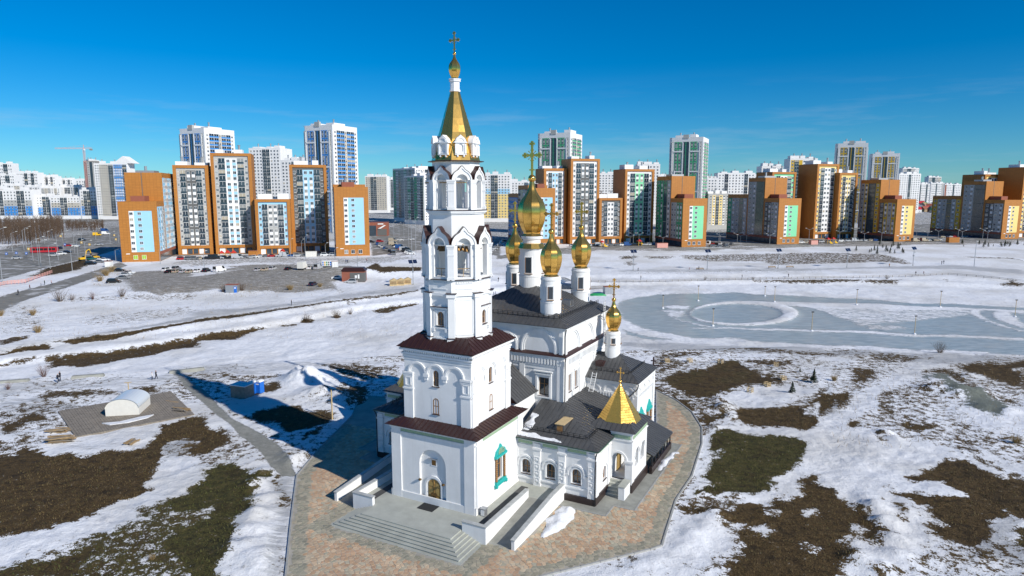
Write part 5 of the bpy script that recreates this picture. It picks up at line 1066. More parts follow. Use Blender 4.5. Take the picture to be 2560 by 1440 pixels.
    for k in range(5): f = MB(); f.box(min(s * 15.35, s * 17.0), max(s * 15.35, s * 17.0), 7.4 + k * .38, 9.31, k * .27 + .001 * k, (k + 1) * .27); f.build('step', M_['concrete_slab'], porch)
    f = MB(); f.box(min(s * 17.02, s * 17.75), max(s * 17.02, s * 17.75), 6.9, 9.0, 0, 1.55); f.box(min(s * 16.95, s * 17.82), max(s * 16.95, s * 17.82), 6.83, 9.05, 1.55, 1.65, 1); f.build('stair_parapet', [ST, M_['concrete_slab']], porch)
    pr_ = MB(); o1 = [sx(p) for p in ((12.2, 8.9), (18.2, 8.9), (18.2, 15.7), (12.2, 15.7))]; t1 = [sx(p) for p in ((13.2, 10.2), (17.2, 10.2), (17.2, 14.4), (13.2, 14.4))]
    if s < 0: o1.reverse(); t1.reverse()
    pr_.prism(o1, 7.32, 7.95, top=t1); prf = pr_.build('porch_roof', M_['roof_dark'], church)
    qq = [sx(p) for p in ((12.2, 8.85, 7.34), (18.25, 8.85, 7.34), (18.25, 15.75, 7.34), (12.2, 15.75, 7.34), (13.2, 10.2, 7.97), (17.2, 10.2, 7.97), (17.2, 14.4, 7.97), (13.2, 14.4, 7.97))]
    for a_, b_ in ((0, 1), (1, 2), (2, 3)): roof_face(prf, [qq[a_], qq[b_], qq[b_ + 4], qq[a_ + 4]], M_['roof_dark'], .6)
    tc_ = (s * 15.2, 12.3); tn = MB(); tn.prism(offs(octo(2.42), tc_), 7.6, 12.05, top=offs(octo(.06), tc_)); tent = tn.build('golden_tent', M_['gold_dark'], church)
    sh = MB(); rows = 16
    for i in range(8):
        M = face(45 * i, 0, tc_)
        for r in range(rows):
            z0 = 7.62 + r * 4.3 / rows; ap0 = 2.45 * (1 - (z0 - 7.6) / 4.45); z1 = z0 + 4.3 / rows * 1.35; ap1 = 2.45 * (1 - (z1 - 7.6) / 4.45); w = ap0 * math.tan(math.pi / 8); nn = max(1, round(2 * w / .34))
            for k in range(nn + (r % 2)):
                x = -w + (k + .5 - .5 * (r % 2)) * 2 * w / nn; hw_ = w / nn; x0, x1 = max(-w, x - hw_), min(w, x + hw_); j = random.uniform(-.008, .02)
                if x1 - x0 < .05: continue
                w1 = ap1 * math.tan(math.pi / 8); sh.quad(T(M, (x0 + x1) / 2, -ap0 - .055 - j, z0 - .05), T(M, x1, -ap0 - .03 - j, z0 + .1), T(M, min(x1, w1), -ap1 - .015, z1), T(M, max(x0, -w1), -ap1 - .015, z1), T(M, x0, -ap0 - .03 - j, z0 + .1))
    tag(sh.build('gilt_shingles', M_['gold_shingle'], tent), kind='stuff')
    f = MB(); f.lathe([(.10, 11.7), (.09, 12.1), (.06, 12.15)] + [(.2 * math.cos(a), 12.35 + .2 * math.sin(a)) for a in np.linspace(-1.3, 1.3, 7)] + [(.04, 12.6)], 10, c=tc_); f.build('finial_ball', M_['gold'], tent, smooth=True); cross(church, tc_, 12.5, 1.5, rays=False)
    # lean-to canopy over the basement stair
    le = MB(); V = [sx(p) for p in ((15.3, 15.5, 3.7), (18.7, 15.5, 2.35), (18.7, 25.0, 2.35), (15.3, 25.0, 3.7))]
    le.quad(*V); le.quad(*[(p[0], p[1], p[2] - .12) for p in V][::-1]); lean = le.build('lean_to_roof', M_['roof_dark'], church); roof_face(lean, [up(p) for p in V], M_['roof_dark'], .6)
    f = MB()
    for b_ in np.linspace(15.8, 24.7, 7): f.bar(sx((18.4, b_, .8)), sx((18.4, b_, 2.4)), .14)
    f.bar(sx((18.4, 15.6, 2.33)), sx((18.4, 24.9, 2.33)), .16); f.build('post', M_['dark_metal'], lean)
    f = MB(); f.box(min(s * 18.2, s * 18.55), max(s * 18.2, s * 18.55), 15.4, 25.0, 0, .9); f.build('low_wall', M_['plinth_brown'], lean)
    # ladder on the roof
    f = MB()
    for a_ in (9.3, 9.9): f.bar(sx((a_ , 17.2, 8.9)), sx((a_, 18.6, 11.2)), .06); f.bar(sx((8.75, 24.0 + (a_ - 9.3), 14.0)), sx((8.75, 24.0 + (a_ - 9.3), 20.0)), .06)
    for k in range(8): f.bar(sx((9.3, 17.2 + k * .175, 9.0 + k * .29)), sx((9.9, 17.2 + k * .175, 9.0 + k * .29)), .05)
    for k in range(17): f.bar(sx((8.75, 24.0, 14.2 + k * .34)), sx((8.75, 24.6, 14.2 + k * .34)), .05)
    f.build('roof_ladder', M_['white_metal'], church)
side(1); side(-1)
f = MB(); f.bar((8.75, 10.75, 18.3), (8.45, 11.05, 17.4), .14, n=8); f.bar((8.45, 11.05, 17.4), (8.5, 11.0, 15.0), .14, n=8); f.bar((8.7, 10.8, 14.7), (8.55, 11.0, 14.2), .14, n=8); f.bar((8.55, 11.0, 14.2), (8.55, 11.0, 9.2), .14, n=8); f.build('down_pipe', M_['dark_metal'], church)
ap_ = MB(); ap_.lathe([(5.2, 0), (5.2, 9.0), (5.5, 9.2), (.2, 11.8)], 12, c=(0, 27.0)); ap_.build('apse', [ST], church)
# ---- entrance terrace, stairs and ramps
terr_o = empty('entrance_terrace', (CO[0], CO[1], 0), A1); tag(terr_o, 'grey stone entrance terrace with wide steps and white walled ramps below the bell tower', 'terrace')
t = MB(); t.box(-5.65, 5.65, -10.73, -8.45, 0, .95); t.box(-8.3, 8.3, -8.5, 4.25, 0, .952); t.box(-11.2, 11.2, 1.0, 4.24, 0, .948); t.build('terrace_slab', M_['concrete_slab'], terr_o)
for k in range(1, 7): s_ = MB(); s_.box(-5.65 - .42 * k, 5.65 + .42 * k, -10.73 - .37 * k, -8.5 + .002 * k, 0, .95 - .158 * k + (.02 if k == 6 else 0)); s_.box(-5.67 - .42 * k, 5.67 + .42 * k, -10.76 - .37 * k, -8.6, .90 - .158 * k + .02, .952 - .158 * k + .02); s_.build('step', M_['concrete_slab'], terr_o)
for s in (-1, 1):
    r_ = MB(); R4 = [(s * 8.5, -8.3, .01), (s * 11.2, -8.3, .01), (s * 11.2, 1.05, .96), (s * 8.5, 1.05, .96)]; r_.quad(*(R4 if s > 0 else R4[::-1])); r_.build('ramp', M_['concrete'], terr_o)
    w = MB(); w.box(min(s * 8.15, s * 8.52), max(s * 8.15, s * 8.52), -8.7, .95, 0, 1.82); w.box(min(s * 5.75, s * 8.5), max(s * 5.75, s * 8.5), -8.72, -8.36, 0, 1.815); w.build('ramp_wall', ST, terr_o)
    w = MB(); w.box(min(s * 8.08, s * 8.58), max(s * 8.08, s * 8.58), -8.78, 1.0, 1.82, 1.93); w.box(min(s * 5.68, s * 8.07), max(s * 5.68, s * 8.07), -8.78, -8.3, 1.82, 1.928); w.build('coping', M_['granite_cap'], terr_o)
    w = MB(); x0, x1 = min(s * 11.2, s * 11.56), max(s * 11.2, s * 11.56)
    pr = [(-8.35, 0), (4.2, 0), (4.2, 1.85), (1.0, 1.85), (-8.35, 1.05)]
    Mw = Matrix(((0, 0, 1, 0), (1, 0, 0, 0), (0, 1, 0, 0), (0, 0, 0, 1)))
    w.prism(pr, x0, x1, 0, Mw); w.build('ramp_wall', ST, terr_o)
    w = MB(); w.prism([(-8.42, 1.05), (1.0, 1.85), (4.18, 1.85), (4.18, 1.95), (1.0, 1.95), (-8.42, 1.15)], x0 - .06, x1 + .06, 0, Mw); w.build('coping', M_['granite_cap'], terr_o)
    # drain gutter mat on the terrace
    w = MB(); w.box(min(s * 6.5, s * 7.4), max(s * 6.5, s * 7.4), -7.6, 3.2, .955, .965); w.build('floor_grate', M_['asphalt'], terr_o)
# ------------------------------------------------------------------ paved plaza round the church
def inpoly(x, y, poly):
    c = False; n = len(poly)
    for i in range(n):
        x0, y0 = poly[i]; x1, y1 = poly[(i + 1) % n]
        if (y0 > y) != (y1 > y) and x < (x1 - x0) * (y - y0) / (y1 - y0) + x0: c = not c
    return c
pl_area = sum(plaza_w[i][0] * plaza_w[(i + 1) % len(plaza_w)][1] - plaza_w[(i + 1) % len(plaza_w)][0] * plaza_w[i][1] for i in range(len(plaza_w)))
if pl_area < 0: plaza_w.reverse()
b = MB(); b.prism(plaza_w, -.03, .006); plaza = b.build('plaza', M_['mortar']); tag(plaza, kind='structure')
ap = MB()
for s in (-1, 1): ap.prism([(s * x, y) for x, y in ([(11.6, 2.6), (17.0, 2.6), (17.0, 5.3), (19.4, 5.3), (19.4, 27), (11.6, 27)][::s])], .0, .035)
apron = ap.build('paved_apron', M_['concrete'], loc=(CO[0], CO[1], 0), rotz=A1); tag(apron, kind='structure')
bd = MB()
for s in (-1, 1):
    L2 = [(11.6, 2.5), (17.1, 2.5), (17.1, 5.2), (19.5, 5.2), (19.5, 27)]
    for p, q in zip(L2[:-1], L2[1:]): bd.bar((s * p[0], p[1], .03), (s * q[0], q[1], .03), .16, .08)
bd.build('edging', M_['kerb_stone'], apron)
def blocked(a, bb):
    A_ = abs(a)
    if A_ < 8.45 and -13.1 < bb < 5: return not (A_ > 8.2 and bb < -8.6)
    if A_ < 11.7 and -8.3 < bb < 5: return True
    if A_ < 11.7 and bb >= 5 and bb < 27: return True
    if A_ < 17.1 and 2.4 < bb < 27: return True
    if A_ < 19.6 and 5.1 < bb < 27: return True
    return bb > 27 and math.hypot(a, bb - 27) < 5.6
SZ = .46
xs_ = [p[0] for p in plaza_w]; ys_ = [p[1] for p in plaza_w]
nxs = int((max(xs_) - min(xs_)) / SZ) + 3; nys = int((max(ys_) - min(ys_)) / SZ) + 3
jit = rng.uniform(-.40, .40, (nxs, nys, 2)) * SZ
seed = np.zeros((nxs, nys, 2)); seed[..., 0] = min(xs_) - SZ + (np.arange(nxs)[:, None] + .5 * (np.arange(nys)[None, :] % 2)) * SZ + jit[..., 0]; seed[..., 1] = min(ys_) - SZ + np.arange(nys)[None, :] * SZ + jit[..., 1]
pls = seg_dist(seed[..., 0].ravel(), seed[..., 1].ravel(), plaza_w).reshape(nxs, nys)
def vor(i, j):
    c = seed[i, j]; poly = [(c[0] + dx * SZ * 1.5, c[1] + dy * SZ * 1.5) for dx, dy in ((-1, -1), (1, -1), (1, 1), (-1, 1))]
    for di in range(-2, 3):
        for dj in range(-2, 3):
            if (di or dj) and 0 <= i + di < nxs and 0 <= j + dj < nys:
                d = seed[i + di, j + dj] - c; l = math.hypot(*d); d = d / l; lim = l / 2 - .022
                out = []
                for k in range(len(poly)):
                    p, q = poly[k], poly[(k + 1) % len(poly)]
                    a = lim - ((p[0] - c[0]) * d[0] + (p[1] - c[1]) * d[1]); bb = lim - ((q[0] - c[0]) * d[0] + (q[1] - c[1]) * d[1])
                    if a >= 0: out.append(p)
                    if (a >= 0) != (bb >= 0): t = a / (a - bb); out.append((p[0] + t * (q[0] - p[0]), p[1] + t * (q[1] - p[1])))
                poly = out
                if len(poly) < 3: return None
    return poly
stones = []
for i in range(2, nxs - 2):
    for j in range(2, nys - 2):
        if pls[i, j] < .32: continue
        a_, b_ = LOC(*seed[i, j])
        if blocked(a_, b_): continue
        if b_ > 12 and a_ < 5: continue          # behind the church: stays plain
        poly = vor(i, j)
        if poly and len(poly) >= 3:
            e = pls[i, j]; bandw = e < 1.7 or (abs(a_) < 10.2 and -14.4 < b_ < -8)
            k = random.random()
            if bandw: col = random.choice([(.33, .31, .22), (.40, .36, .26), (.28, .27, .20), (.45, .39, .28)])
            else:
                patch = float(vnoise(np.array([seed[i, j][0] * .16]), np.array([seed[i, j][1] * .16]), 21)[0])
                warm = .58 + 1.0 * (patch - .4)
                col = random.choice([(.56, .34, .19), (.56, .38, .24), (.62, .45, .29), (.50, .29, .17)]) if k < warm else random.choice([(.58, .49, .35), (.48, .44, .32), (.40, .40, .30), (.60, .50, .35), (.53, .42, .28)])
            f = random.uniform(.88, 1.10); mean = (.36, .33, .25) if bandw else (.55, .42, .28); col = tuple(.68 * c + .32 * m for c, m in zip(col, mean)); stones.append((poly, tuple(min(1, c * f) for c in col), math.hypot(*seed[i, j])))
stones.sort(key=lambda s: s[2])
def stone_mesh(lst, name):
    v, fs, cl = [], [], []
    for poly, col, _ in lst:
        n = len(poly); o = len(v); h = .016 + random.uniform(-.004, .012); cx = sum(p[0] for p in poly) / n; cy = sum(p[1] for p in poly) / n
        v += [(x, y, .002) for x, y in poly] + [(cx + (x - cx) * .95, cy + (y - cy) * .95, .006 + h) for x, y in poly]
        fs.append(tuple(o + n + i for i in range(n))); fs += [(o + i, o + (i + 1) % n, o + n + (i + 1) % n, o + n + i) for i in range(n)]
        cl += [(*col, 1)] * (2 * n)
    me = bpy.data.meshes.new(name); me.from_pydata(v, [], fs); ca = me.attributes.new('tone', 'FLOAT_COLOR', 'POINT'); ca.data.foreach_set('color', np.array(cl, np.float32).ravel()); me.materials.append(M_['stone_attr']); me.update(); return me
for s_ in stones[:300]: link('paving_stone', stone_mesh([s_], 'paving_stone'), plaza)
tag(link('paving_stones', stone_mesh(stones[300:], 'paving_stones'), plaza), kind='stuff')
# kerb along the plaza edge, laid as single stones
kp = plaza_w + [plaza_w[0]]; kme = None
for p, q in zip(kp[:-1], kp[1:]):
    l = math.hypot(q[0] - p[0], q[1] - p[1]); n = max(1, round(l / 2.0))
    for i in range(n):
        x0, y0 = p[0] + (q[0] - p[0]) * i / n, p[1] + (q[1] - p[1]) * i / n
        kb = MB(); kb.box(.02, l / n - .02, -.09, .09, -.1, .11); kb.build('kerb_stone', M_['kerb_stone'], plaza, loc=(x0, y0, 0), rotz=math.atan2(q[1] - p[1], q[0] - p[0]))

def snow_heap(name, pts, h, label, M=None, parent=None, seed=1, step=.22):
    """heap of snow filling an outline given on the ground"""
    xs0, xs1 = min(p[0] for p in pts), max(p[0] for p in pts); ys0, ys1 = min(p[1] for p in pts), max(p[1] for p in pts)
    nx_, ny_ = int((xs1 - xs0) / step) + 2, int((ys1 - ys0) / step) + 2
    X, Y = np.meshgrid(xs0 + np.arange(nx_) * step, ys0 + np.arange(ny_) * step); X, Y = X.ravel(), Y.ravel()
    d = seg_dist(X + (vnoise(X * 1.1, Y * 1.1, seed) - .5) * .8, Y + (vnoise(X * 1.1, Y * 1.1, seed + 1) - .5) * .8, pts)
    Z = np.where(d > 0, h * (1 - np.exp(-np.maximum(d, 0) / (h * 1.2))) * (.6 + .8 * vnoise(X * 1.6, Y * 1.6, seed + 2)), -.06)
    b_ = MB(); b_.v = [tuple(M @ Vector((x, y, z))) if M is not None else (x, y, z + .02) for x, y, z in zip(X, Y, Z)]
    for j in range(ny_ - 1):
        for i in range(nx_ - 1):
            q = (j * nx_ + i, j * nx_ + i + 1, (j + 1) * nx_ + i + 1, (j + 1) * nx_ + i)
            if max(d[k] for k in q) > 0: b_.f.append(q); b_.m.append(0)
    o = b_.build(name, M_['snow_pile'], parent, smooth=True)
    if label: tag(o, label, 'snow')
    return o
snow_heap('snow_heap', [gz(u, v) for u, v in ((1345, 1345), (1352, 1325), (1385, 1285), (1412, 1264), (1438, 1272), (1440, 1290), (1400, 1325), (1370, 1342))], .7, 'heap of shovelled snow on the paving beside the white ramp wall')
snow_heap('snow_heap', [gz(u, v) for u, v in ((1642, 1175), (1655, 1150), (1690, 1128), (1695, 1133), (1668, 1165), (1650, 1178))], .25, 'thin old snow strip beside the lean-to canopy', seed=5)
# snow left on the south annex roof
Mr_ = Matrix.Translation((0, 3.75, 6.60)) @ Matrix.Rotation(math.atan2(9.0 - 6.52, 7.55), 4, 'X')
snow_heap('roof_snow', [(5.6, .5), (9.5, .3), (11.3, .5), (10.8, .9), (9.8, 1.0), (8.0, 1.25), (6.6, 1.2), (5.7, 1.3)], .07, None, Mr_, church, 7, .15)
snow_heap('roof_snow', [(5.45, 1.3), (6.2, 1.4), (6.6, 2.6), (6.0, 4.6), (5.5, 4.8)], .12, None, Mr_, church, 9, .15)
# ------------------------------------------------------------------ town: apartment blocks
def base_mesh(name, mb, mats):
    me = bpy.data.meshes.new(name); me.from_pydata(mb.v, [], mb.f)
    for m in mats: me.materials.append(M_[m])
    me.polygons.foreach_set('material_index', mb.m); me.update(); return me
WMC = {}
def far_window(ww, wh, gl='glass_far'):
    k = (round(ww, 1), round(wh, 1), gl)
    if k not in WMC:
        mb = MB(); w, h = k[0] / 2, k[1]
        mb.box(-w, w, -.05, .1, 0, h, 0)
        for a, b in ((-w + .09, -.04), (.04, w - .09)): mb.quad((a, -.06, .09), (b, -.06, .09), (b, -.06, h - .09), (a, -.06, h - .09), mi=1)
        mb.box(-w - .05, w + .05, -.14, .0, -.08, 0, 0)
        WMC[k] = base_mesh('window', mb, ('plaster_white', gl))
    return WMC[k]
def far_balcony(w, h, par='glass_balcony'):
    k = ('b', round(w, 1), round(h, 1), par)
    if k not in WMC:
        mb = MB(); W2, H2 = k[1] / 2, k[2]
        mb.box(-W2, W2, -.35, .1, 0, .16, 0); mb.quad((-W2, -.12, .16), (W2, -.12, .16), (W2, -.12, H2), (-W2, -.12, H2), mi=1)
        mb.box(-W2, W2, -.36, -.30, .16, H2 * .42, 2); mb.box(-W2, -W2 + .08, -.3, .1, .16, H2, 0); mb.box(W2 - .08, W2, -.3, .1, .16, H2, 0); mb.box(-.05, .05, -.2, -.12, H2 * .42, H2, 0)
        WMC[k] = base_mesh('balcony', mb, ('plaster_white', 'glass_far', par))
    return WMC[k]
def infill_mesh(w, h, m):
    k = ('i', round(w, 1), round(h, 1), m)
    if k not in WMC:
        mb = MB(); mb.box(-w / 2, w / 2, -.04, .05, 0, h, 0); WMC[k] = base_mesh('spandrel', mb, (m,))
    return WMC[k]
FC = dict(G='facade_grey', K='facade_dark', W='plaster_white', L='facade_blue', D='facade_deepblue', M='facade_mint', N='facade_green', Y='facade_yellow', H='facade_ochre', O='facade_orange', B='facade_beige', R='facade_brick')
def facade(root, M, x0, w, z0, nst, sh, cols, inf=None, par='glass_balcony', rowcol=None, rowsplit=None):
    """columns 'kind width colour' from left to right; w window, v window with infill panel, b balcony, g glass strip, n blank"""
    cs = [(c[0], float(c[2:] or 1), c[1]) for c in cols.split()]; tot = sum(c[1] for c in cs); x = x0
    for kind, rel, cl in cs:
        cw = rel / tot * w
        if cl != '-':
            if rowcol:
                for r0, r1, rc in rowcol: mb = MB(); mb.box(x, x + cw, -.06, .02, z0 + r0 * sh, z0 + r1 * sh, 0, M); mb.build('facade_panel', M_[FC[rc if kind != 'n' or cl == '*' else cl] if rc != '*' else FC[cl]], root)
            else: mb = MB(); mb.box(x, x + cw, -.06, .02, z0, z0 + nst * sh, 0, M); mb.build('facade_panel', M_[FC[cl]], root)
        if kind == 'g':
            for r in range(0, nst, 3):
                mb = MB(); hh = min(3, nst - r) * sh; mb.box(x, x + cw, -.1, .02, z0 + r * sh + .12, z0 + r * sh + hh - .12, 0, M); mb.build('glass_strip', M_['glass_balcony'], root)
        for r in range(nst):
            z = z0 + r * sh
            if kind in 'wv':
                n = max(1, round(cw / 3.1)); ww = min(1.6, cw / n * .62)
                for k in range(n):
                    xc = x + (k + .5) * cw / n
                    if kind == 'v' and (r % 4) != 3: o = link('spandrel', infill_mesh(ww + .1, sh * .48, FC[inf or 'W']), root); o.matrix_local = M @ Matrix.Translation((xc, -.07, z - sh * .16))
                    o = link('window', far_window(ww, sh * .5), root); o.matrix_local = M @ Matrix.Translation((xc, -.08, z + sh * .30))
            elif kind == 'b':
                o = link('balcony', far_balcony(cw * .94, sh, par), root); o.matrix_local = M @ Matrix.Translation((x + cw / 2, -.06, z))
        x += cw
def place(u0, u1, rot, vb=None, Y=None, near='l', zb=3.0):
    """front-left foot, width of a wall whose foot runs from column u0 to u1"""
    c, s_ = math.cos(rot), math.sin(rot); u = u0 if near == 'l' else u1; uo = u1 if near == 'l' else u0
    if Y is None: p = gz(u, vb, zb)
    else: p = (onY(u, 560, Y)[0], Y)
    r = ray(uo, vb or 560); k = r[0] / r[1]; t = (k * p[1] - p[0]) / (c - k * s_)
    return (p, t) if near == 'l' else ((p[0] + t * c, p[1] + t * s_), -t)
def top_z(u, v, p, zb=3.0): return onY(u, v, p[1])[1] - zb
def roofbits(root, w, D, h, n=2, mt='plaster_white', seed=0):
    r = random.Random(seed)
    mb = MB(); mb.box(.3, w - .3, .3, D - .3, h - .05, h + .05); mb.build('roof_deck', M_['roof_membrane'], root)
    for i in range(n):
        x = w * (i + .3 + .4 * r.random()) / n; a = 1.6 + r.random() * 2.4; mb = MB(); mb.box(max(.6, x - a), min(w - .6, x + a), D * .25, D * .7, h, h + 1.4 + r.random() * 1.6); mb.build('lift_house', M_[mt], root)
        mb = MB(); mb.lathe([(.55, h + 1), (.55, h + 4.2)], 10, c=(x, D * .4)); mb.lathe([(.75, h + 4.2), (.75, h + 4.5)], 10, c=(x, D * .4)); mb.build('vent_pipe', M_['galvanised'], root)
ORANGE_GROUP = 'orange framed apartment blocks across the pond'
def orange_bar(label, u0, u1, vb, vt, D, cols, nst, inf=None, rot=16, seed=1, gf=4.6):
    rot = math.radians(rot); p, w = place(u0, u1, rot, vb); h = top_z((u0 + u1) / 2, vt, (0, p[1] + .5 * w * math.sin(rot)))
    root = empty('apartment_block', (p[0], p[1], 3.0), rot); tag(root, label, 'apartment block', ORANGE_GROUP)
    mb = MB(); mb.box(0, w, 0, D, 0, h); mb.build('wall', M_['facade_orange'], root)
    M = Matrix.Identity(4); fr = 1.5; sh = (h - gf - 2.6) / nst
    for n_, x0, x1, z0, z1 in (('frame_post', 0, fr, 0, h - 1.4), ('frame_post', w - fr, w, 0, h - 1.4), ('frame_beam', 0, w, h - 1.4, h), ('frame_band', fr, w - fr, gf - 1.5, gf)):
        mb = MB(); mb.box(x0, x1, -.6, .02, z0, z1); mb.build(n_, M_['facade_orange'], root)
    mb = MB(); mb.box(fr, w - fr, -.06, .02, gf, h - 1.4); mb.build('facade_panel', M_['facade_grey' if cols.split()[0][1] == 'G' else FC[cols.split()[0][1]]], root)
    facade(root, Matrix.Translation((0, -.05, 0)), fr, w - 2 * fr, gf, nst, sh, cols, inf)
    # white heads above the balcony columns
    n = 5
    for k in range(n):
        x = fr + (k + .1) * (w - 2 * fr) / n; mb = MB(); mb.box(x, x + (w - 2 * fr) / n * .8, -.05, .02, .3, gf - 1.6, 0); mb.build('shopfront', M_['glass_balcony' if k % 3 else 'plaster_white'], root)
    roofbits(root, w, D, h, 2, seed=seed); return root
def wing(label, u0, u1, vb, vlow, vhigh, vback, Lf, Lh, Lb, panel, sl, rot=16, seed=1, side='l', nlow=7, cols2=None):
    """end wing: low front part with coloured panel in an orange frame, taller part behind, long side wall with window columns"""
    rot = math.radians(rot); p, w = place(u0, u1, rot, vb); s_, c = math.sin(rot), math.cos(rot)
    root = empty('apartment_wing', (p[0], p[1], 3.0), rot); tag(root, label, 'apartment block', ORANGE_GROUP)
    h1 = top_z(u0, vlow, p); h2 = top_z(u0, vhigh, (0, p[1] + Lf * c)); h3 = top_z(u0, vback, (0, p[1] + (Lf + Lh) * c)) if Lb else 0
    mb = MB(); mb.box(0, w, 0, Lf + .02, 0, h1); mb.build('low_wall', M_['facade_orange'], root)
    if Lh: mb = MB(); mb.box(.01, w - .01, Lf, Lf + Lh, 0, h2); hw = mb.build('high_wall', M_['facade_orange'], root); mb = MB(); mb.box(w * .44, w * .46, Lf - .05, Lf + .05, h1 + .2, h2); mb.build('panel_joint', M_['facade_dark'], root); mb = MB(); mb.box(w * .25, w * .62, Lf * .4, Lf - .1, h1, h1 + 2.4); mb.build('roof_hut', M_['facade_brick'], root)
    if Lb: mb = MB(); mb.box(.02, w - .02, Lf + Lh, Lf + Lh + Lb, 0, h3); mb.build('back_wall', M_['facade_orange'], root)
    z0 = h1 * .165; z1 = h1 * .845; sh = (z1 - z0) / nlow; px0, px1 = w * .27, w * .86
    mb = MB(); mb.box(px0, px0 + (px1 - px0) * .22, -.06, .02, z0, z1); mb.build('facade_panel', M_['plaster_white'], root)
    mb = MB(); mb.box(px0 + (px1 - px0) * .22, px1, -.06, .02, z0, z1); mb.build('facade_panel', M_[FC[panel]], root)
    for r in range(nlow):
        for f in (.1, .46): o = link('window', far_window(1.5, sh * .5), root); o.matrix_local = Matrix.Translation((px0 + (px1 - px0) * f, -.08, z0 + (r + .32) * sh))
    for f in (.3, .5, .72) if nlow != 7 or side != 'r' else (.36, .58): o = link('window', far_window(1.8, 1.9, 'lime_blind' if side == 'r' else 'glass_far'), root); o.matrix_local = Matrix.Translation((w * f, -.05, 1.2))
    mb = MB(); mb.box(w * .12, w * .22, -.05, .02, 3.6, 3.95); mb.build('number_plate', M_['print_white'], root)
    # long side
    if side == 'l': MS = Matrix.Rotation(-math.pi / 2, 4, 'Z') @ Matrix.Translation((-(Lf + Lh + Lb), 0, 0)); order = [('b', Lb, h3), ('h', Lh, h2), ('f', Lf, h1)]
    else: MS = Matrix.Translation((w, 0, 0)) @ Matrix.Rotation(math.pi / 2, 4, 'Z'); order = [('f', Lf, h1), ('h', Lh, h2), ('b', Lb, h3)]
    x = 0
    for key, L_, h in order:
        if L_ <= 0: continue
        n = max(3, int((h - 6) / 3.0)); facade(root, MS, x + .7, L_ - 1.4, 4.6, n, (h - 4.6 - 2.4) / n, sl[key], inf='W'); x += L_
    mb = MB(); mb.box(0, Lf + Lh + Lb, -.12, .02, 3.2, 4.6, 0, MS); mb.build('brown_band', M_['facade_brick'], root)
    mb = MB(); mb.box(.5, Lf + Lh + Lb - .5, -.05, .02, .2, 3.2, 0, MS); mb.build('shopfront', M_['glass_balcony'], root)
    if Lh: mb = MB(); mb.lathe([(.6, h2), (.6, h2 + 3.4)], 10, c=(w * .4, Lf + Lh * .5)); mb.box(w * .2, w * .7, Lf + Lh * .3, Lf + Lh * .7, h2, h2 + 1.2); mb.build('roof_vent', M_['galvanised'], root)
    return root
STD = 'w{0} b{1}1.6 v{2}1.4 v{2}1.4 b{1}1.6 w{0}'
wing('orange end wing with a light blue panel standing beside the road junction', 305.5, 402, 656, 504, 431, 500, 15, 26, 0, 'L', dict(f='wL vL wG', h='wL vG wL vL wG', b='wG'), side='r', nlow=7)
orange_bar('orange framed block with grey and dark columns, beside the wing on the junction', 447, 534, 637, 413, 16, STD.format('G', 'K', 'K'), 13, seed=3)
orange_bar('tallest orange framed block with a white centre and light blue window panels', 541, 641, 635, 383, 16, STD.format('G', 'G', 'W'), 15, inf='L', seed=4)
orange_bar('low orange framed block with grey centre and light blue edges', 644, 731, 637, 498, 16, STD.format('L', 'W', 'G'), 7, inf='W', seed=5)
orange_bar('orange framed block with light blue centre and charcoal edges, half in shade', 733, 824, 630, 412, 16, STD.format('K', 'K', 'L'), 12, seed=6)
wing('orange end wing with a light blue panel beside the car park and brick shop', 841, 925, 641, 467, 461, 500, 20, 10, 0, 'L', dict(f='wL vG wK', h='wG wK', b='wG'), nlow=9)
wing('orange end wing with a light blue panel standing behind the large golden dome', 1338, 1387, 622, 470, 463, 484, 14, 20, 22, 'L', dict(b='wD vD wD vD', h='wK gK vG wK', f='wK vL'), nlow=8)
orange_bar('orange framed block with light blue centre and pale edges behind the domes', 1358, 1414, 611, 421, 16, STD.format('W', 'W', 'L'), 12, inf='W', seed=8)
orange_bar('tall orange framed block with a charcoal centre between white window columns', 1424, 1495, 611, 397, 16, STD.format('W', 'W', 'K'), 14, inf='W', seed=9)
orange_bar('low orange framed block with a white centre and charcoal edges', 1496, 1553, 610, 495, 15, STD.format('K', 'W', 'W'), 7, seed=10)
orange_bar('orange framed block with a bright mint green centre', 1558, 1630, 608, 423, 17, STD.format('W', 'W', 'M'), 13, inf='W', seed=11)
wing('orange end wing with a mint green panel beyond the skating rink', 1704, 1764, 618, 496, 440, 484, 14, 18, 0, 'M', dict(h='wN vN gG vG', f='wG vN', b='wG'), nlow=7)
wing('orange end wing with a mint green panel and dark grey side', 1942, 1997, 611, 496, 444, 486, 14, 17, 22, 'M', dict(b='wN vG wG gN vG', h='wG vG gK gK', f='wK vK wG vG'), nlow=7)
orange_bar('orange framed block with mint and white columns rising behind the dark grey wing', 1921, 1980, 596, 430, 17, STD.format('M', 'W', 'W'), 12, seed=12)
orange_bar('tall orange framed block with pale yellow edges and a light grey centre', 2031, 2084, 597, 410, 18, STD.format('Y', 'G', 'W'), 14, inf='W', seed=13)
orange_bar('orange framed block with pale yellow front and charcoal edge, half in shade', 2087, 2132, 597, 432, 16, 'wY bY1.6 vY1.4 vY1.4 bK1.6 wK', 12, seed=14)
wing('orange end wing with a pale yellow panel and ochre window strips', 2235, 2282, 604, 498, 449, 484, 14, 17, 0, 'Y', dict(h='wG vH gK gK wH', f='wK vH wG vH', b='wG'), nlow=7)
wing('orange end wing with a pale yellow panel beside the ochre gridded block', 2502, 2545, 598, 500, 453, 490, 14, 17, 24, 'Y', dict(b='wH vG wG gH vG wH', h='wG vG gK gK', f='wK vK wG vG'), nlow=7)
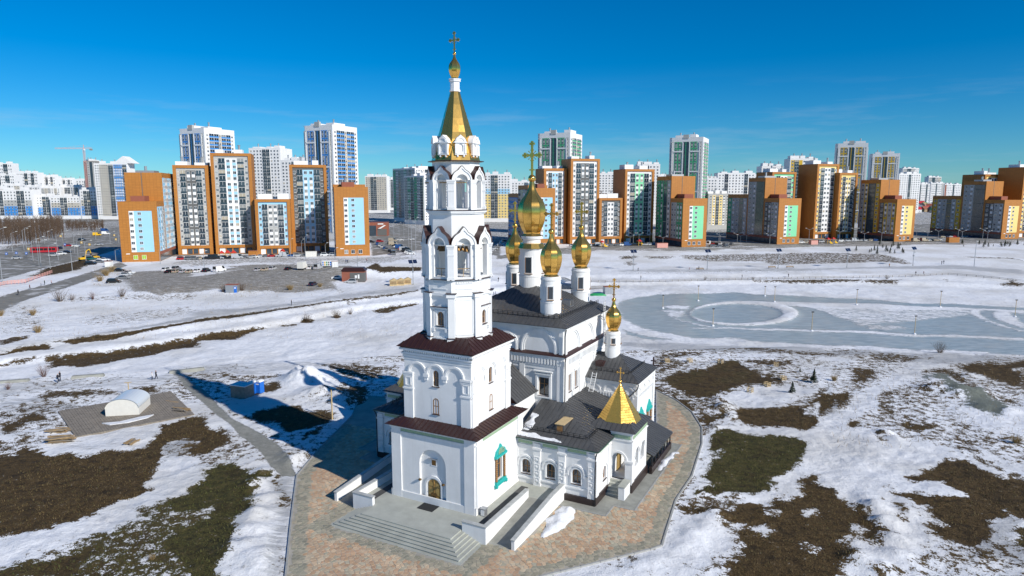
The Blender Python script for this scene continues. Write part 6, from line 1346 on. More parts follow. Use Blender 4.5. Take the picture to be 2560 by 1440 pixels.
orange_bar('orange framed block with a pale yellow and white front behind the ochre gridded block', 2446, 2493, 590, 436, 17, STD.format('Y', 'W', 'W'), 12, seed=15)
orange_bar('tall orange framed block with pale yellow window columns beside the last wing', 2541, 2600, 594, 418, 18, STD.format('Y', 'G', 'W'), 14, seed=16)
# ---- white towers behind
def tower(label, u0, u1, vt, Y, colr, rot=-25, D=None, par=None, nst=25):
    rot = math.radians(rot); p, w = place(u0, u1, rot, Y=Y, near='r'); h = top_z(u1, vt, (0, Y)); D = D or w
    root = empty('white_tower_block', (p[0], p[1], 3.0), rot); tag(root, label, 'tower block', 'white tower blocks behind the orange ones')
    mb = MB(); ch = 2.2; mb.prism([(ch, 0), (w - .01, 0), (w, ch * .1), (w, D), (0, D), (0, ch)], 0, h); mb.build('wall', M_['plaster_white'], root)
    sh = (h - 8) / nst; I = Matrix.Identity(4)
    facade(root, I, 1.2, w - 2.4, 4.5, nst, sh, 'wG.8 n-.35 v{0}1 v{0}1 n-.35 gK.7 n{0}.22 gK.7 n-.35 v{0}1 v{0}1 n-.35 wG.8'.format(colr), inf='G')
    for r in range(4, nst, 6):   # white frames round the coloured panels
        mb = MB(); mb.box(2.6, w * .40, -.4, .02, 4.5 + r * sh - .2, 4.5 + r * sh + .75); mb.box(w * .60, w - 2.6, -.4, .02, 4.5 + r * sh - .2, 4.5 + r * sh + .75); mb.build('frame_band', M_['plaster_white'], root)
    for x in (2.3, w * .40, w * .595, w - 3.1): mb = MB(); mb.box(x, x + .8, -.4, .02, 4.5, h - 4); mb.build('frame_post', M_['plaster_white'], root)
    MR = Matrix.Translation((w, 0, 0)) @ Matrix.Rotation(math.pi / 2, 4, 'Z')
    facade(root, MR, 1.0, D - 2, 4.5, nst, sh, 'wW b-1.6 b-1.6 wB.8 b-1.6 b-1.6 wW', par=FC[colr])
    roofbits(root, w, D, h, 2, seed=int(u0)); mb = MB(); mb.box(w * .42, w * .58, -.3, 1.5, h - 1, h + 2.2); mb.build('crown', M_['facade_grey'], root); return root
tower('white tower with blue panels above the tallest orange block', 460, 525, 319, 450, 'D')
tower('white tower with blue panels and blue striped balconies, the widest one', 766, 840, 311, 450, 'D')
tower('white tower with green panels behind the large golden dome', 1341, 1423, 331, 490, 'N')
tower('white tower with green panels standing alone above the mint green wing', 1666, 1750, 342, 545, 'N')
tower('taller white tower with ochre panels', 2075, 2156, 357, 585, 'H')
tower('lower white tower with ochre panels beside its taller twin', 2163, 2236, 383, 735, 'H')
def white_block(label, u0, u1, vt, Y, cols, nst, rot=-25, D=16, rowcol=None, name='white_apartment_block', zb=3.0, wall='plaster_white', group='white apartment blocks in the background', right=None, vb=None, near='r'):
    rot = math.radians(rot); p, w = place(u0, u1, rot, vb=vb, Y=Y, near=near, zb=zb); h = top_z((u0 + u1) / 2, vt, (0, p[1]), zb)
    root = empty(name, (p[0], p[1], zb), rot); tag(root, label, 'apartment block', group)
    mb = MB(); mb.box(0, w, 0, D, 0, h); mb.build('wall', M_[wall], root); sh = (h - 5.5) / nst
    facade(root, Matrix.Identity(4), .8, w - 1.6, 4, nst, sh, cols, rowcol=rowcol)
    if right: facade(root, Matrix.Translation((w, 0, 0)) @ Matrix.Rotation(math.pi / 2, 4, 'Z'), .8, D - 1.6, 4, nst, sh, right)
    roofbits(root, w, D, h, 3, seed=int(u0)); return root
wc = lambda n, b=(): ' '.join(('bW1.2' if i in b else 'wW') for i in range(n))
white_block('plain white tower block with dark balconies between the two blue panelled towers', 632, 709, 370, 620, wc(9, (4, 5)), 22, rot=-8, D=24)
white_block('lower white block with roof huts left of the widest tower', 709, 772, 400, 570, wc(7, (3,)), 19, rot=-8)
white_block('distant cream block with yellow balconies between orange wing and bell tower', 916, 970, 440, 1000, 'wB wB bB1.3 bB1.3 wB wB wB wB', 17, rot=-4)
white_block('white block with shaded green panelled side left of the bell tower', 985, 1040, 422, 690, 'wN vG bN wG vN wG bN wG', 18, rot=-48, D=36, right=wc(6, (2,)))
white_block('white stepped block with green lower panels close to the bell tower', 1012, 1062, 440, 640, 'wG vN bG wN vG bN', 16, rot=-44, D=30, right=wc(5, ()))
white_block('distant white block with red, blue and yellow panels right of the bell tower', 1203, 1277, 435, 700, wc(9, (3, 4)), 16, rot=-3, rowcol=[(0, 9, 'Y'), (9, 11, 'L'), (11, 16, 'W')])
white_block('distant low white block behind the largest dome', 1277, 1345, 453, 760, wc(8, (4,)), 14, rot=-3)
white_block('distant white block with green balconies between the charcoal and mint blocks', 1493, 1560, 433, 720, wc(8, (5, 6)), 17, rot=-3)
white_block('white block rising behind the mint green block', 1590, 1646, 410, 650, wc(6, (2,)), 18, rot=-3)
white_block('short white block left of the long white one', 1764, 1790, 445, 700, wc(3), 14, rot=-3)
white_block('long white block with square windows behind the grey green wing', 1789, 1882, 432, 780, wc(11, (2, 8)), 15, rot=-2, rowcol=[(0, 3, 'Y'), (3, 15, 'W')])
white_block('white block with rooftop drums behind the mint orange block', 1897, 1950, 415, 640, wc(6, (3,)), 18, rot=-3)
white_block('white block with a yellow flank beside the tall yellow edged block', 1966, 2034, 396, 600, 'wH bH1.3 nH wW wW bW wW', 19, rot=-4)
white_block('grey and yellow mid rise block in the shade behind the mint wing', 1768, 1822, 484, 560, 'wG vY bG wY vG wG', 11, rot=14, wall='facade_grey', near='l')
white_block('far white block at the foot of the lower ochre tower', 2238, 2292, 434, 980, wc(9, (4,)), 16, rot=3, near='l')
for i, (u0, u1, vt, lab, cl) in enumerate([(2284, 2318, 459, 'far slab with red stair strips next to the far white block', 'wW gR.6 wW wW gR.6 wW'), (2319, 2352, 457, 'far slab with a grey end, second along the horizon', 'wW wW gK.5 wW wW nG'), (2353, 2394, 460, 'far slab with a red end beside the dark brown block', 'nR.5 wW wW gK.5 wW wW'), (2312, 2343, 442, 'far grey tower rising above the slabs on the horizon', 'wG gK wG wB')]):
    white_block(lab, u0, u1, vt, 1500 + 120 * (i == 3), cl, 11, rot=2, near='l', zb=4)
white_block('far dark and white tower behind the lower ochre tower', 2246, 2286, 434 - 14, 1500, 'wG gK wG wW', 22, rot=2, near='l', zb=4)
hz = random.Random(17)
for u0, u1, vt, Y in [(925, 962, 452, 1500), (968, 992, 447, 1150), (1040, 1066, 430, 900), (1196, 1216, 446, 1200), (1560, 1592, 446, 1000), (1640, 1668, 440, 900), (1745, 1768, 452, 1100), (1835, 1872, 446, 1350), (1880, 1902, 440, 900), (2240, 2262, 452, 1700), (2262, 2290, 461, 1900), (2290, 2330, 468, 2100), (2325, 2362, 466, 2200), (2360, 2400, 464, 1800), (2395, 2420, 470, 2300), (-30, 20, 470, 900), (12, 60, 462, 950), (60, 110, 466, 930), (110, 160, 468, 920), (155, 205, 466, 930), (320, 345, 436, 800), (600, 640, 420, 900), (420, 462, 440, 900)]:
    white_block('distant pale mid rise block filling the horizon between nearer buildings', u0, u1, vt, Y, ' '.join(hz.choice(['wW', 'wW', 'wB', 'bW1.2', 'wG']) for _ in range(max(3, int((u1 - u0) * Y / 1660 / 4)))), max(6, int((35 + (478 - vt) / 1660 * Y) / 3.1)), rot=hz.choice((-4, 2, 6)), near='l', group='distant pale blocks on the horizon', name='distant_block')
# ---- left district beyond the junction
dist = 'white and blue apartment slabs beyond the road junction'
BL = [(0, 3, 'D'), (3, 5, 'G'), (5, 8, 'W')]
white_block('long slab with blue lower floors, grey band and white top beyond the grove', -40, 87, 474, 775, wc(14, (4, 5, 10, 11)), 8, rot=2, rowcol=BL, group=dist, near='l')
white_block('lower white slab with blue floors and a brick corner between two blue slabs', 87, 131, 489, 785, wc(5, (3, 4)), 7, rot=2, rowcol=[(0, 3, 'D'), (3, 7, 'W')], group=dist, near='l')
white_block('slab with blue lower floors and beige middle next to the brick corner', 131, 206, 491, 780, wc(9, (3, 4)), 7, rot=2, rowcol=[(0, 3, 'D'), (3, 5, 'B'), (5, 7, 'W')], group=dist, near='l')
white_block('slab with blue lower floors and beige middle joined to the gabled tower', 206, 256, 474, 780, wc(6, (1, 2)), 8, rot=2, rowcol=[(0, 3, 'D'), (3, 5, 'B'), (5, 8, 'W')], group=dist, near='l')
gt = white_block('tall white tower with bright blue panels and a pointed gable', 247, 330, 408, 765, 'wW wB wB bW1.2 vD vD bD', 20, rot=2, group=dist, near='l')
mb = MB(); mb.prism([(22, 0), (44, 0), (33, 8)], 0, 15, 0, Matrix.Translation((0, 15, 0)) @ Matrix.Translation((0, 0, top_z(288, 408, (0, 765)))) @ Matrix.Rotation(math.pi / 2, 4, 'X')); mb.build('gable', M_['plaster_white'], gt)
for u0, u1, vt, Y, lab in [(-30, 46, 408, 1150, 'white block on the skyline with the highest roof, at the edge of town'), (-30, 49, 436, 980, 'white block with a pale side below the highest skyline block'), (50, 106, 431, 1100, 'white skyline block with grey middle floors and two balcony stacks'), (107, 150, 440, 1120, 'white skyline block with a brick red lower corner'), (150, 192, 447, 1140, 'white skyline block with three dark balcony stacks'), (198, 252, 449, 960, 'white skyline block below the tower crane')]:
    white_block(lab, u0, u1, vt, Y, wc(7, (3, 5)), 12, rot=2, group=dist, near='l', rowcol=[(0, 6, 'B'), (6, 12, 'W')] if u0 > 40 and u0 < 150 else None)
cb = white_block('unfinished grey concrete tower under construction beside the crane', 222, 252, 402, 900, 'gK wG gK wG', 22, rot=2, wall='raw_concrete', group=dist, near='l', name='unfinished_tower')
cr = empty('tower_crane', (onY(221, 500, 890)[0], 890, 3)); tag(cr, 'pale red tower crane above the unfinished concrete tower', 'crane')
zt = onY(221, 372, 890)[1] - 3; mb = MB()
for dx in (-.9, .9):
    for dy in (-.9, .9): mb.bar((dx, dy, 0), (dx, dy, zt), .25)
for i in range(int(zt / 3)): mb.bar((-.9, -.9, i * 3), (.9, -.9, i * 3 + 3), .15); mb.bar((.9, -.9, i * 3), (-.9, -.9, i * 3 + 3), .15)
mb.build('mast', M_['plastic_pink'], cr)
mb = MB()
for z, y in ((zt, -.6), (zt, .6), (zt + 1.4, 0)): mb.bar((-38, y, z), (11, y, z), .25)
for i in range(24): mb.bar((-38 + i * 2, -.6, zt), (-37 + i * 2, 0, zt + 1.4), .12); mb.bar((-37 + i * 2, 0, zt + 1.4), (-36 + i * 2, -.6, zt), .12)
mb.build('jib', M_['plastic_pink'], cr); mb = MB(); mb.bar((0, 0, zt), (0, 0, zt + 5), .5); mb.bar((0, 0, zt + 5), (-26, 0, zt + 1.4), .12); mb.bar((0, 0, zt + 5), (10, 0, zt + 1), .12); mb.build('tower_head', M_['plastic_pink'], cr)
mb = MB(); mb.box(8, 11, -1, 1, zt - 2, zt); mb.build('counterweight', M_['raw_concrete'], cr); mb = MB(); mb.box(.6, 2.2, -1.8, -.6, zt - 2.2, zt - .2); mb.build('cab', M_['plastic_white'], cr)
# low brick shop by the car park
sp_, sw = place(924, 971, math.radians(8), 590, zb=3); sh_ = empty('brick_shop', (sp_[0], sp_[1], 3), math.radians(8)); tag(sh_, 'low red brown brick shop with a glazed grey end by the car park', 'shop')
mb = MB(); mb.box(0, sw, 0, 16, 0, 9.5); mb.build('wall', M_['facade_brick'], sh_); mb = MB(); mb.box(-.1, sw * .36, -.15, 5, 0, 7.5); mb.build('glazed_front', M_['glass_balcony'], sh_); mb = MB(); mb.box(sw * .42, sw * .92, -.1, .05, .3, 5.0); mb.build('entrance', M_['facade_dark'], sh_); mb = MB(); mb.prism([(sw * .45, 5.2), (sw * .6, 5.2), (sw * .88, 7.6), (sw * .8, 7.9)], 0, .8, 0, Matrix.Rotation(math.pi / 2, 4, 'X')); mb.build('slanted_canopy', M_['plaster_white'], sh_); mb = MB(); mb.box(sw * .45, sw * .75, -.2, .0, 8.2, 9.0); mb.build('sign_board', M_['plaster_white'], sh_)
# village of small houses at the far right
hv = random.Random(5)
roofm = ['facade_brick', 'roof_dark', 'shop_red', 'plastic_green', 'galvanised', 'timber']
for i in range(34):
    u = hv.uniform(2290, 2350); v = 496 + (i / 33) ** .8 * 34; x, y = gz(u, v, 4.0); w_, d_, h_ = hv.uniform(8, 14), hv.uniform(8, 11), hv.uniform(3.2, 5.5); rz = hv.uniform(-.6, .6)
    rm = roofm[i % 6]; wm = ['plaster_white', 'facade_beige', 'timber', 'facade_brick'][i % 4]
    hs = empty('village_house', (x, y, float(terr(x, y))), rz); tag(hs, 'village house with %s roof and %s walls between two yellow wings' % ({'facade_brick': 'brick red', 'roof_dark': 'dark grey', 'shop_red': 'bright red', 'plastic_green': 'green', 'galvanised': 'silver', 'timber': 'brown'}[rm], {'plaster_white': 'white', 'facade_beige': 'beige', 'timber': 'timber', 'facade_brick': 'brick'}[wm]), 'house', 'village houses beyond the blocks')
    mb = MB(); mb.box(-w_ / 2, w_ / 2, -d_ / 2, d_ / 2, 0, h_); mb.build('wall', M_[wm], hs)
    mb = MB(); mb.prism([(-d_ / 2 - .5, h_ - .2), (d_ / 2 + .5, h_ - .2), (0, h_ + d_ * .45)], -w_ / 2 - .4, w_ / 2 + .4, 0, Matrix(((0, 0, 1, 0), (1, 0, 0, 0), (0, 1, 0, 0), (0, 0, 0, 1)))); mb.build('roof', M_[rm], hs)
    for e in (-.25, .25): o = link('window', far_window(1.2, 1.4), hs); o.matrix_local = Matrix.Translation((w_ * e, -d_ / 2 - .02, 1.2))
# ------------------------------------------------------------------ vehicles
XZ = Matrix(((1, 0, 0, 0), (0, 0, -1, 0), (0, 1, 0, 0), (0, 0, 0, 1)))   # profile (x,z) extruded along y
def prof(mb, pts, y0, y1, mi=0, k=1.0):
    n = len(mb.v); m = len(pts); cx = sum(p[0] for p in pts) / m
    mb.v += [(x, y0, z) for x, z in pts] + [(x, y1, z) for x, z in pts]
    mb.f.append(tuple(n + i for i in range(m))); mb.m.append(mi); mb.f.append(tuple(n + m + i for i in reversed(range(m)))); mb.m.append(mi)
    for i in range(m): j = (i + 1) % m; mb.f.append((n + j, n + i, n + m + i, n + m + j)); mb.m.append(mi)
def car_parts(kind):
    L_, h, hood = {'sedan': (4.4, 1.45, .62), 'suv': (4.5, 1.72, .70), 'hatch': (4.0, 1.5, .6), 'van': (5.4, 2.4, .8)}[kind]; x = L_ / 2; W2 = .88 if kind != 'van' else 1.0
    b = MB(); lo = .28; wl = .92 if kind != 'suv' else 1.02
    if kind == 'van': wl = 1.15
    prof(b, [(-x, lo), (x, lo), (x + .02, .62), (x - .12, wl - .18), (x - 1.0 if kind != 'van' else x - .55, wl), (-x + .1, wl), (-x, .7)], -W2, W2)
    if kind == 'van': cab = [(x - .6, wl), (x - 1.35, h), (-x + .05, h), (-x + .02, wl)]
    elif kind == 'sedan': cab = [(x - 1.15, wl), (x - 1.95, h), (-x + 1.25, h), (-x + .55, wl)]
    else: cab = [(x - 1.05, wl), (x - 1.8, h), (-x + .55, h), (-x + .12, wl)]
    k = W2 * .86; n = len(b.v)
    P4 = [(px, -W2 + .04 if i in (0, 3) else -k, pz) for i, (px, pz) in enumerate(cab)] + [(px, W2 - .04 if i in (0, 3) else k, pz) for i, (px, pz) in enumerate(cab)]
    b.v += P4
    for q in ((0, 1, 2, 3), (7, 6, 5, 4), (1, 5, 6, 2), (0, 4, 5, 1), (3, 2, 6, 7)): b.f.append(tuple(n + i for i in q[::-1])); b.m.append(0)
    g = MB()
    def gl(p, q, r, s, o=.012):
        c = [Vector(v) for v in (p, q, r, s)]; nn = (c[1] - c[0]).cross(c[2] - c[0]).normalized(); m_ = sum(c, Vector()) / 4
        g.quad(*[m_ + (v - m_) * .88 + nn * o for v in c])
    A = P4
    gl(A[4], A[5], A[1], A[0], -.015 if False else .015); gl(A[3], A[2], A[6], A[7], .015)
    if kind != 'van': gl(A[3], A[0], A[1], A[2]); gl(A[6], A[5], A[4], A[7])
    else:
        m1 = lambda p, q, t: tuple(p[i] + (q[i] - p[i]) * t for i in range(3))
        gl(m1(A[3], A[0], .72), A[0], A[1], m1(A[2], A[1], .72)); gl(m1(A[6], A[5], .72), A[5], A[4], m1(A[7], A[4], .72))
    w = MB(); w.lathe([(.30, -.1), (.32, -.08), (.32, .08), (.30, .1)], 14, M=Matrix.Rotation(math.pi / 2, 4, 'X')); r = MB(); r.lathe([(.19, -.115), (.19, .115)], 10, M=Matrix.Rotation(math.pi / 2, 4, 'X'))
    hl = MB(); hl.box(x - .10, x + .01, -.2, .2, .64, .78); tl = MB(); tl.box(-x - .015, -x + .1, -.14, .14, .68, .88)
    return dict(body=(b, ['car_paint']), glass=(g, ['car_glass']), wheel=(w, ['rubber']), rim=(r, ['galvanised']), headlight=(hl, ['lamp_lens']), taillight=(tl, ['tail_lens']), L=L_, W=W2)
def mk(name, mb, mats):
    me = base_mesh(name, mb, mats); return me
CARS = {}
for kd in ('sedan', 'suv', 'hatch', 'van'):
    d = car_parts(kd); CARS[kd] = {k: mk(k, *d[k]) for k in ('body', 'glass', 'wheel', 'rim', 'headlight', 'taillight')}; CARS[kd]['L'] = d['L']; CARS[kd]['W'] = d['W']
CC = dict(white=(.75, .75, .74), silver=(.42, .43, .44), grey=(.16, .165, .17), black=(.012, .012, .014), blue=(.02, .07, .22), red=(.35, .015, .015), yellow=(.75, .45, .02), beige=(.42, .36, .27), teal=(.02, .12, .12), dark_blue=(.012, .02, .05))
def car(pos, yaw, kd, colr, label, group, full=True):
    c = CARS[kd]; root = empty('parked_car' if 'park' in label else 'car', pos, yaw); tag(root, label, 'car' if kd != 'van' else 'van', group)
    body = link('body', c['body'], root); body.color = (*CC[colr], 1); link('window_glass', c['glass'], root)
    if not full:
        for sx in (-1, 1):
            for sy in (-1, 1): link('wheel', c['wheel'], root, (sx * c['L'] * .30, sy * (c['W'] - .08), .32))
        return root
    for sx in (-1, 1):
        for sy in (-1, 1): w = link('wheel', c['wheel'], root, (sx * c['L'] * .30, sy * (c['W'] - .08), .32)); link('rim', c['rim'], w)
    for sy in (-1, 1): link('headlight', c['headlight'], root, (0, sy * .58, 0)); link('taillight', c['taillight'], root, (0, sy * .62, 0))
    return root
R_ = math.radians
GL = 'cars parked in the dirt lot'
for (u, v), yaw, kd, cl, lab in [
    ((285, 708), 8, 'suv', 'black', 'black off-road car parked at the reedy edge of the dirt lot'), ((308, 698), 12, 'sedan', 'grey', 'grey saloon parked beside the black off-road car'), ((316, 690), 14, 'hatch', 'silver', 'silver hatchback parked second from the black off-road car'), ((322, 685), 14, 'sedan', 'white', 'white saloon parked third from the black off-road car'), ((299, 679), 10, 'sedan', 'black', 'black saloon parked by the tall dry reeds'),
    ((417, 678), 80, 'suv', 'white', 'white car parked at the end of the dirt lot row'), ((425, 682), 75, 'sedan', 'black', 'black saloon parked in front of the white car in the row'), ((441, 675), 85, 'suv', 'grey', 'dark grey car parked in the second line of the row'), ((441, 682), 85, 'hatch', 'beige', 'beige hatchback parked next to the black saloon in the row'), ((458, 682), 88, 'hatch', 'silver', 'silver hatchback parked in the middle of the row'), ((475, 682), 88, 'sedan', 'beige', 'sand coloured saloon parked in the middle of the row'), ((494, 681), 88, 'hatch', 'white', 'white hatchback parked two cars from the white van'), ((516, 680), 92, 'suv', 'black', 'black car parked next to the white van'), ((549, 679), 70, 'van', 'white', 'white delivery van parked on the dirt lot'),
    ((645, 678), 85, 'hatch', 'silver', 'silver hatchback parked alone past the white van'), ((663, 677), 85, 'sedan', 'beige', 'beige saloon parked beside the lone silver hatchback'), ((682, 675), 85, 'suv', 'silver', 'silver car parked third in the short row past the van'), ((721, 675), 85, 'sedan', 'black', 'black saloon parked between the short row and the box truck'), ((776, 673), 85, 'sedan', 'white', 'white saloon parked beside the box truck'), ((795, 673), 85, 'van', 'silver', 'silver van parked by the painted trailer'),
    ((844, 698), 5, 'sedan', 'white', 'white saloon parked in front of the dark red kiosk'), ((880, 699), 175, 'sedan', 'white', 'white saloon parked against the kiosk wall'), ((878, 708), 178, 'suv', 'silver', 'silver car parked nearest the path before the kiosk'), ((783, 714), 80, 'hatch', 'dark_blue', 'dark blue hatchback parked alone by the dry grass')]:
    car(G(u, v), R_(yaw), kd, cl, lab, GL)
cr_ = random.Random(11); KD = ['sedan', 'suv', 'hatch', 'sedan', 'suv', 'van']; CL = ['white', 'silver', 'grey', 'black', 'silver', 'white', 'blue', 'red', 'beige', 'black', 'grey']
def row(p, q, n, yaw, place, group, jitter=2, full=False):
    for i in range(n):
        t = i / max(1, n - 1); u = p[0] + (q[0] - p[0]) * t + cr_.uniform(-jitter, jitter); v = p[1] + (q[1] - p[1]) * t; kd = cr_.choice(KD); cl = cr_.choice(CL)
        nm = {'sedan': 'saloon', 'suv': 'tall car', 'hatch': 'hatchback', 'van': 'van'}[kd]
        car(G(u, v), R_(yaw) + cr_.uniform(-.08, .08), kd, cl, '%s %s parked %s' % (cl.replace('_', ' '), nm, place), group, full)
row((455, 650), (640, 645), 13, 15, 'in front of the grey and white orange framed blocks', 'cars before the orange blocks', 4)
row((650, 643), (830, 640), 12, 15, 'before the light blue orange framed blocks', 'cars before the orange blocks', 4)
row((944, 612), (985, 637), 8, 100, 'in the first line of the tarmac car park', 'cars in the tarmac car park', 1)
row((978, 610), (1028, 636), 10, 10, 'in the second line of the tarmac car park', 'cars in the tarmac car park', 1); row((930, 607), (1030, 600), 5, 0, 'along the street behind the tarmac car park', 'cars in the tarmac car park', 6)
row((1228, 628), (1262, 606), 6, 15, 'in the street beside the bell tower', 'cars in the middle street', 2); row((1432, 617), (1640, 613), 16, 15, 'before the orange blocks behind the domes', 'cars before the middle orange blocks', 4)
row((1772, 612), (1830, 612), 7, 60, 'beside the mint green end wing', 'cars by the mint green wing', 2); row((1785, 618), (1815, 618), 3, 10, 'at the snow edge by the mint green wing', 'cars by the mint green wing', 3); row((2000, 608), (2150, 603), 10, 15, 'before the pale yellow blocks', 'cars before the yellow blocks', 5); row((2160, 603), (2230, 602), 6, 20, 'beside the ochre striped wing', 'cars before the yellow blocks', 4)
row((2288, 604), (2350, 602), 9, 15, 'in the yard between the two last wings', 'cars in the last yard', 3); row((2360, 594), (2500, 592), 10, 15, 'before the ochre gridded block', 'cars in the last yard', 5)
GR = 'cars on the road junction'
for (u, v), yaw, kd, cl, lab in [((43, 648), 15, 'hatch', 'silver', 'silver hatchback driving alone on the near carriageway'), ((135, 641), 15, 'suv', 'silver', 'silver tall car behind the red bus'), ((154, 637), 15, 'suv', 'white', 'white tall car following the silver one on the road'), ((167, 633), 15, 'sedan', 'black', 'black saloon ahead of the white tall car'), ((146, 623), 200, 'hatch', 'dark_blue', 'dark blue hatchback beyond the red bus'), ((169, 616), 200, 'sedan', 'red', 'red saloon on the far carriageway'), ((190, 617), 20, 'hatch', 'white', 'white hatchback waiting at the crossing'), ((248, 613), 10, 'sedan', 'silver', 'silver saloon crossing the junction'), ((243, 589), 20, 'van', 'yellow', 'yellow van on the far road'), ((265, 586), 20, 'van', 'white', 'white van on the far road'), ((205, 602), 20, 'suv', 'black', 'black tall car near the crossing signs'), ((228, 650), 8, 'suv', 'teal', 'dark teal car by the excavator'), ((241, 645), 8, 'hatch', 'yellow', 'yellow hatchback behind the dark teal car'), ((262, 652), 15, 'sedan', 'white', 'white saloon in the shade of the first orange wing'), ((249, 657), 12, 'sedan', 'grey', 'grey saloon at the mouth of the lane'), ((227, 662), 12, 'suv', 'black', 'black tall car at the mouth of the lane'), ((90, 557), 10, 'van', 'white', 'white van before the blue slabs'), ((108, 560), 10, 'sedan', 'silver', 'silver saloon before the blue slabs'), ((262, 578), 20, 'van', 'blue', 'blue van at the end of the far road')]:
    car(G(u, v), R_(yaw), kd, cl, lab, GR, False)
p = G(112, 632); bus = empty('bus', p, R_(14)); tag(bus, 'long dark red city bus on the junction road', 'bus'); b = MB(); prof(b, [(-6, .4), (6, .4), (6.05, 1.6), (5.9, 3.0), (-5.95, 3.0), (-6, 1.0)], -1.25, 1.25); b.build('body', M_['shop_red'], bus)
for i in range(6): g = MB(); g.box(-5.4 + i * 1.85, -3.8 + i * 1.85, -1.27, 1.27, 1.35, 2.5); g.build('window', M_['car_glass'], bus)
for x in (-3.8, 3.9):
    for y in (-1.1, 1.1): link('wheel', CARS['van']['wheel'], bus, (x, y, .42)).scale = (1.4, 1.4, 1.4)
p = G(757, 674); bt = empty('box_truck', p, R_(88)); tag(bt, 'beige box truck parked at the edge of the dirt lot', 'truck'); b = MB(); b.box(-3.2, 1.2, -1.2, 1.2, .8, 3.4); b.build('cargo_box', M_['canvas'], bt); b = MB(); prof(b, [(1.3, .5), (3.0, .5), (3.0, 1.3), (2.6, 2.2), (1.3, 2.2)], -1.0, 1.0); b.build('cab', M_['canvas'], bt); g = MB(); g.box(2.65, 2.86, -.85, .85, 1.45, 2.0); g.build('windscreen', M_['car_glass'], bt)
for x in (-2.2, 2.1):
    for y in (-.95, .95): link('wheel', CARS['van']['wheel'], bt, (x, y, .4)).scale = (1.25, 1.25, 1.25)
p = G(207, 652); ex = empty('excavator', p, R_(60)); ex.scale = (.75, .75, .75); tag(ex, 'yellow excavator with a raised boom beside the junction', 'excavator')
b = MB(); b.box(-1.8, 1.8, -1.3, -.7, 0, .9); b.box(-1.8, 1.8, .7, 1.3, 0, .9); b.build('tracks', M_['rubber'], ex); b = MB(); prof(b, [(-2, 1.0), (1.4, 1.0), (1.4, 1.9), (.2, 2.2), (-2, 2.1)], -1.2, 1.2); b.build('body', M_['plastic_yellow'], ex); b = MB(); prof(b, [(.1, 1.9), (1.5, 1.9), (1.3, 3.1), (.2, 3.1)], -.2, 1.1); b.build('cab', M_['car_glass'], ex)
b = MB(); b.bar((1.2, -.5, 1.8), (2.2, -.5, 6.0), .5); b.bar((2.2, -.5, 6.0), (4.2, -.5, 7.0), .4); b.bar((4.2, -.5, 7.0), (4.9, -.5, 4.2), .35); b.build('boom', M_['plastic_yellow'], ex); b = MB(); prof(b, [(4.4, 3.4), (5.2, 3.4), (5.4, 4.3), (4.7, 4.3)], -.9, -.1); b.build('bucket', M_['dark_metal'], ex)
p = G(825, 668); tr_ = empty('painted_trailer', p, R_(5)); tag(tr_, 'trailer with a colourful patterned side parked by the white kiosk boxes', 'trailer'); b = MB(); b.box(-3.2, 3.2, -1.1, 1.1, .6, 2.9); b.build('body', M_['plastic_white'], tr_)
for i in range(16): b = MB(); x = -2.9 + i % 8 * .78; z = .85 + (i // 8) * .95; b.box(x, x + .5, -1.13, -1.09, z, z + .7); b.build('painted_panel', M_[['plastic_blue', 'plastic_yellow', 'plastic_green', 'facade_dark'][i % 4]], tr_)
for x in (-1.6, 1.6): link('wheel', CARS['van']['wheel'], tr_, (x, -1.0, .35)); link('wheel', CARS['van']['wheel'], tr_, (x, 1.0, .35))
# ------------------------------------------------------------------ people
def body_mesh(name, joints, edges, bands, hat=None):
    me = bpy.data.meshes.new('tmp'); me.from_pydata([j[0] for j in joints], edges, []); ob = bpy.data.objects.new('tmp', me); COL.objects.link(ob)
    sk_ = ob.modifiers.new('s', 'SKIN'); ob.modifiers.new('u', 'SUBSURF').levels = 1
    for i, j in enumerate(joints): sv = me.skin_vertices[0].data[i]; sv.radius = j[1]; sv.use_root = (i == 0)
    dg = bpy.context.evaluated_depsgraph_get(); dg.update(); m2 = bpy.data.meshes.new_from_object(ob.evaluated_get(dg)); bpy.data.objects.remove(ob); m2.name = name
    m2.materials.clear()
    for m in ('trousers', 'cloth', 'skin', 'hair'): m2.materials.append(M_[m])
    for pl in m2.polygons:
        z = pl.center.z; pl.material_index = 0 if z < bands[0] else 1 if z < bands[1] else 2 if z < bands[2] else 3; pl.use_smooth = True
    return m2
def figure(stride, arm):
    s = stride
    J = [((0, 0, .95), (.15, .11)), ((0, 0, 1.2), (.15, .11)), ((0, 0, 1.42), (.17, .11)), ((0, 0, 1.52), (.06, .06)), ((.02, 0, 1.64), (.095, .085)), ((.02, 0, 1.74), (.07, .065)),
         ((0, .09, .9), (.095, .095)), ((s * .5, .10, .5), (.065, .065)), ((s * .75 - .05, .10, .08), (.05, .05)), ((s * .75 + .12, .10, .04), (.045, .035)),
         ((0, -.09, .9), (.095, .095)), ((-s * .35, -.10, .5), (.065, .065)), ((-s * .9, -.10, .10), (.05, .05)), ((-s * .9 + .15, -.10, .05), (.045, .035)),
         ((0, .22, 1.40), (.065, .065)), ((-arm * .5, .27, 1.12), (.052, .052)), ((-arm * .3 + .08, .26, .88), (.04, .04)),
         ((0, -.22, 1.40), (.065, .065)), ((arm * .6, -.27, 1.12), (.052, .052)), ((arm + .08, -.26, .90), (.04, .04))]
    E_ = [(0, 1), (1, 2), (2, 3), (3, 4), (4, 5), (0, 6), (6, 7), (7, 8), (8, 9), (0, 10), (10, 11), (11, 12), (12, 13), (2, 14), (14, 15), (15, 16), (2, 17), (17, 18), (18, 19)]
    return body_mesh('person_body', J, E_, (.86, 1.53, 1.69))
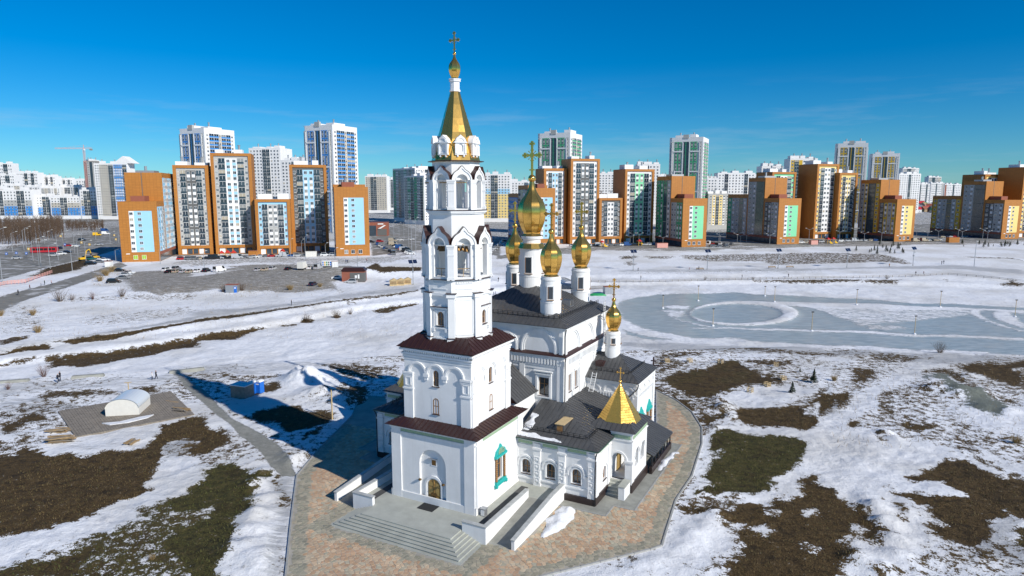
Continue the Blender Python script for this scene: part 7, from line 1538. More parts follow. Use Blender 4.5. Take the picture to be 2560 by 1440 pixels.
FIG = [figure(.02, .03), figure(.30, .16), figure(.22, -.12)]
PPL = 'people walking on the snow paths'
for i, ((u, v), cl, k, yaw, sc, lab) in enumerate([
    ((146, 957), (.015, .015, .02), 1, 70, 1, 'person in black walking close beside another by the reddish bush'), ((151, 952), (.02, .02, .025), 2, 70, 1.05, 'person in a long dark coat beside the reddish bush'), ((381, 951), (.75, .73, .72), 0, 20, .95, 'person in a white jacket walking on the icy lakeside path'), ((391, 950), (.012, .012, .015), 1, 20, 1.08, 'tall person in black beside the white jacket on the lakeside path'), ((729, 764), (.012, .012, .015), 0, 10, 1.05, 'lone person in black on the upper path above the pond'),
    ((46, 738), (.02, .012, .015), 2, 20, 1.1, 'person in dark clothes at the bend of the left lane'), ((75, 724), (.12, .02, .02), 1, 20, 1, 'person in a dark red jacket on the left lane'), ((112, 713), (.02, .05, .03), 0, 20, 1.05, 'tall person in dark green on the left lane'), ((129, 712), (.55, .35, .33), 1, 20, .95, 'person in a pale pink jacket on the left lane'), ((103, 716), (.2, .22, .25), 1, 20, .75, 'child in grey on the left lane'), ((262, 661), (.3, .03, .05), 1, 20, 1, 'person in red at the mouth of the lane'),
    ((865, 658), (.03, .06, .16), 0, 90, 1, 'person in a blue jacket walking by the snow field past the lot'), ((869, 658), (.03, .04, .09), 1, 90, 1, 'person in navy beside the blue jacket past the lot'), ((917, 655), (.4, .02, .03), 1, 0, 1, 'person in bright red on the snow near the earth bank'), ((1595, 679), (.02, .02, .025), 1, 0, 1.05, 'person in black walking by the first solar lamp'), ((1602, 700), (.012, .012, .015), 0, 0, 1.1, 'tall person in black above the skating rink'), ((1747, 675), (.03, .03, .04), 0, 0, 1, 'person sitting place by the bench near the second solar lamp'), ((1723, 676), (.3, .04, .04), 0, 0, .8, 'child in red near the second solar lamp'), ((1971, 694), (.02, .02, .02), 1, 0, 1, 'person in black walking above the far rink edge'), ((1855, 696), (.03, .03, .04), 0, 0, .9, 'short person in dark clothes by the rink fence'), ((2354, 661), (.02, .02, .03), 0, 0, 1, 'person in black walking with another at the path fork'), ((2359, 660), (.02, .03, .05), 1, 0, 1.05, 'person in navy walking with another at the path fork'), ((2289, 688), (.02, .02, .03), 1, 0, 1, 'person in black with a child on the far bank'), ((2309, 686), (.2, .03, .03), 0, 0, .8, 'child in dark red beside the person on the far bank'), ((2223, 668), (.6, .25, .03), 0, 0, 1, 'person in orange standing by the path'), ((1246, 704), (.03, .03, .03), 1, 40, 1, 'person in black seen between the bell tower and the small dome')]):
    o = link('person', FIG[k], None, G(u, v)); o.rotation_euler = (0, 0, R_(yaw)); o.scale = (sc, sc, sc); o.color = (*cl, 1); tag(o, lab.replace('sitting place', 'standing'), 'person', PPL)
# ------------------------------------------------------------------ lamps and posts
def solar_lamp(pos, h, label):
    r = empty('solar_lamp', pos); tag(r, label, 'lamp post', 'solar lamp posts along the far path'); b = MB(); b.lathe([(.14, 0), (.09, h)], 8); b.build('pole', M_['galvanised'], r); b = MB(); b.lathe([(.3, 0), (.3, .3)], 8); b.build('base', M_['concrete'], r)
    for s in (-1, 1): b = MB(); b.box(s * .85 - .75, s * .85 + .75, -.75, .75, -.04, .04, 0, Matrix.Translation((0, 0, h + .3)) @ Matrix.Rotation(R_(30), 4, 'Z') @ Matrix.Rotation(R_(55), 4, 'X')); b.build('solar_panel', M_['solar'], r)
    b = MB(); b.box(-.2, .2, -1.0, -.1, h * .8, h * .8 + .1); b.build('lamp_head', M_['dark_metal'], r); b = MB(); b.box(-.25, .25, -.3, .3, h * .55, h * .55 + .7); b.build('battery_box', M_['galvanised'], r)
for (u, v), vt, lab in [((1583, 676), 630, 'solar lamp post facing the domes on the far path'), ((1768, 674), 629, 'solar lamp post beside the bench on the far path'), ((1945, 671), 627, 'solar lamp post near the long bench on the far path'), ((2117, 669), 626, 'solar lamp post below the dark grassy bank'), ((2282, 664), 622, 'solar lamp post at the fork of the paths'), ((1033, 712), 656, 'solar lamp post beside the three wooden huts')]:
    p = G(u, v); solar_lamp(p, (onY(u, vt, p.y)[1] - p.z), lab)
def street_lamp(pos, h, label, arms=2, yaw=0, group='street lamps of the town', arm=2.2):
    r = empty('street_lamp', pos, R_(yaw)); tag(r, label, 'street lamp', group); b = MB(); b.lathe([(.14, 0), (.08, h)], 8); b.build('pole', M_['galvanised'], r)
    for s in ((-1, 1) if arms == 2 else (1,)):
        b = MB(); b.bar((0, 0, h - .1), (s * arm, 0, h + .9), .1); b.build('arm', M_['galvanised'], r); b = MB(); b.box(s * arm - .4, s * arm + .4, -.16, .16, h + .84, h + 1.0); b.build('lamp_head', M_['lamp_lens'], r)
def lamp_px(u, v, vt, label, arms=2, group='street lamps of the town', arm=2.2, yaw=0):
    p = G(u, v); street_lamp(p, max(4, onY(u, vt, p.y)[1] - p.z), label, arms, yaw, group, arm)
for u, v, vt in [(1575, 612, 592), (1583, 612, 586), (1597, 613, 586), (1624, 612, 588), (1634, 611, 586), (1657, 616, 594), (1797, 606, 582), (1800, 604, 588), (1843, 606, 586), (1851, 606, 590), (1866, 606, 588), (1924, 612, 588)]: lamp_px(u, v, vt, 'twin armed street lamp by the snow edge before the middle and grey wings', 2, 'twin street lamps before the middle blocks')
for u, v, vt in [(2022, 603, 574), (2098, 603, 580), (2136, 606, 574), (2160, 605, 584), (2203, 606, 582), (2290, 602, 572), (2318, 603, 582), (2345, 600, 578), (2394, 601, 574), (2404, 604, 579), (2456, 600, 574), (2468, 602, 580)]: lamp_px(u, v, vt, 'twin armed street lamp before the yellow and ochre blocks', 2, 'twin street lamps before the yellow blocks')
for u, v, vt in [(511, 672, 632), (727, 645, 601), (755, 640, 602), (764, 650, 592), (814, 640, 611), (838, 662, 624), (894, 672, 630), (401, 660, 622)]: lamp_px(u, v, vt, 'single armed street lamp before the blue panelled orange blocks', 1, 'street lamps before the left blocks', 1.2)
for u, v, vt in [(6, 705, 575), (32, 630, 583), (60, 625, 575), (66, 622, 570), (83, 652, 602), (98, 665, 597), (103, 666, 605), (126, 672, 614), (146, 650, 590), (112, 610, 582), (121, 600, 578), (159, 622, 580), (187, 632, 590), (195, 640, 604), (216, 660, 606), (181, 678, 622), (240, 600, 575), (276, 610, 582), (297, 608, 580), (290, 655, 625), (205, 610, 575), (225, 590, 565)]: lamp_px(u, v, vt, 'tall single armed lamp post along the junction road', 1, 'lamp posts of the road junction', 2.6, 20)
lamp_px(2435, 667, 608, 'plain tall grey pole at the right path', 1, arm=.3); 
for u, v, vt in [(985, 605, 556), (998, 603, 560), (1010, 600, 556), (1022, 618, 550), (1040, 640, 548), (1030, 655, 560)]: lamp_px(u, v, vt, 'thin lamp post along the street left of the bell tower', 1, 'lamp posts left of the bell tower', 1.2)
for u, v, vt in [(1657, 771, 738), (1745, 752, 715), (1782, 815, 772), (1912, 740, 716), (1936, 755, 717), (2029, 828, 780), (2141, 762, 724), (2286, 836, 790), (2350, 768, 728), (2537, 792, 750)]:
    p = G(u, v); h = onY(u, vt, p.y)[1] - p.z; r = empty('rink_post', p); tag(r, 'slender timber lighting post standing in the skating rink snow', 'post', 'timber posts around the rink'); b = MB(); b.lathe([(.085, -.3), (.07, h)], 7); b.build('pole', M_['timber_pale'], r); b = MB(); b.box(-.3, .3, -.15, .1, h - .1, h + .12); b.build('lamp', M_['dark_metal'], r); b = MB(); b.lathe([(.5, -.1), (.35, .25), (.1, .4)], 9); b.build('snow_foot', M_['snow_pile'], r)
p = G(831, 1050); b = MB(); h = onY(831, 975, p.y)[1]; b.lathe([(.12, -.2), (.10, h)], 8); tag(b.build('timber_pole', M_['timber_pale'], loc=p), 'bare timber pole standing in shaded snow left of the church', 'pole')
p = G(323, 992); b = MB(); b.bar((0, 0, 0), (0, 0, 2.6), .12); b.bar((-.6, 0, 2.5), (.6, 0, 2.6), .1); tag(b.build('deck_post', M_['timber_pale'], loc=p), 'short timber T post behind the arched tent', 'post')
# ------------------------------------------------------------------ deck, tent, wood piles
dk = [G(u, v) for u, v in ((145, 1032), (190, 1097), (487, 1040), (428, 982))]
deck = empty('timber_deck', (0, 0, 0)); tag(deck, 'weathered grey plank deck lying in the snow left of the church', 'deck')
n = 46
for i in range(n):
    a0 = dk[0].lerp(dk[3], i / n); a1 = dk[0].lerp(dk[3], (i + .93) / n); b0 = dk[1].lerp(dk[2], i / n); b1 = dk[1].lerp(dk[2], (i + .93) / n); z = .30 + random.uniform(-.012, .012); b = MB()
    v8 = [(q.x, q.y, zz) for zz in (.0, z) for q in (a0, b0, b1, a1)]; b.v = v8; b.f = [(3, 2, 1, 0), (4, 5, 6, 7), (0, 1, 5, 4), (1, 2, 6, 5), (2, 3, 7, 6), (3, 0, 4, 7)]; b.m = [0] * 6; b.build('plank', M_['timber_grey'], deck)
tp = (G(262, 1048) + G(352, 1038)) / 2; tent_o = empty('arched_tent', (tp.x - .5, tp.y + 2.5, .3), R_(11)); tag(tent_o, 'white arched tent with a shiny barrel roof on the plank deck', 'tent')
tw = (G(352, 1038) - G(262, 1048)).length / 2 * .98; wallh = 1.15; rise = 1.5; N_ = 16
arc_p = [(-tw * math.cos(math.pi * i / N_), wallh + rise * math.sin(math.pi * i / N_)) for i in range(N_ + 1)]
b = MB(); prof_pts = [(-tw, 0)] + arc_p + [(tw, 0)]; b.quad(*[(x, -2.6, z) for x, z in prof_pts[::-1]][::-1]); b.quad(*[(x, 2.6, z) for x, z in prof_pts][::-1]); b.quad((-tw, -2.6, 0), (-tw, -2.6, wallh), (-tw, 2.6, wallh), (-tw, 2.6, 0)); b.quad((tw, 2.6, 0), (tw, 2.6, wallh), (tw, -2.6, wallh), (tw, -2.6, 0)); b.build('canvas_wall', M_['canvas'], tent_o)
b = MB()
for p_, q_ in zip(arc_p[:-1], arc_p[1:]): b.quad((p_[0], -2.75, p_[1] + .03), (q_[0], -2.75, q_[1] + .03), (q_[0], 2.75, q_[1] + .03), (p_[0], 2.75, p_[1] + .03))
b.build('barrel_roof', M_['polycarbonate'], tent_o, smooth=True)
sm = MB(); pts = GX([(255,1064),(300,1060),(350,1048),(385,1042),(370,1050),(320,1062),(275,1068)]); sm.prism(pts, .29, .42); tag(sm.build('snow_drift', M_['snow_pile']), 'thin snow drift left on the planks before the arched tent', 'snow')
def wood_pile(pos, label, n, l, yaw, seed, w=1.6):
    r = empty('timber_stack', pos, R_(yaw)); tag(r, label, 'timber pile'); g = random.Random(seed)
    for i in range(n):
        b = MB(); y = g.uniform(-w / 2, w / 2); z = .1 + (i // 6) * .17; ll = l * g.uniform(.6, 1.1); b.box(-ll / 2, ll / 2, -.1, .1, -.04, .05); o = b.build('board', M_['timber' if i % 3 else 'timber_grey'], r); o.location = (g.uniform(-.4, .4), y, z); o.rotation_euler = (g.uniform(-.05, .05), g.uniform(-.04, .04), g.uniform(-.25, .25))
    for x in (-.7, .7): b = MB(); b.box(x - .07, x + .07, -w / 2, w / 2, 0, .1); b.build('bearer', M_['timber_grey'], r)
wood_pile(G(152, 1104), 'loose stack of old boards beside the deck corner', 30, 3.4, 15, 1, 2.0); wood_pile(G(146, 1080), 'tidy grey pallet stack behind the loose boards', 18, 2.6, 10, 2); wood_pile(G(452, 1030), 'slanting boards piled on the far end of the deck', 22, 2.8, -15, 3); wood_pile(G(330, 1108), 'small bench like timber stack on the snow below the deck', 14, 1.9, 80, 4, 1.2); wood_pile(G(430, 1010), 'flat boards lying in snow at the deck edge', 10, 2.2, -10, 6)
# ------------------------------------------------------------------ toilets, sheds, huts
p = G(607, 992); sd = empty('timber_shed', p, R_(-20)); tag(sd, 'grey timber shed beside the blue toilet cabins', 'shed')
b = MB(); b.box(-1.5, 1.5, -1.1, 1.1, 0, 2.2); b.build('wall', M_['timber_grey'], sd)
for i in range(10): b = MB(); b.box(-1.53, 1.53, -1.13, -1.1, i * .22 + .02, i * .22 + .2); b.build('board', M_['timber_grey'], sd)
b = MB(); b.box(-1.65, 1.65, -1.25, 1.25, 2.2, 2.32); b.build('roof', M_['snow_pile'], sd)
for u, v, lab in ((632, 984, 'blue portable toilet next to the timber shed'), (650, 982, 'blue portable toilet at the far side of its twin')):
    p = G(u, v); t_ = empty('portable_toilet', p, R_(-20)); tag(t_, lab, 'toilet', 'blue portable toilets'); b = MB(); b.box(-.52, .52, -.52, .52, .05, 2.05); b.build('cabin', M_['plastic_blue'], t_)
    b = MB(); prof(b, [(-.55, 2.05), (.55, 2.05), (.4, 2.28), (0, 2.36), (-.4, 2.28)], -.55, .55); b.build('roof', M_['plastic_white'], t_); b = MB(); b.box(-.4, .4, -.55, -.52, .12, 1.95); b.build('door', M_['plastic_blue'], t_); b = MB(); b.box(-.3, .3, -.565, -.55, 1.6, 1.8); b.build('vent', M_['plastic_white'], t_)
for k, (u, v) in enumerate(((984, 714), (1002, 713), (1019, 711))):
    p = G(u, v); t_ = empty('wooden_hut', p, R_(6)); tag(t_, ['wooden market hut at the outer end of the row of three', 'middle wooden market hut of the row of three', 'wooden market hut nearest the solar lamp'][k], 'hut', 'three wooden market huts'); b = MB(); b.box(-1.3, 1.3, -1.1, 1.1, 0, 1.9); b.build('wall', M_['timber_pale'], t_)
    b = MB(); prof(b, [(-1.5, 1.85), (1.5, 1.85), (0, 2.6)], -1.3, 1.3); b.build('roof', M_['timber_pale'], t_); b = MB(); b.box(-1.1, 1.1, -1.13, -1.1, .9, 1.6); b.build('hatch', M_['timber'], t_); b = MB(); b.box(-1.2, 1.2, -1.35, -1.1, .8, .88); b.build('counter', M_['timber'], t_)
p = G(880, 707); t_ = empty('kiosk', (p.x, p.y + 4, p.z), R_(4)); tag(t_, 'dark red roofed brick kiosk with a dark glass corner on the dirt lot', 'kiosk'); b = MB(); b.box(-4.2, 4.2, -2.6, 2.6, 0, 4.2); b.build('wall', M_['facade_brick'], t_); b = MB(); b.box(-1.2, 4.23, -2.66, 1.0, .1, 3.6); b.build('dark_corner', M_['facade_dark'], t_); b = MB(); b.prism([(-4.6, -3.0), (4.6, -3.0), (4.6, 3.0), (-4.6, 3.0)], 4.2, 5.4, top=[(-3.6, -1.6), (3.6, -1.6), (3.6, 1.6), (-3.6, 1.6)]); b.build('roof', M_['roof_brown'], t_)
b = MB(); b.box(.6, 1.4, -2.68, -2.64, 1.6, 2.6); b.box(1.7, 2.3, -2.68, -2.64, 1.4, 2.9); b.build('sign', M_['print_white'], t_)
p = G(582, 731); t_ = empty('site_cabin', p, R_(5)); tag(t_, 'small grey cabin with a blue door among dry bushes', 'cabin'); b = MB(); b.box(-1.9, 1.9, -1.2, 1.2, 0, 2.6); b.build('wall', M_['galvanised'], t_); b = MB(); b.box(-2.0, 2.0, -1.3, 1.3, 2.6, 2.75); b.build('roof', M_['facade_brick'], t_); b = MB(); b.box(.8, 1.7, -1.24, -1.2, .05, 2.1); b.build('door', M_['plastic_blue'], t_); b = MB(); b.box(1.0, 1.4, -1.26, -1.23, 1.4, 1.9); b.build('notice', M_['print_white'], t_)
def cabin(u, v, w, h, m, label, name='storage_container', yaw=10):
    p = G(u, v); t_ = empty(name, p, R_(yaw)); tag(t_, label, 'container'); b = MB(); b.box(-w / 2, w / 2, -1.3, 1.3, 0, h); b.build('body', M_[m], t_)
    for i in range(int(w / .8)): b = MB(); x = -w / 2 + .3 + i * .8; b.box(x, x + .4, -1.34, -1.3, .1, h - .1); b.build('rib', M_[m], t_)
    b = MB(); b.box(-w / 2 - .05, w / 2 + .05, -1.36, 1.36, h, h + .12); b.build('roof', M_['facade_brick' if m != 'canvas' else 'canvas'], t_)
cabin(778, 641, 5.4, 2.4, 'canvas', 'tan covered store box beside the blue panelled wing'); cabin(1654, 619, 6.5, 2.6, 'plastic_pink', 'pink store container at the foot of the mint green wing'); cabin(2033, 611, 4.5, 2.5, 'plastic_pink', 'pink store container beside the dark grey wing'); cabin(2381, 606, 7.5, 3.2, 'facade_orange', 'orange brown store container with a green end on the snow edge'); cabin(273, 667, 2.4, 2.4, 'plastic_white', 'white store box at the foot of the first orange wing'); cabin(838, 668, 2.4, 2.6, 'plastic_white', 'white booth between trailer and kiosk'); cabin(1520, 735, 3.0, 2.6, 'galvanised', 'grey blue store hut by the rink entrance'); cabin(633, 640, 4.0, 2.6, 'facade_orange', 'orange brown booth before the grey centred low block')
# playground pieces and red shop sign
def playset(u, v, label):
    p = G(u, v); t_ = empty('play_tower', p, R_(20)); tag(t_, label, 'playground', 'playground towers'); 
    for x in (-1, 1):
        for y in (-1, 1): b = MB(); b.bar((x, y, 0), (x, y, 2.6), .15); b.build('post', M_['plastic_yellow'], t_)
    b = MB(); b.prism([(-1.3, -1.3), (1.3, -1.3), (1.3, 1.3), (-1.3, 1.3)], 2.6, 3.8, top=[(-.1, -.1), (.1, -.1), (.1, .1), (-.1, .1)]); b.build('roof', M_['plastic_red'], t_); b = MB(); b.box(-1, 1, -1, 1, 1.2, 1.3); b.build('deck', M_['timber'], t_); b = MB(); b.box(-.5, .5, 0, .1, 0, 3.0, 0, Matrix.Translation((1.1, -.5, 1.3)) @ Matrix.Rotation(R_(125), 4, 'Y')); b.build('slide', M_['plastic_yellow'], t_)
playset(570, 645, 'red roofed play tower before the tallest orange block'); playset(555, 646, 'yellow posted play tower left of its red neighbour'); playset(585, 645, 'play tower with slide beside the tallest orange block'); playset(707, 641, 'play tower before the light blue edged low block'); playset(1505, 617, 'play tower before the white centred low block'); playset(1598, 614, 'play tower before the mint green block'); playset(2069, 609, 'play tower before the tall yellow edged block'); playset(2082, 608, 'smaller play tower beside the pale yellow block')
# wooden worship cross, brown
p = G(1632, 962); b = MB(); b.bar((0, 0, -.1), (0, 0, 5.2), .22); b.bar((-1.15, 0, 3.7), (1.15, 0, 3.7), .2); b.bar((-.5, 0, 4.5), (.5, 0, 4.5), .18); b.bar((-.6, 0, 2.2), (.6, 0, 1.8), .18); tag(b.build('wooden_cross', M_['roof_brown'], loc=p, rotz=A1), 'tall dark brown wooden cross standing behind the chapel', 'cross')
# concrete blocks along the lakeside path
for u0, v0, u1, v1, lab in ((178, 943, 262, 937, 'long concrete bench block by the walking pair'), (421, 931, 513, 920, 'concrete bench block at the tip of the tower shadow'), (-20, 957, 75, 950, 'concrete bench block left of the reddish bush')):
    a_, c_ = G(u0, v0 + 4), G(u1, v1 + 4); l = (c_ - a_).length; b = MB(); b.prism([(0, -.55), (l, -.55), (l, .55), (0, .55)], -.1, .55, top=[(.2, -.35), (l - .2, -.35), (l - .2, .45), (.2, .45)]); o = b.build('concrete_block', M_['concrete'], loc=(a_.x, a_.y, a_.z), rotz=math.atan2(c_.y - a_.y, c_.x - a_.x)); tag(o, lab, 'concrete block')
# young tree guards and crates
for i, (u, v) in enumerate(((1668, 906), (1724, 905), (1801, 908), (1940, 916), (1958, 950), (1918, 966), (1875, 980))):
    p = G(u, v); b = MB()
    for z in (.1, .5, .9): b.box(-.6, .6, -.62, -.58, z, z + .14); b.box(-.6, .6, .58, .62, z, z + .14); b.box(-.62, -.58, -.6, .6, z, z + .14); b.box(.58, .62, -.6, .6, z, z + .14)
    for x in (-.6, .6):
        for y in (-.6, .6): b.box(x - .05, x + .05, y - .05, y + .05, -.1, 1.1)
    b.v = [(x * .68, y * .68, z * .75) for x, y, z in b.v]
    tag(b.build('sapling_guard', M_['timber_pale'], loc=p, rotz=.4 * i), 'pale timber sapling guard on the patchy grass beyond the church', 'tree guard', 'sapling guards beyond the church')
# benches by the far path
for u, v, lab in ((1930, 671, 'short bench beside the third solar lamp'), (1975, 670, 'long bench between two solar lamps'), (1750, 675, 'bench next to the second solar lamp')):
    p = G(u, v); b_ = empty('park_bench', p); tag(b_, lab, 'bench'); b = MB(); b.box(-1.6, 1.6, -.25, .25, .42, .48); b.build('seat', M_['timber'], b_); b = MB(); b.box(-1.6, 1.6, .22, .27, .6, .95); b.build('backrest', M_['timber'], b_)
    for x in (-1.4, 1.4): b = MB(); b.box(x - .05, x + .05, -.22, .25, 0, .6); b.build('leg', M_['dark_metal'], b_)
# rink fence and covered boat at the rink entrance
p0 = G(1478, 724); p1 = G(1528, 722); b = MB(); n = 24
for i in range(n + 1): q = p0.lerp(p1, i / n); b.bar(q, q + Vector((0, 0, 1.3)), .1)
b.bar(p0 + Vector((0, 0, 1.2)), p1 + Vector((0, 0, 1.2)), .08); b.bar(p0 + Vector((0, 0, .5)), p1 + Vector((0, 0, .5)), .08); tag(b.build('picket_fence', M_['timber_grey']), 'low grey picket fence by the rink entrance', 'fence')
p = G(1493, 739); b = MB(); b.lathe([(.1, .9), (1.2, .8), (2.0, .35), (2.2, 0)][::-1], 12); o = b.build('tarpaulin_heap', M_['plastic_green'], loc=p); o.scale = (1.5, .8, 1); tag(o, 'green tarpaulin heap beside the rink entrance', 'tarpaulin')
p = G(1415, 722); gh = empty('greenhouse', p, R_(10)); tag(gh, 'round framed clear greenhouse seen between the small domes', 'greenhouse'); b = MB(); ar = [(-4 * math.cos(math.pi * i / 10), 3.6 * math.sin(math.pi * i / 10)) for i in range(11)]
for p_, q_ in zip(ar[:-1], ar[1:]): b.quad((p_[0], -5, p_[1]), (q_[0], -5, q_[1]), (q_[0], 5, q_[1]), (p_[0], 5, p_[1]))
b.build('cover', M_['polycarbonate'], gh)
for y in (-5, -2.5, 0, 2.5, 5):
    b = MB()
    for p_, q_ in zip(ar[:-1], ar[1:]): b.bar((p_[0] * 1.01, y, p_[1] * 1.01), (q_[0] * 1.01, y, q_[1] * 1.01), .12)
    b.build('hoop', M_['dark_metal'], gh)
# low fence along the far bank
for seg, lab in (([(1478, 706), (1600, 706), (1760, 703), (1900, 699), (2100, 696)], 'long low dark fence line above the rink bank'), ([(2100, 696), (2280, 692), (2370, 688), (2440, 693), (2560, 706)], 'low dark fence line bending over the bank by the path fork')):
    b = MB(); P3 = [G(*q) for q in seg]
    for a_, c_ in zip(P3[:-1], P3[1:]):
        n = max(2, int((c_ - a_).length / 2.5))
        for i in range(n): q = a_.lerp(c_, i / n); b.bar(q, q + Vector((0, 0, .9)), .12)
        b.bar(a_ + Vector((0, 0, .85)), c_ + Vector((0, 0, .85)), .1); b.bar(a_ + Vector((0, 0, .4)), c_ + Vector((0, 0, .4)), .1)
    tag(b.build('path_fence', M_['timber_grey']), lab, 'fence')
# orange safety netting by the junction
b = MB(); P3 = [G(*q) for q in ((-30, 722), (20, 712), (64, 708), (100, 695), (131, 684))]
for a_, c_ in zip(P3[:-1], P3[1:]):
    for i in range(5): q = a_.lerp(c_, i / 5); b.bar(q, q + Vector((0, 0, 1.5)), .1)
    for z in (.5, .9, 1.3): b.bar(a_ + Vector((0, 0, z)), c_ + Vector((0, 0, z)), .16)
tag(b.build('safety_fence', M_['plastic_pink']), 'pinkish orange safety netting fence by the left lane', 'fence')
# road signs at the junction
for u, v, vt, m, lab in ((74, 645, 622, 'plastic_yellow', 'yellow square road sign left of the red bus'), (154, 612, 590, 'plastic_yellow', 'yellow square road sign above the far carriageway'), (205, 618, 606, 'plastic_yellow', 'yellow crossing sign beside the crossing'), (225, 622, 611, 'plastic_yellow', 'yellow crossing sign beside the excavator'), (287, 602, 588, 'plastic_yellow', 'yellow crossing sign near the orange wing'), (291, 610, 598, 'plastic_yellow', 'lower yellow crossing sign near the orange wing'), (17, 642, 634, 'plastic_blue', 'round blue direction sign at the kerb edge'), (42, 642, 632, 'plastic_blue', 'round blue direction sign next to the lane divider'), (67, 643, 633, 'plastic_blue', 'round blue direction sign nearest the bus'), (164, 626, 611, 'plastic_blue', 'blue road sign by the far carriageway')):
    p = G(u, v); h = max(1.5, onY(u, vt, p.y)[1] - p.z); r = empty('road_sign', p); tag(r, lab, 'road sign', 'road signs of the junction'); b = MB(); b.bar((0, 0, 0), (0, 0, h), .1); b.build('pole', M_['galvanised'], r); b = MB(); b.box(-.55, .55, -.12, -.06, h - .6, h + .5); b.build('plate', M_[m], r); b = MB(); b.box(-.25, .25, -.135, -.12, h - .3, h + .2); b.build('symbol', M_['print_white'], r)
# ------------------------------------------------------------------ bushes and trees
def twig_mesh(name, n, h, spread, mt, seed, forks=3, th=.02):
    g = random.Random(seed); b = MB()
    for i in range(n):
        a = g.uniform(0, 6.283); r0 = g.uniform(0, spread * .15); tilt = g.uniform(.1, 1.0) * spread / h; L_ = h * g.uniform(.6, 1.05); p = Vector((r0 * math.cos(a), r0 * math.sin(a), 0)); d = Vector((math.cos(a) * tilt, math.sin(a) * tilt, 1)).normalized()
        q = p + d * L_ * .5; b.bar(p, q, th, th * .7, n=3); d2 = (d + Vector((g.uniform(-.25, .25), g.uniform(-.25, .25), 0))).normalized(); e = q + d2 * L_ * .5; b.bar(q, e, th * .7, th * .3, n=3)
        for k in range(forks): t = g.uniform(.3, .95); s_ = p.lerp(q, t) if k % 2 else q.lerp(e, t); dd = (d + Vector((g.uniform(-.9, .9), g.uniform(-.9, .9), g.uniform(-.1, .4)))).normalized(); b.bar(s_, s_ + dd * L_ * g.uniform(.15, .35), th * .5, th * .2, n=3)
    return base_mesh(name, b, (mt,))
BU = [twig_mesh('bare_bush', 70, 1.8, 1.6, 'twig', 1), twig_mesh('bare_bush', 80, 2.2, 1.3, 'twig_red', 2), twig_mesh('dry_grass_clump', 160, 1.2, 1.2, 'dry_grass', 3, 1, .03)]
for (u, v), k, sc, lab, ct in [((770, 804), 0, 1.5, 'rounded bare bush on the pond bank, first of three', 'bush'), ((841, 796), 0, 1.6, 'taller rounded bare bush on the pond bank', 'bush'), ((876, 786), 0, 1.1, 'smaller bare bush on the pond bank by the slide tracks', 'bush'), ((982, 772), 0, .9, 'bare bush near the sledge tracks close to the bell tower', 'bush'), ((110, 944), 1, 1.2, 'reddish upright bush beside the walking couple', 'bush'), ((2350, 884), 0, 1.6, 'wide bare bush on the near rink bank', 'bush'), ((778, 968), 0, .8, 'bare bush growing on the snow mound', 'bush'), ((150, 754), 0, 2.3, 'tall bare bush on the snowy slope left of the lot', 'bush'), ((305, 742), 0, 1.8, 'small bare tree below the dirt lot', 'bush'), ((180, 750), 0, 1.2, 'low bare bush beside the tall one', 'bush'), ((232, 748), 1, 1.1, 'reddish low bush on the slope below the lot', 'bush'), ((558, 730), 0, 1.6, 'bare bush left of the grey cabin', 'bush'), ((605, 728), 0, 1.8, 'bare bush right of the grey cabin', 'bush'), ((725, 726), 2, 1.8, 'dry reed clump at the edge of the dirt lot', 'dry grass'), ((800, 718), 2, 1.4, 'dry reed clump beside the dark blue hatchback', 'dry grass'), ((82, 788), 2, 1.5, 'large tawny dry grass clump on the left snowfield', 'dry grass'), ((95, 832), 2, 1.6, 'tawny dry grass clump near the upper path', 'dry grass'), ((265, 690), 2, 2.4, 'tall dry reeds behind the parked black saloon', 'dry grass'), ((250, 704), 2, 2.0, 'tall dry reeds at the lane bend', 'dry grass'), ((280, 680), 2, 2.2, 'tall dry reeds next to the lane mouth', 'dry grass'), ((2, 790), 2, 1.5, 'dry grass clump at the left slope edge', 'dry grass'), ((2085, 952), 2, 1.0, 'dry grass clump on the snow right of the young pines', 'dry grass'), ((2540, 1110), 2, 1.1, 'dry grass clump on trampled snow by the work site', 'dry grass'), ((380, 1400), 2, .5, 'short dry tuft in the patchy foreground grass', 'dry grass'), ((1763, 700), 0, .9, 'little bare tree by the rink fence', 'bush'), ((2217, 698), 0, 1.1, 'round bare tree on the far bank', 'bush'), ((2530, 708), 0, 1.1, 'bare bush on the dark bank at the far right', 'bush'), ((20, 975), 1, .7, 'low reddish bush by the end concrete block', 'bush'), ((1882, 699), 0, .8, 'little bare tree above the dark bank', 'bush')]:
    o = link('bare_bush' if k < 2 else 'dry_grass_clump', BU[k], None, G(u, v) - Vector((0, 0, .05))); o.scale = (sc, sc, sc); o.rotation_euler = (0, 0, random.random() * 6); tag(o, lab, ct)
def pine_tree(h, seed):
    g = random.Random(seed); t = MB(); t.lathe([(.035 * h, -.1), (.01 * h, h)], 6); c = MB()
    for i in range(int(60 + 40 * h)):
        z = h * (.12 + .86 * (i / (60 + 40 * h))); r = (h - z) * .34 * g.uniform(.5, 1.1); a = g.uniform(0, 6.28); p = Vector((0, 0, z)); e = Vector((math.cos(a) * r, math.sin(a) * r, z - r * .15 + .1)); s_ = Vector((-math.sin(a), math.cos(a), 0)) * (.08 * h * .5 + r * .12)
        c.quad(p, e - s_, e + (e - p) * .12, e + s_); c.quad(p + Vector((0, 0, .06)), e + Vector((0, 0, .10)) - s_ * .5, e + (e - p) * .1, e + s_ * .5 + Vector((0, 0, .1)))
    return base_mesh('trunk', t, ('twig',)), base_mesh('crown', c, ('pine',))
PT = [pine_tree(2.4, 1), pine_tree(2.0, 2), pine_tree(1.8, 3)]
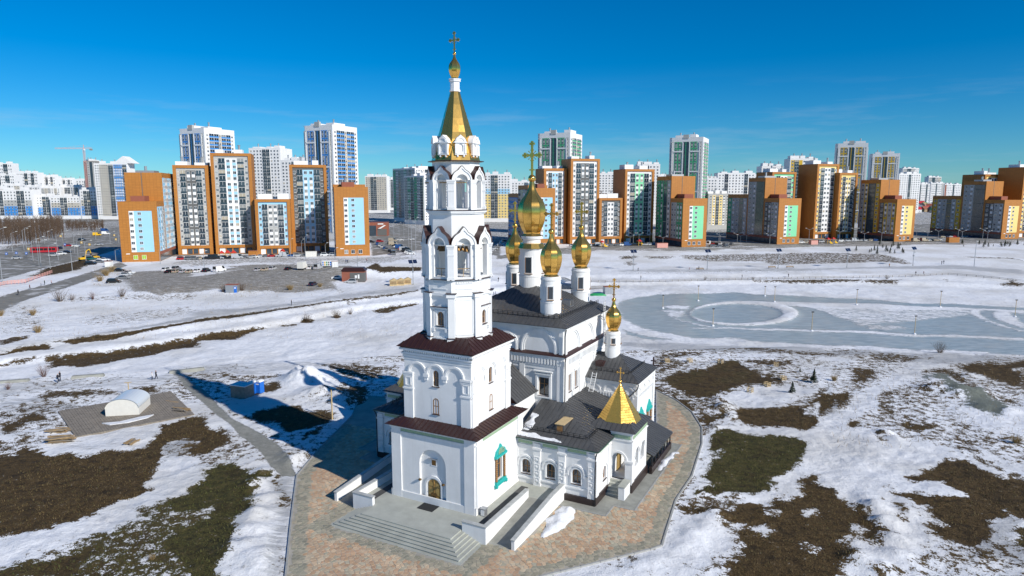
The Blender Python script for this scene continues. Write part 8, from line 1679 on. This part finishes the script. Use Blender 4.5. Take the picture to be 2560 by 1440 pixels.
def pine(u, v, sc, lab, group):
    k = int(u) % 3; o = empty('young_pine', G(u, v)); o.scale = (sc,) * 3; o.rotation_euler = (0, 0, u); tag(o, lab, 'pine', group); link('trunk', PT[k][0], o); link('crown', PT[k][1], o)
for u, v, sc, lab in ((2034, 958, 1.1, 'taller young pine standing on the snow beyond the church'), (1980, 984, .9, 'shorter young pine on the snow beyond the church'), (2000, 930, .5, 'tiny pine seedling between grass patches'), (2140, 628, 1.5, 'round dark pine beside the fourth solar lamp'), (1955, 948, .5, 'tiny pine seedling inside a timber guard')): pine(u, v, sc, lab, 'young pines')
pg = random.Random(3)
for i in range(46):
    if i < 20: u, v = pg.uniform(2172, 2262), pg.uniform(612, 636)
    else: u, v = pg.uniform(2400, 2600), pg.uniform(608, 622)
    pine(u, v, pg.uniform(.8, 1.6), 'little planted pine in the sapling plantation on the %s snow slope' % ('shaded' if i < 20 else 'far flat'), 'planted pine saplings %s' % ('near the yellow wing' if i < 20 else 'before the last wing'))
# bare grove beyond the junction: reads as one mass
b = MB(); gg = random.Random(9)
for i in range(1000):
    if i < 800: u, v = gg.uniform(-60, 160), 0
    else: u, v = gg.uniform(165, 260), 0
    v = (gg.uniform(578, 612) if u < 100 else gg.uniform(572, 598)) if i < 800 else gg.uniform(566, 578)
    p = G(u, v); h = gg.uniform(10, 14) if i < 800 else gg.uniform(4, 7)
    b.bar(p, p + Vector((gg.uniform(-.5, .5), 0, h)), .22, .08, n=3)
    for k in range(9): t = gg.uniform(.3, 1); s_ = p + Vector((0, 0, h * t)); b.bar(s_, s_ + Vector((gg.uniform(-1.6, 1.6), gg.uniform(-1.6, 1.6), gg.uniform(.6, 2.4))), .16, .05, n=3)
tag(b.build('bare_grove', M_['grove_twig']), 'brown leafless grove of thin trees beyond the junction road', 'grove', kind='stuff')
# scattered dry stalks on the snow
b = MB()
for i in range(2600):
    r = gg.random()
    if r < .35: u, v = gg.uniform(0, 1000), gg.uniform(735, 850)
    elif r < .5: u, v = gg.uniform(230, 300), gg.uniform(668, 715)
    elif r < .65: u, v = gg.uniform(560, 850), gg.uniform(712, 735)
    elif r < .85: u, v = gg.uniform(2080, 2560), gg.uniform(930, 1120)
    else: u, v = gg.uniform(300, 700), gg.uniform(715, 745)
    p = G(u, v); h = gg.uniform(.25, .8)
    b.bar(p, p + Vector((gg.uniform(-.3, .3), gg.uniform(-.3, .3), h)), .05, .02, n=3)
tag(b.build('dry_stalks', M_['dry_grass']), 'thin dry weed stalks sticking out of the snow', 'weeds', kind='stuff')
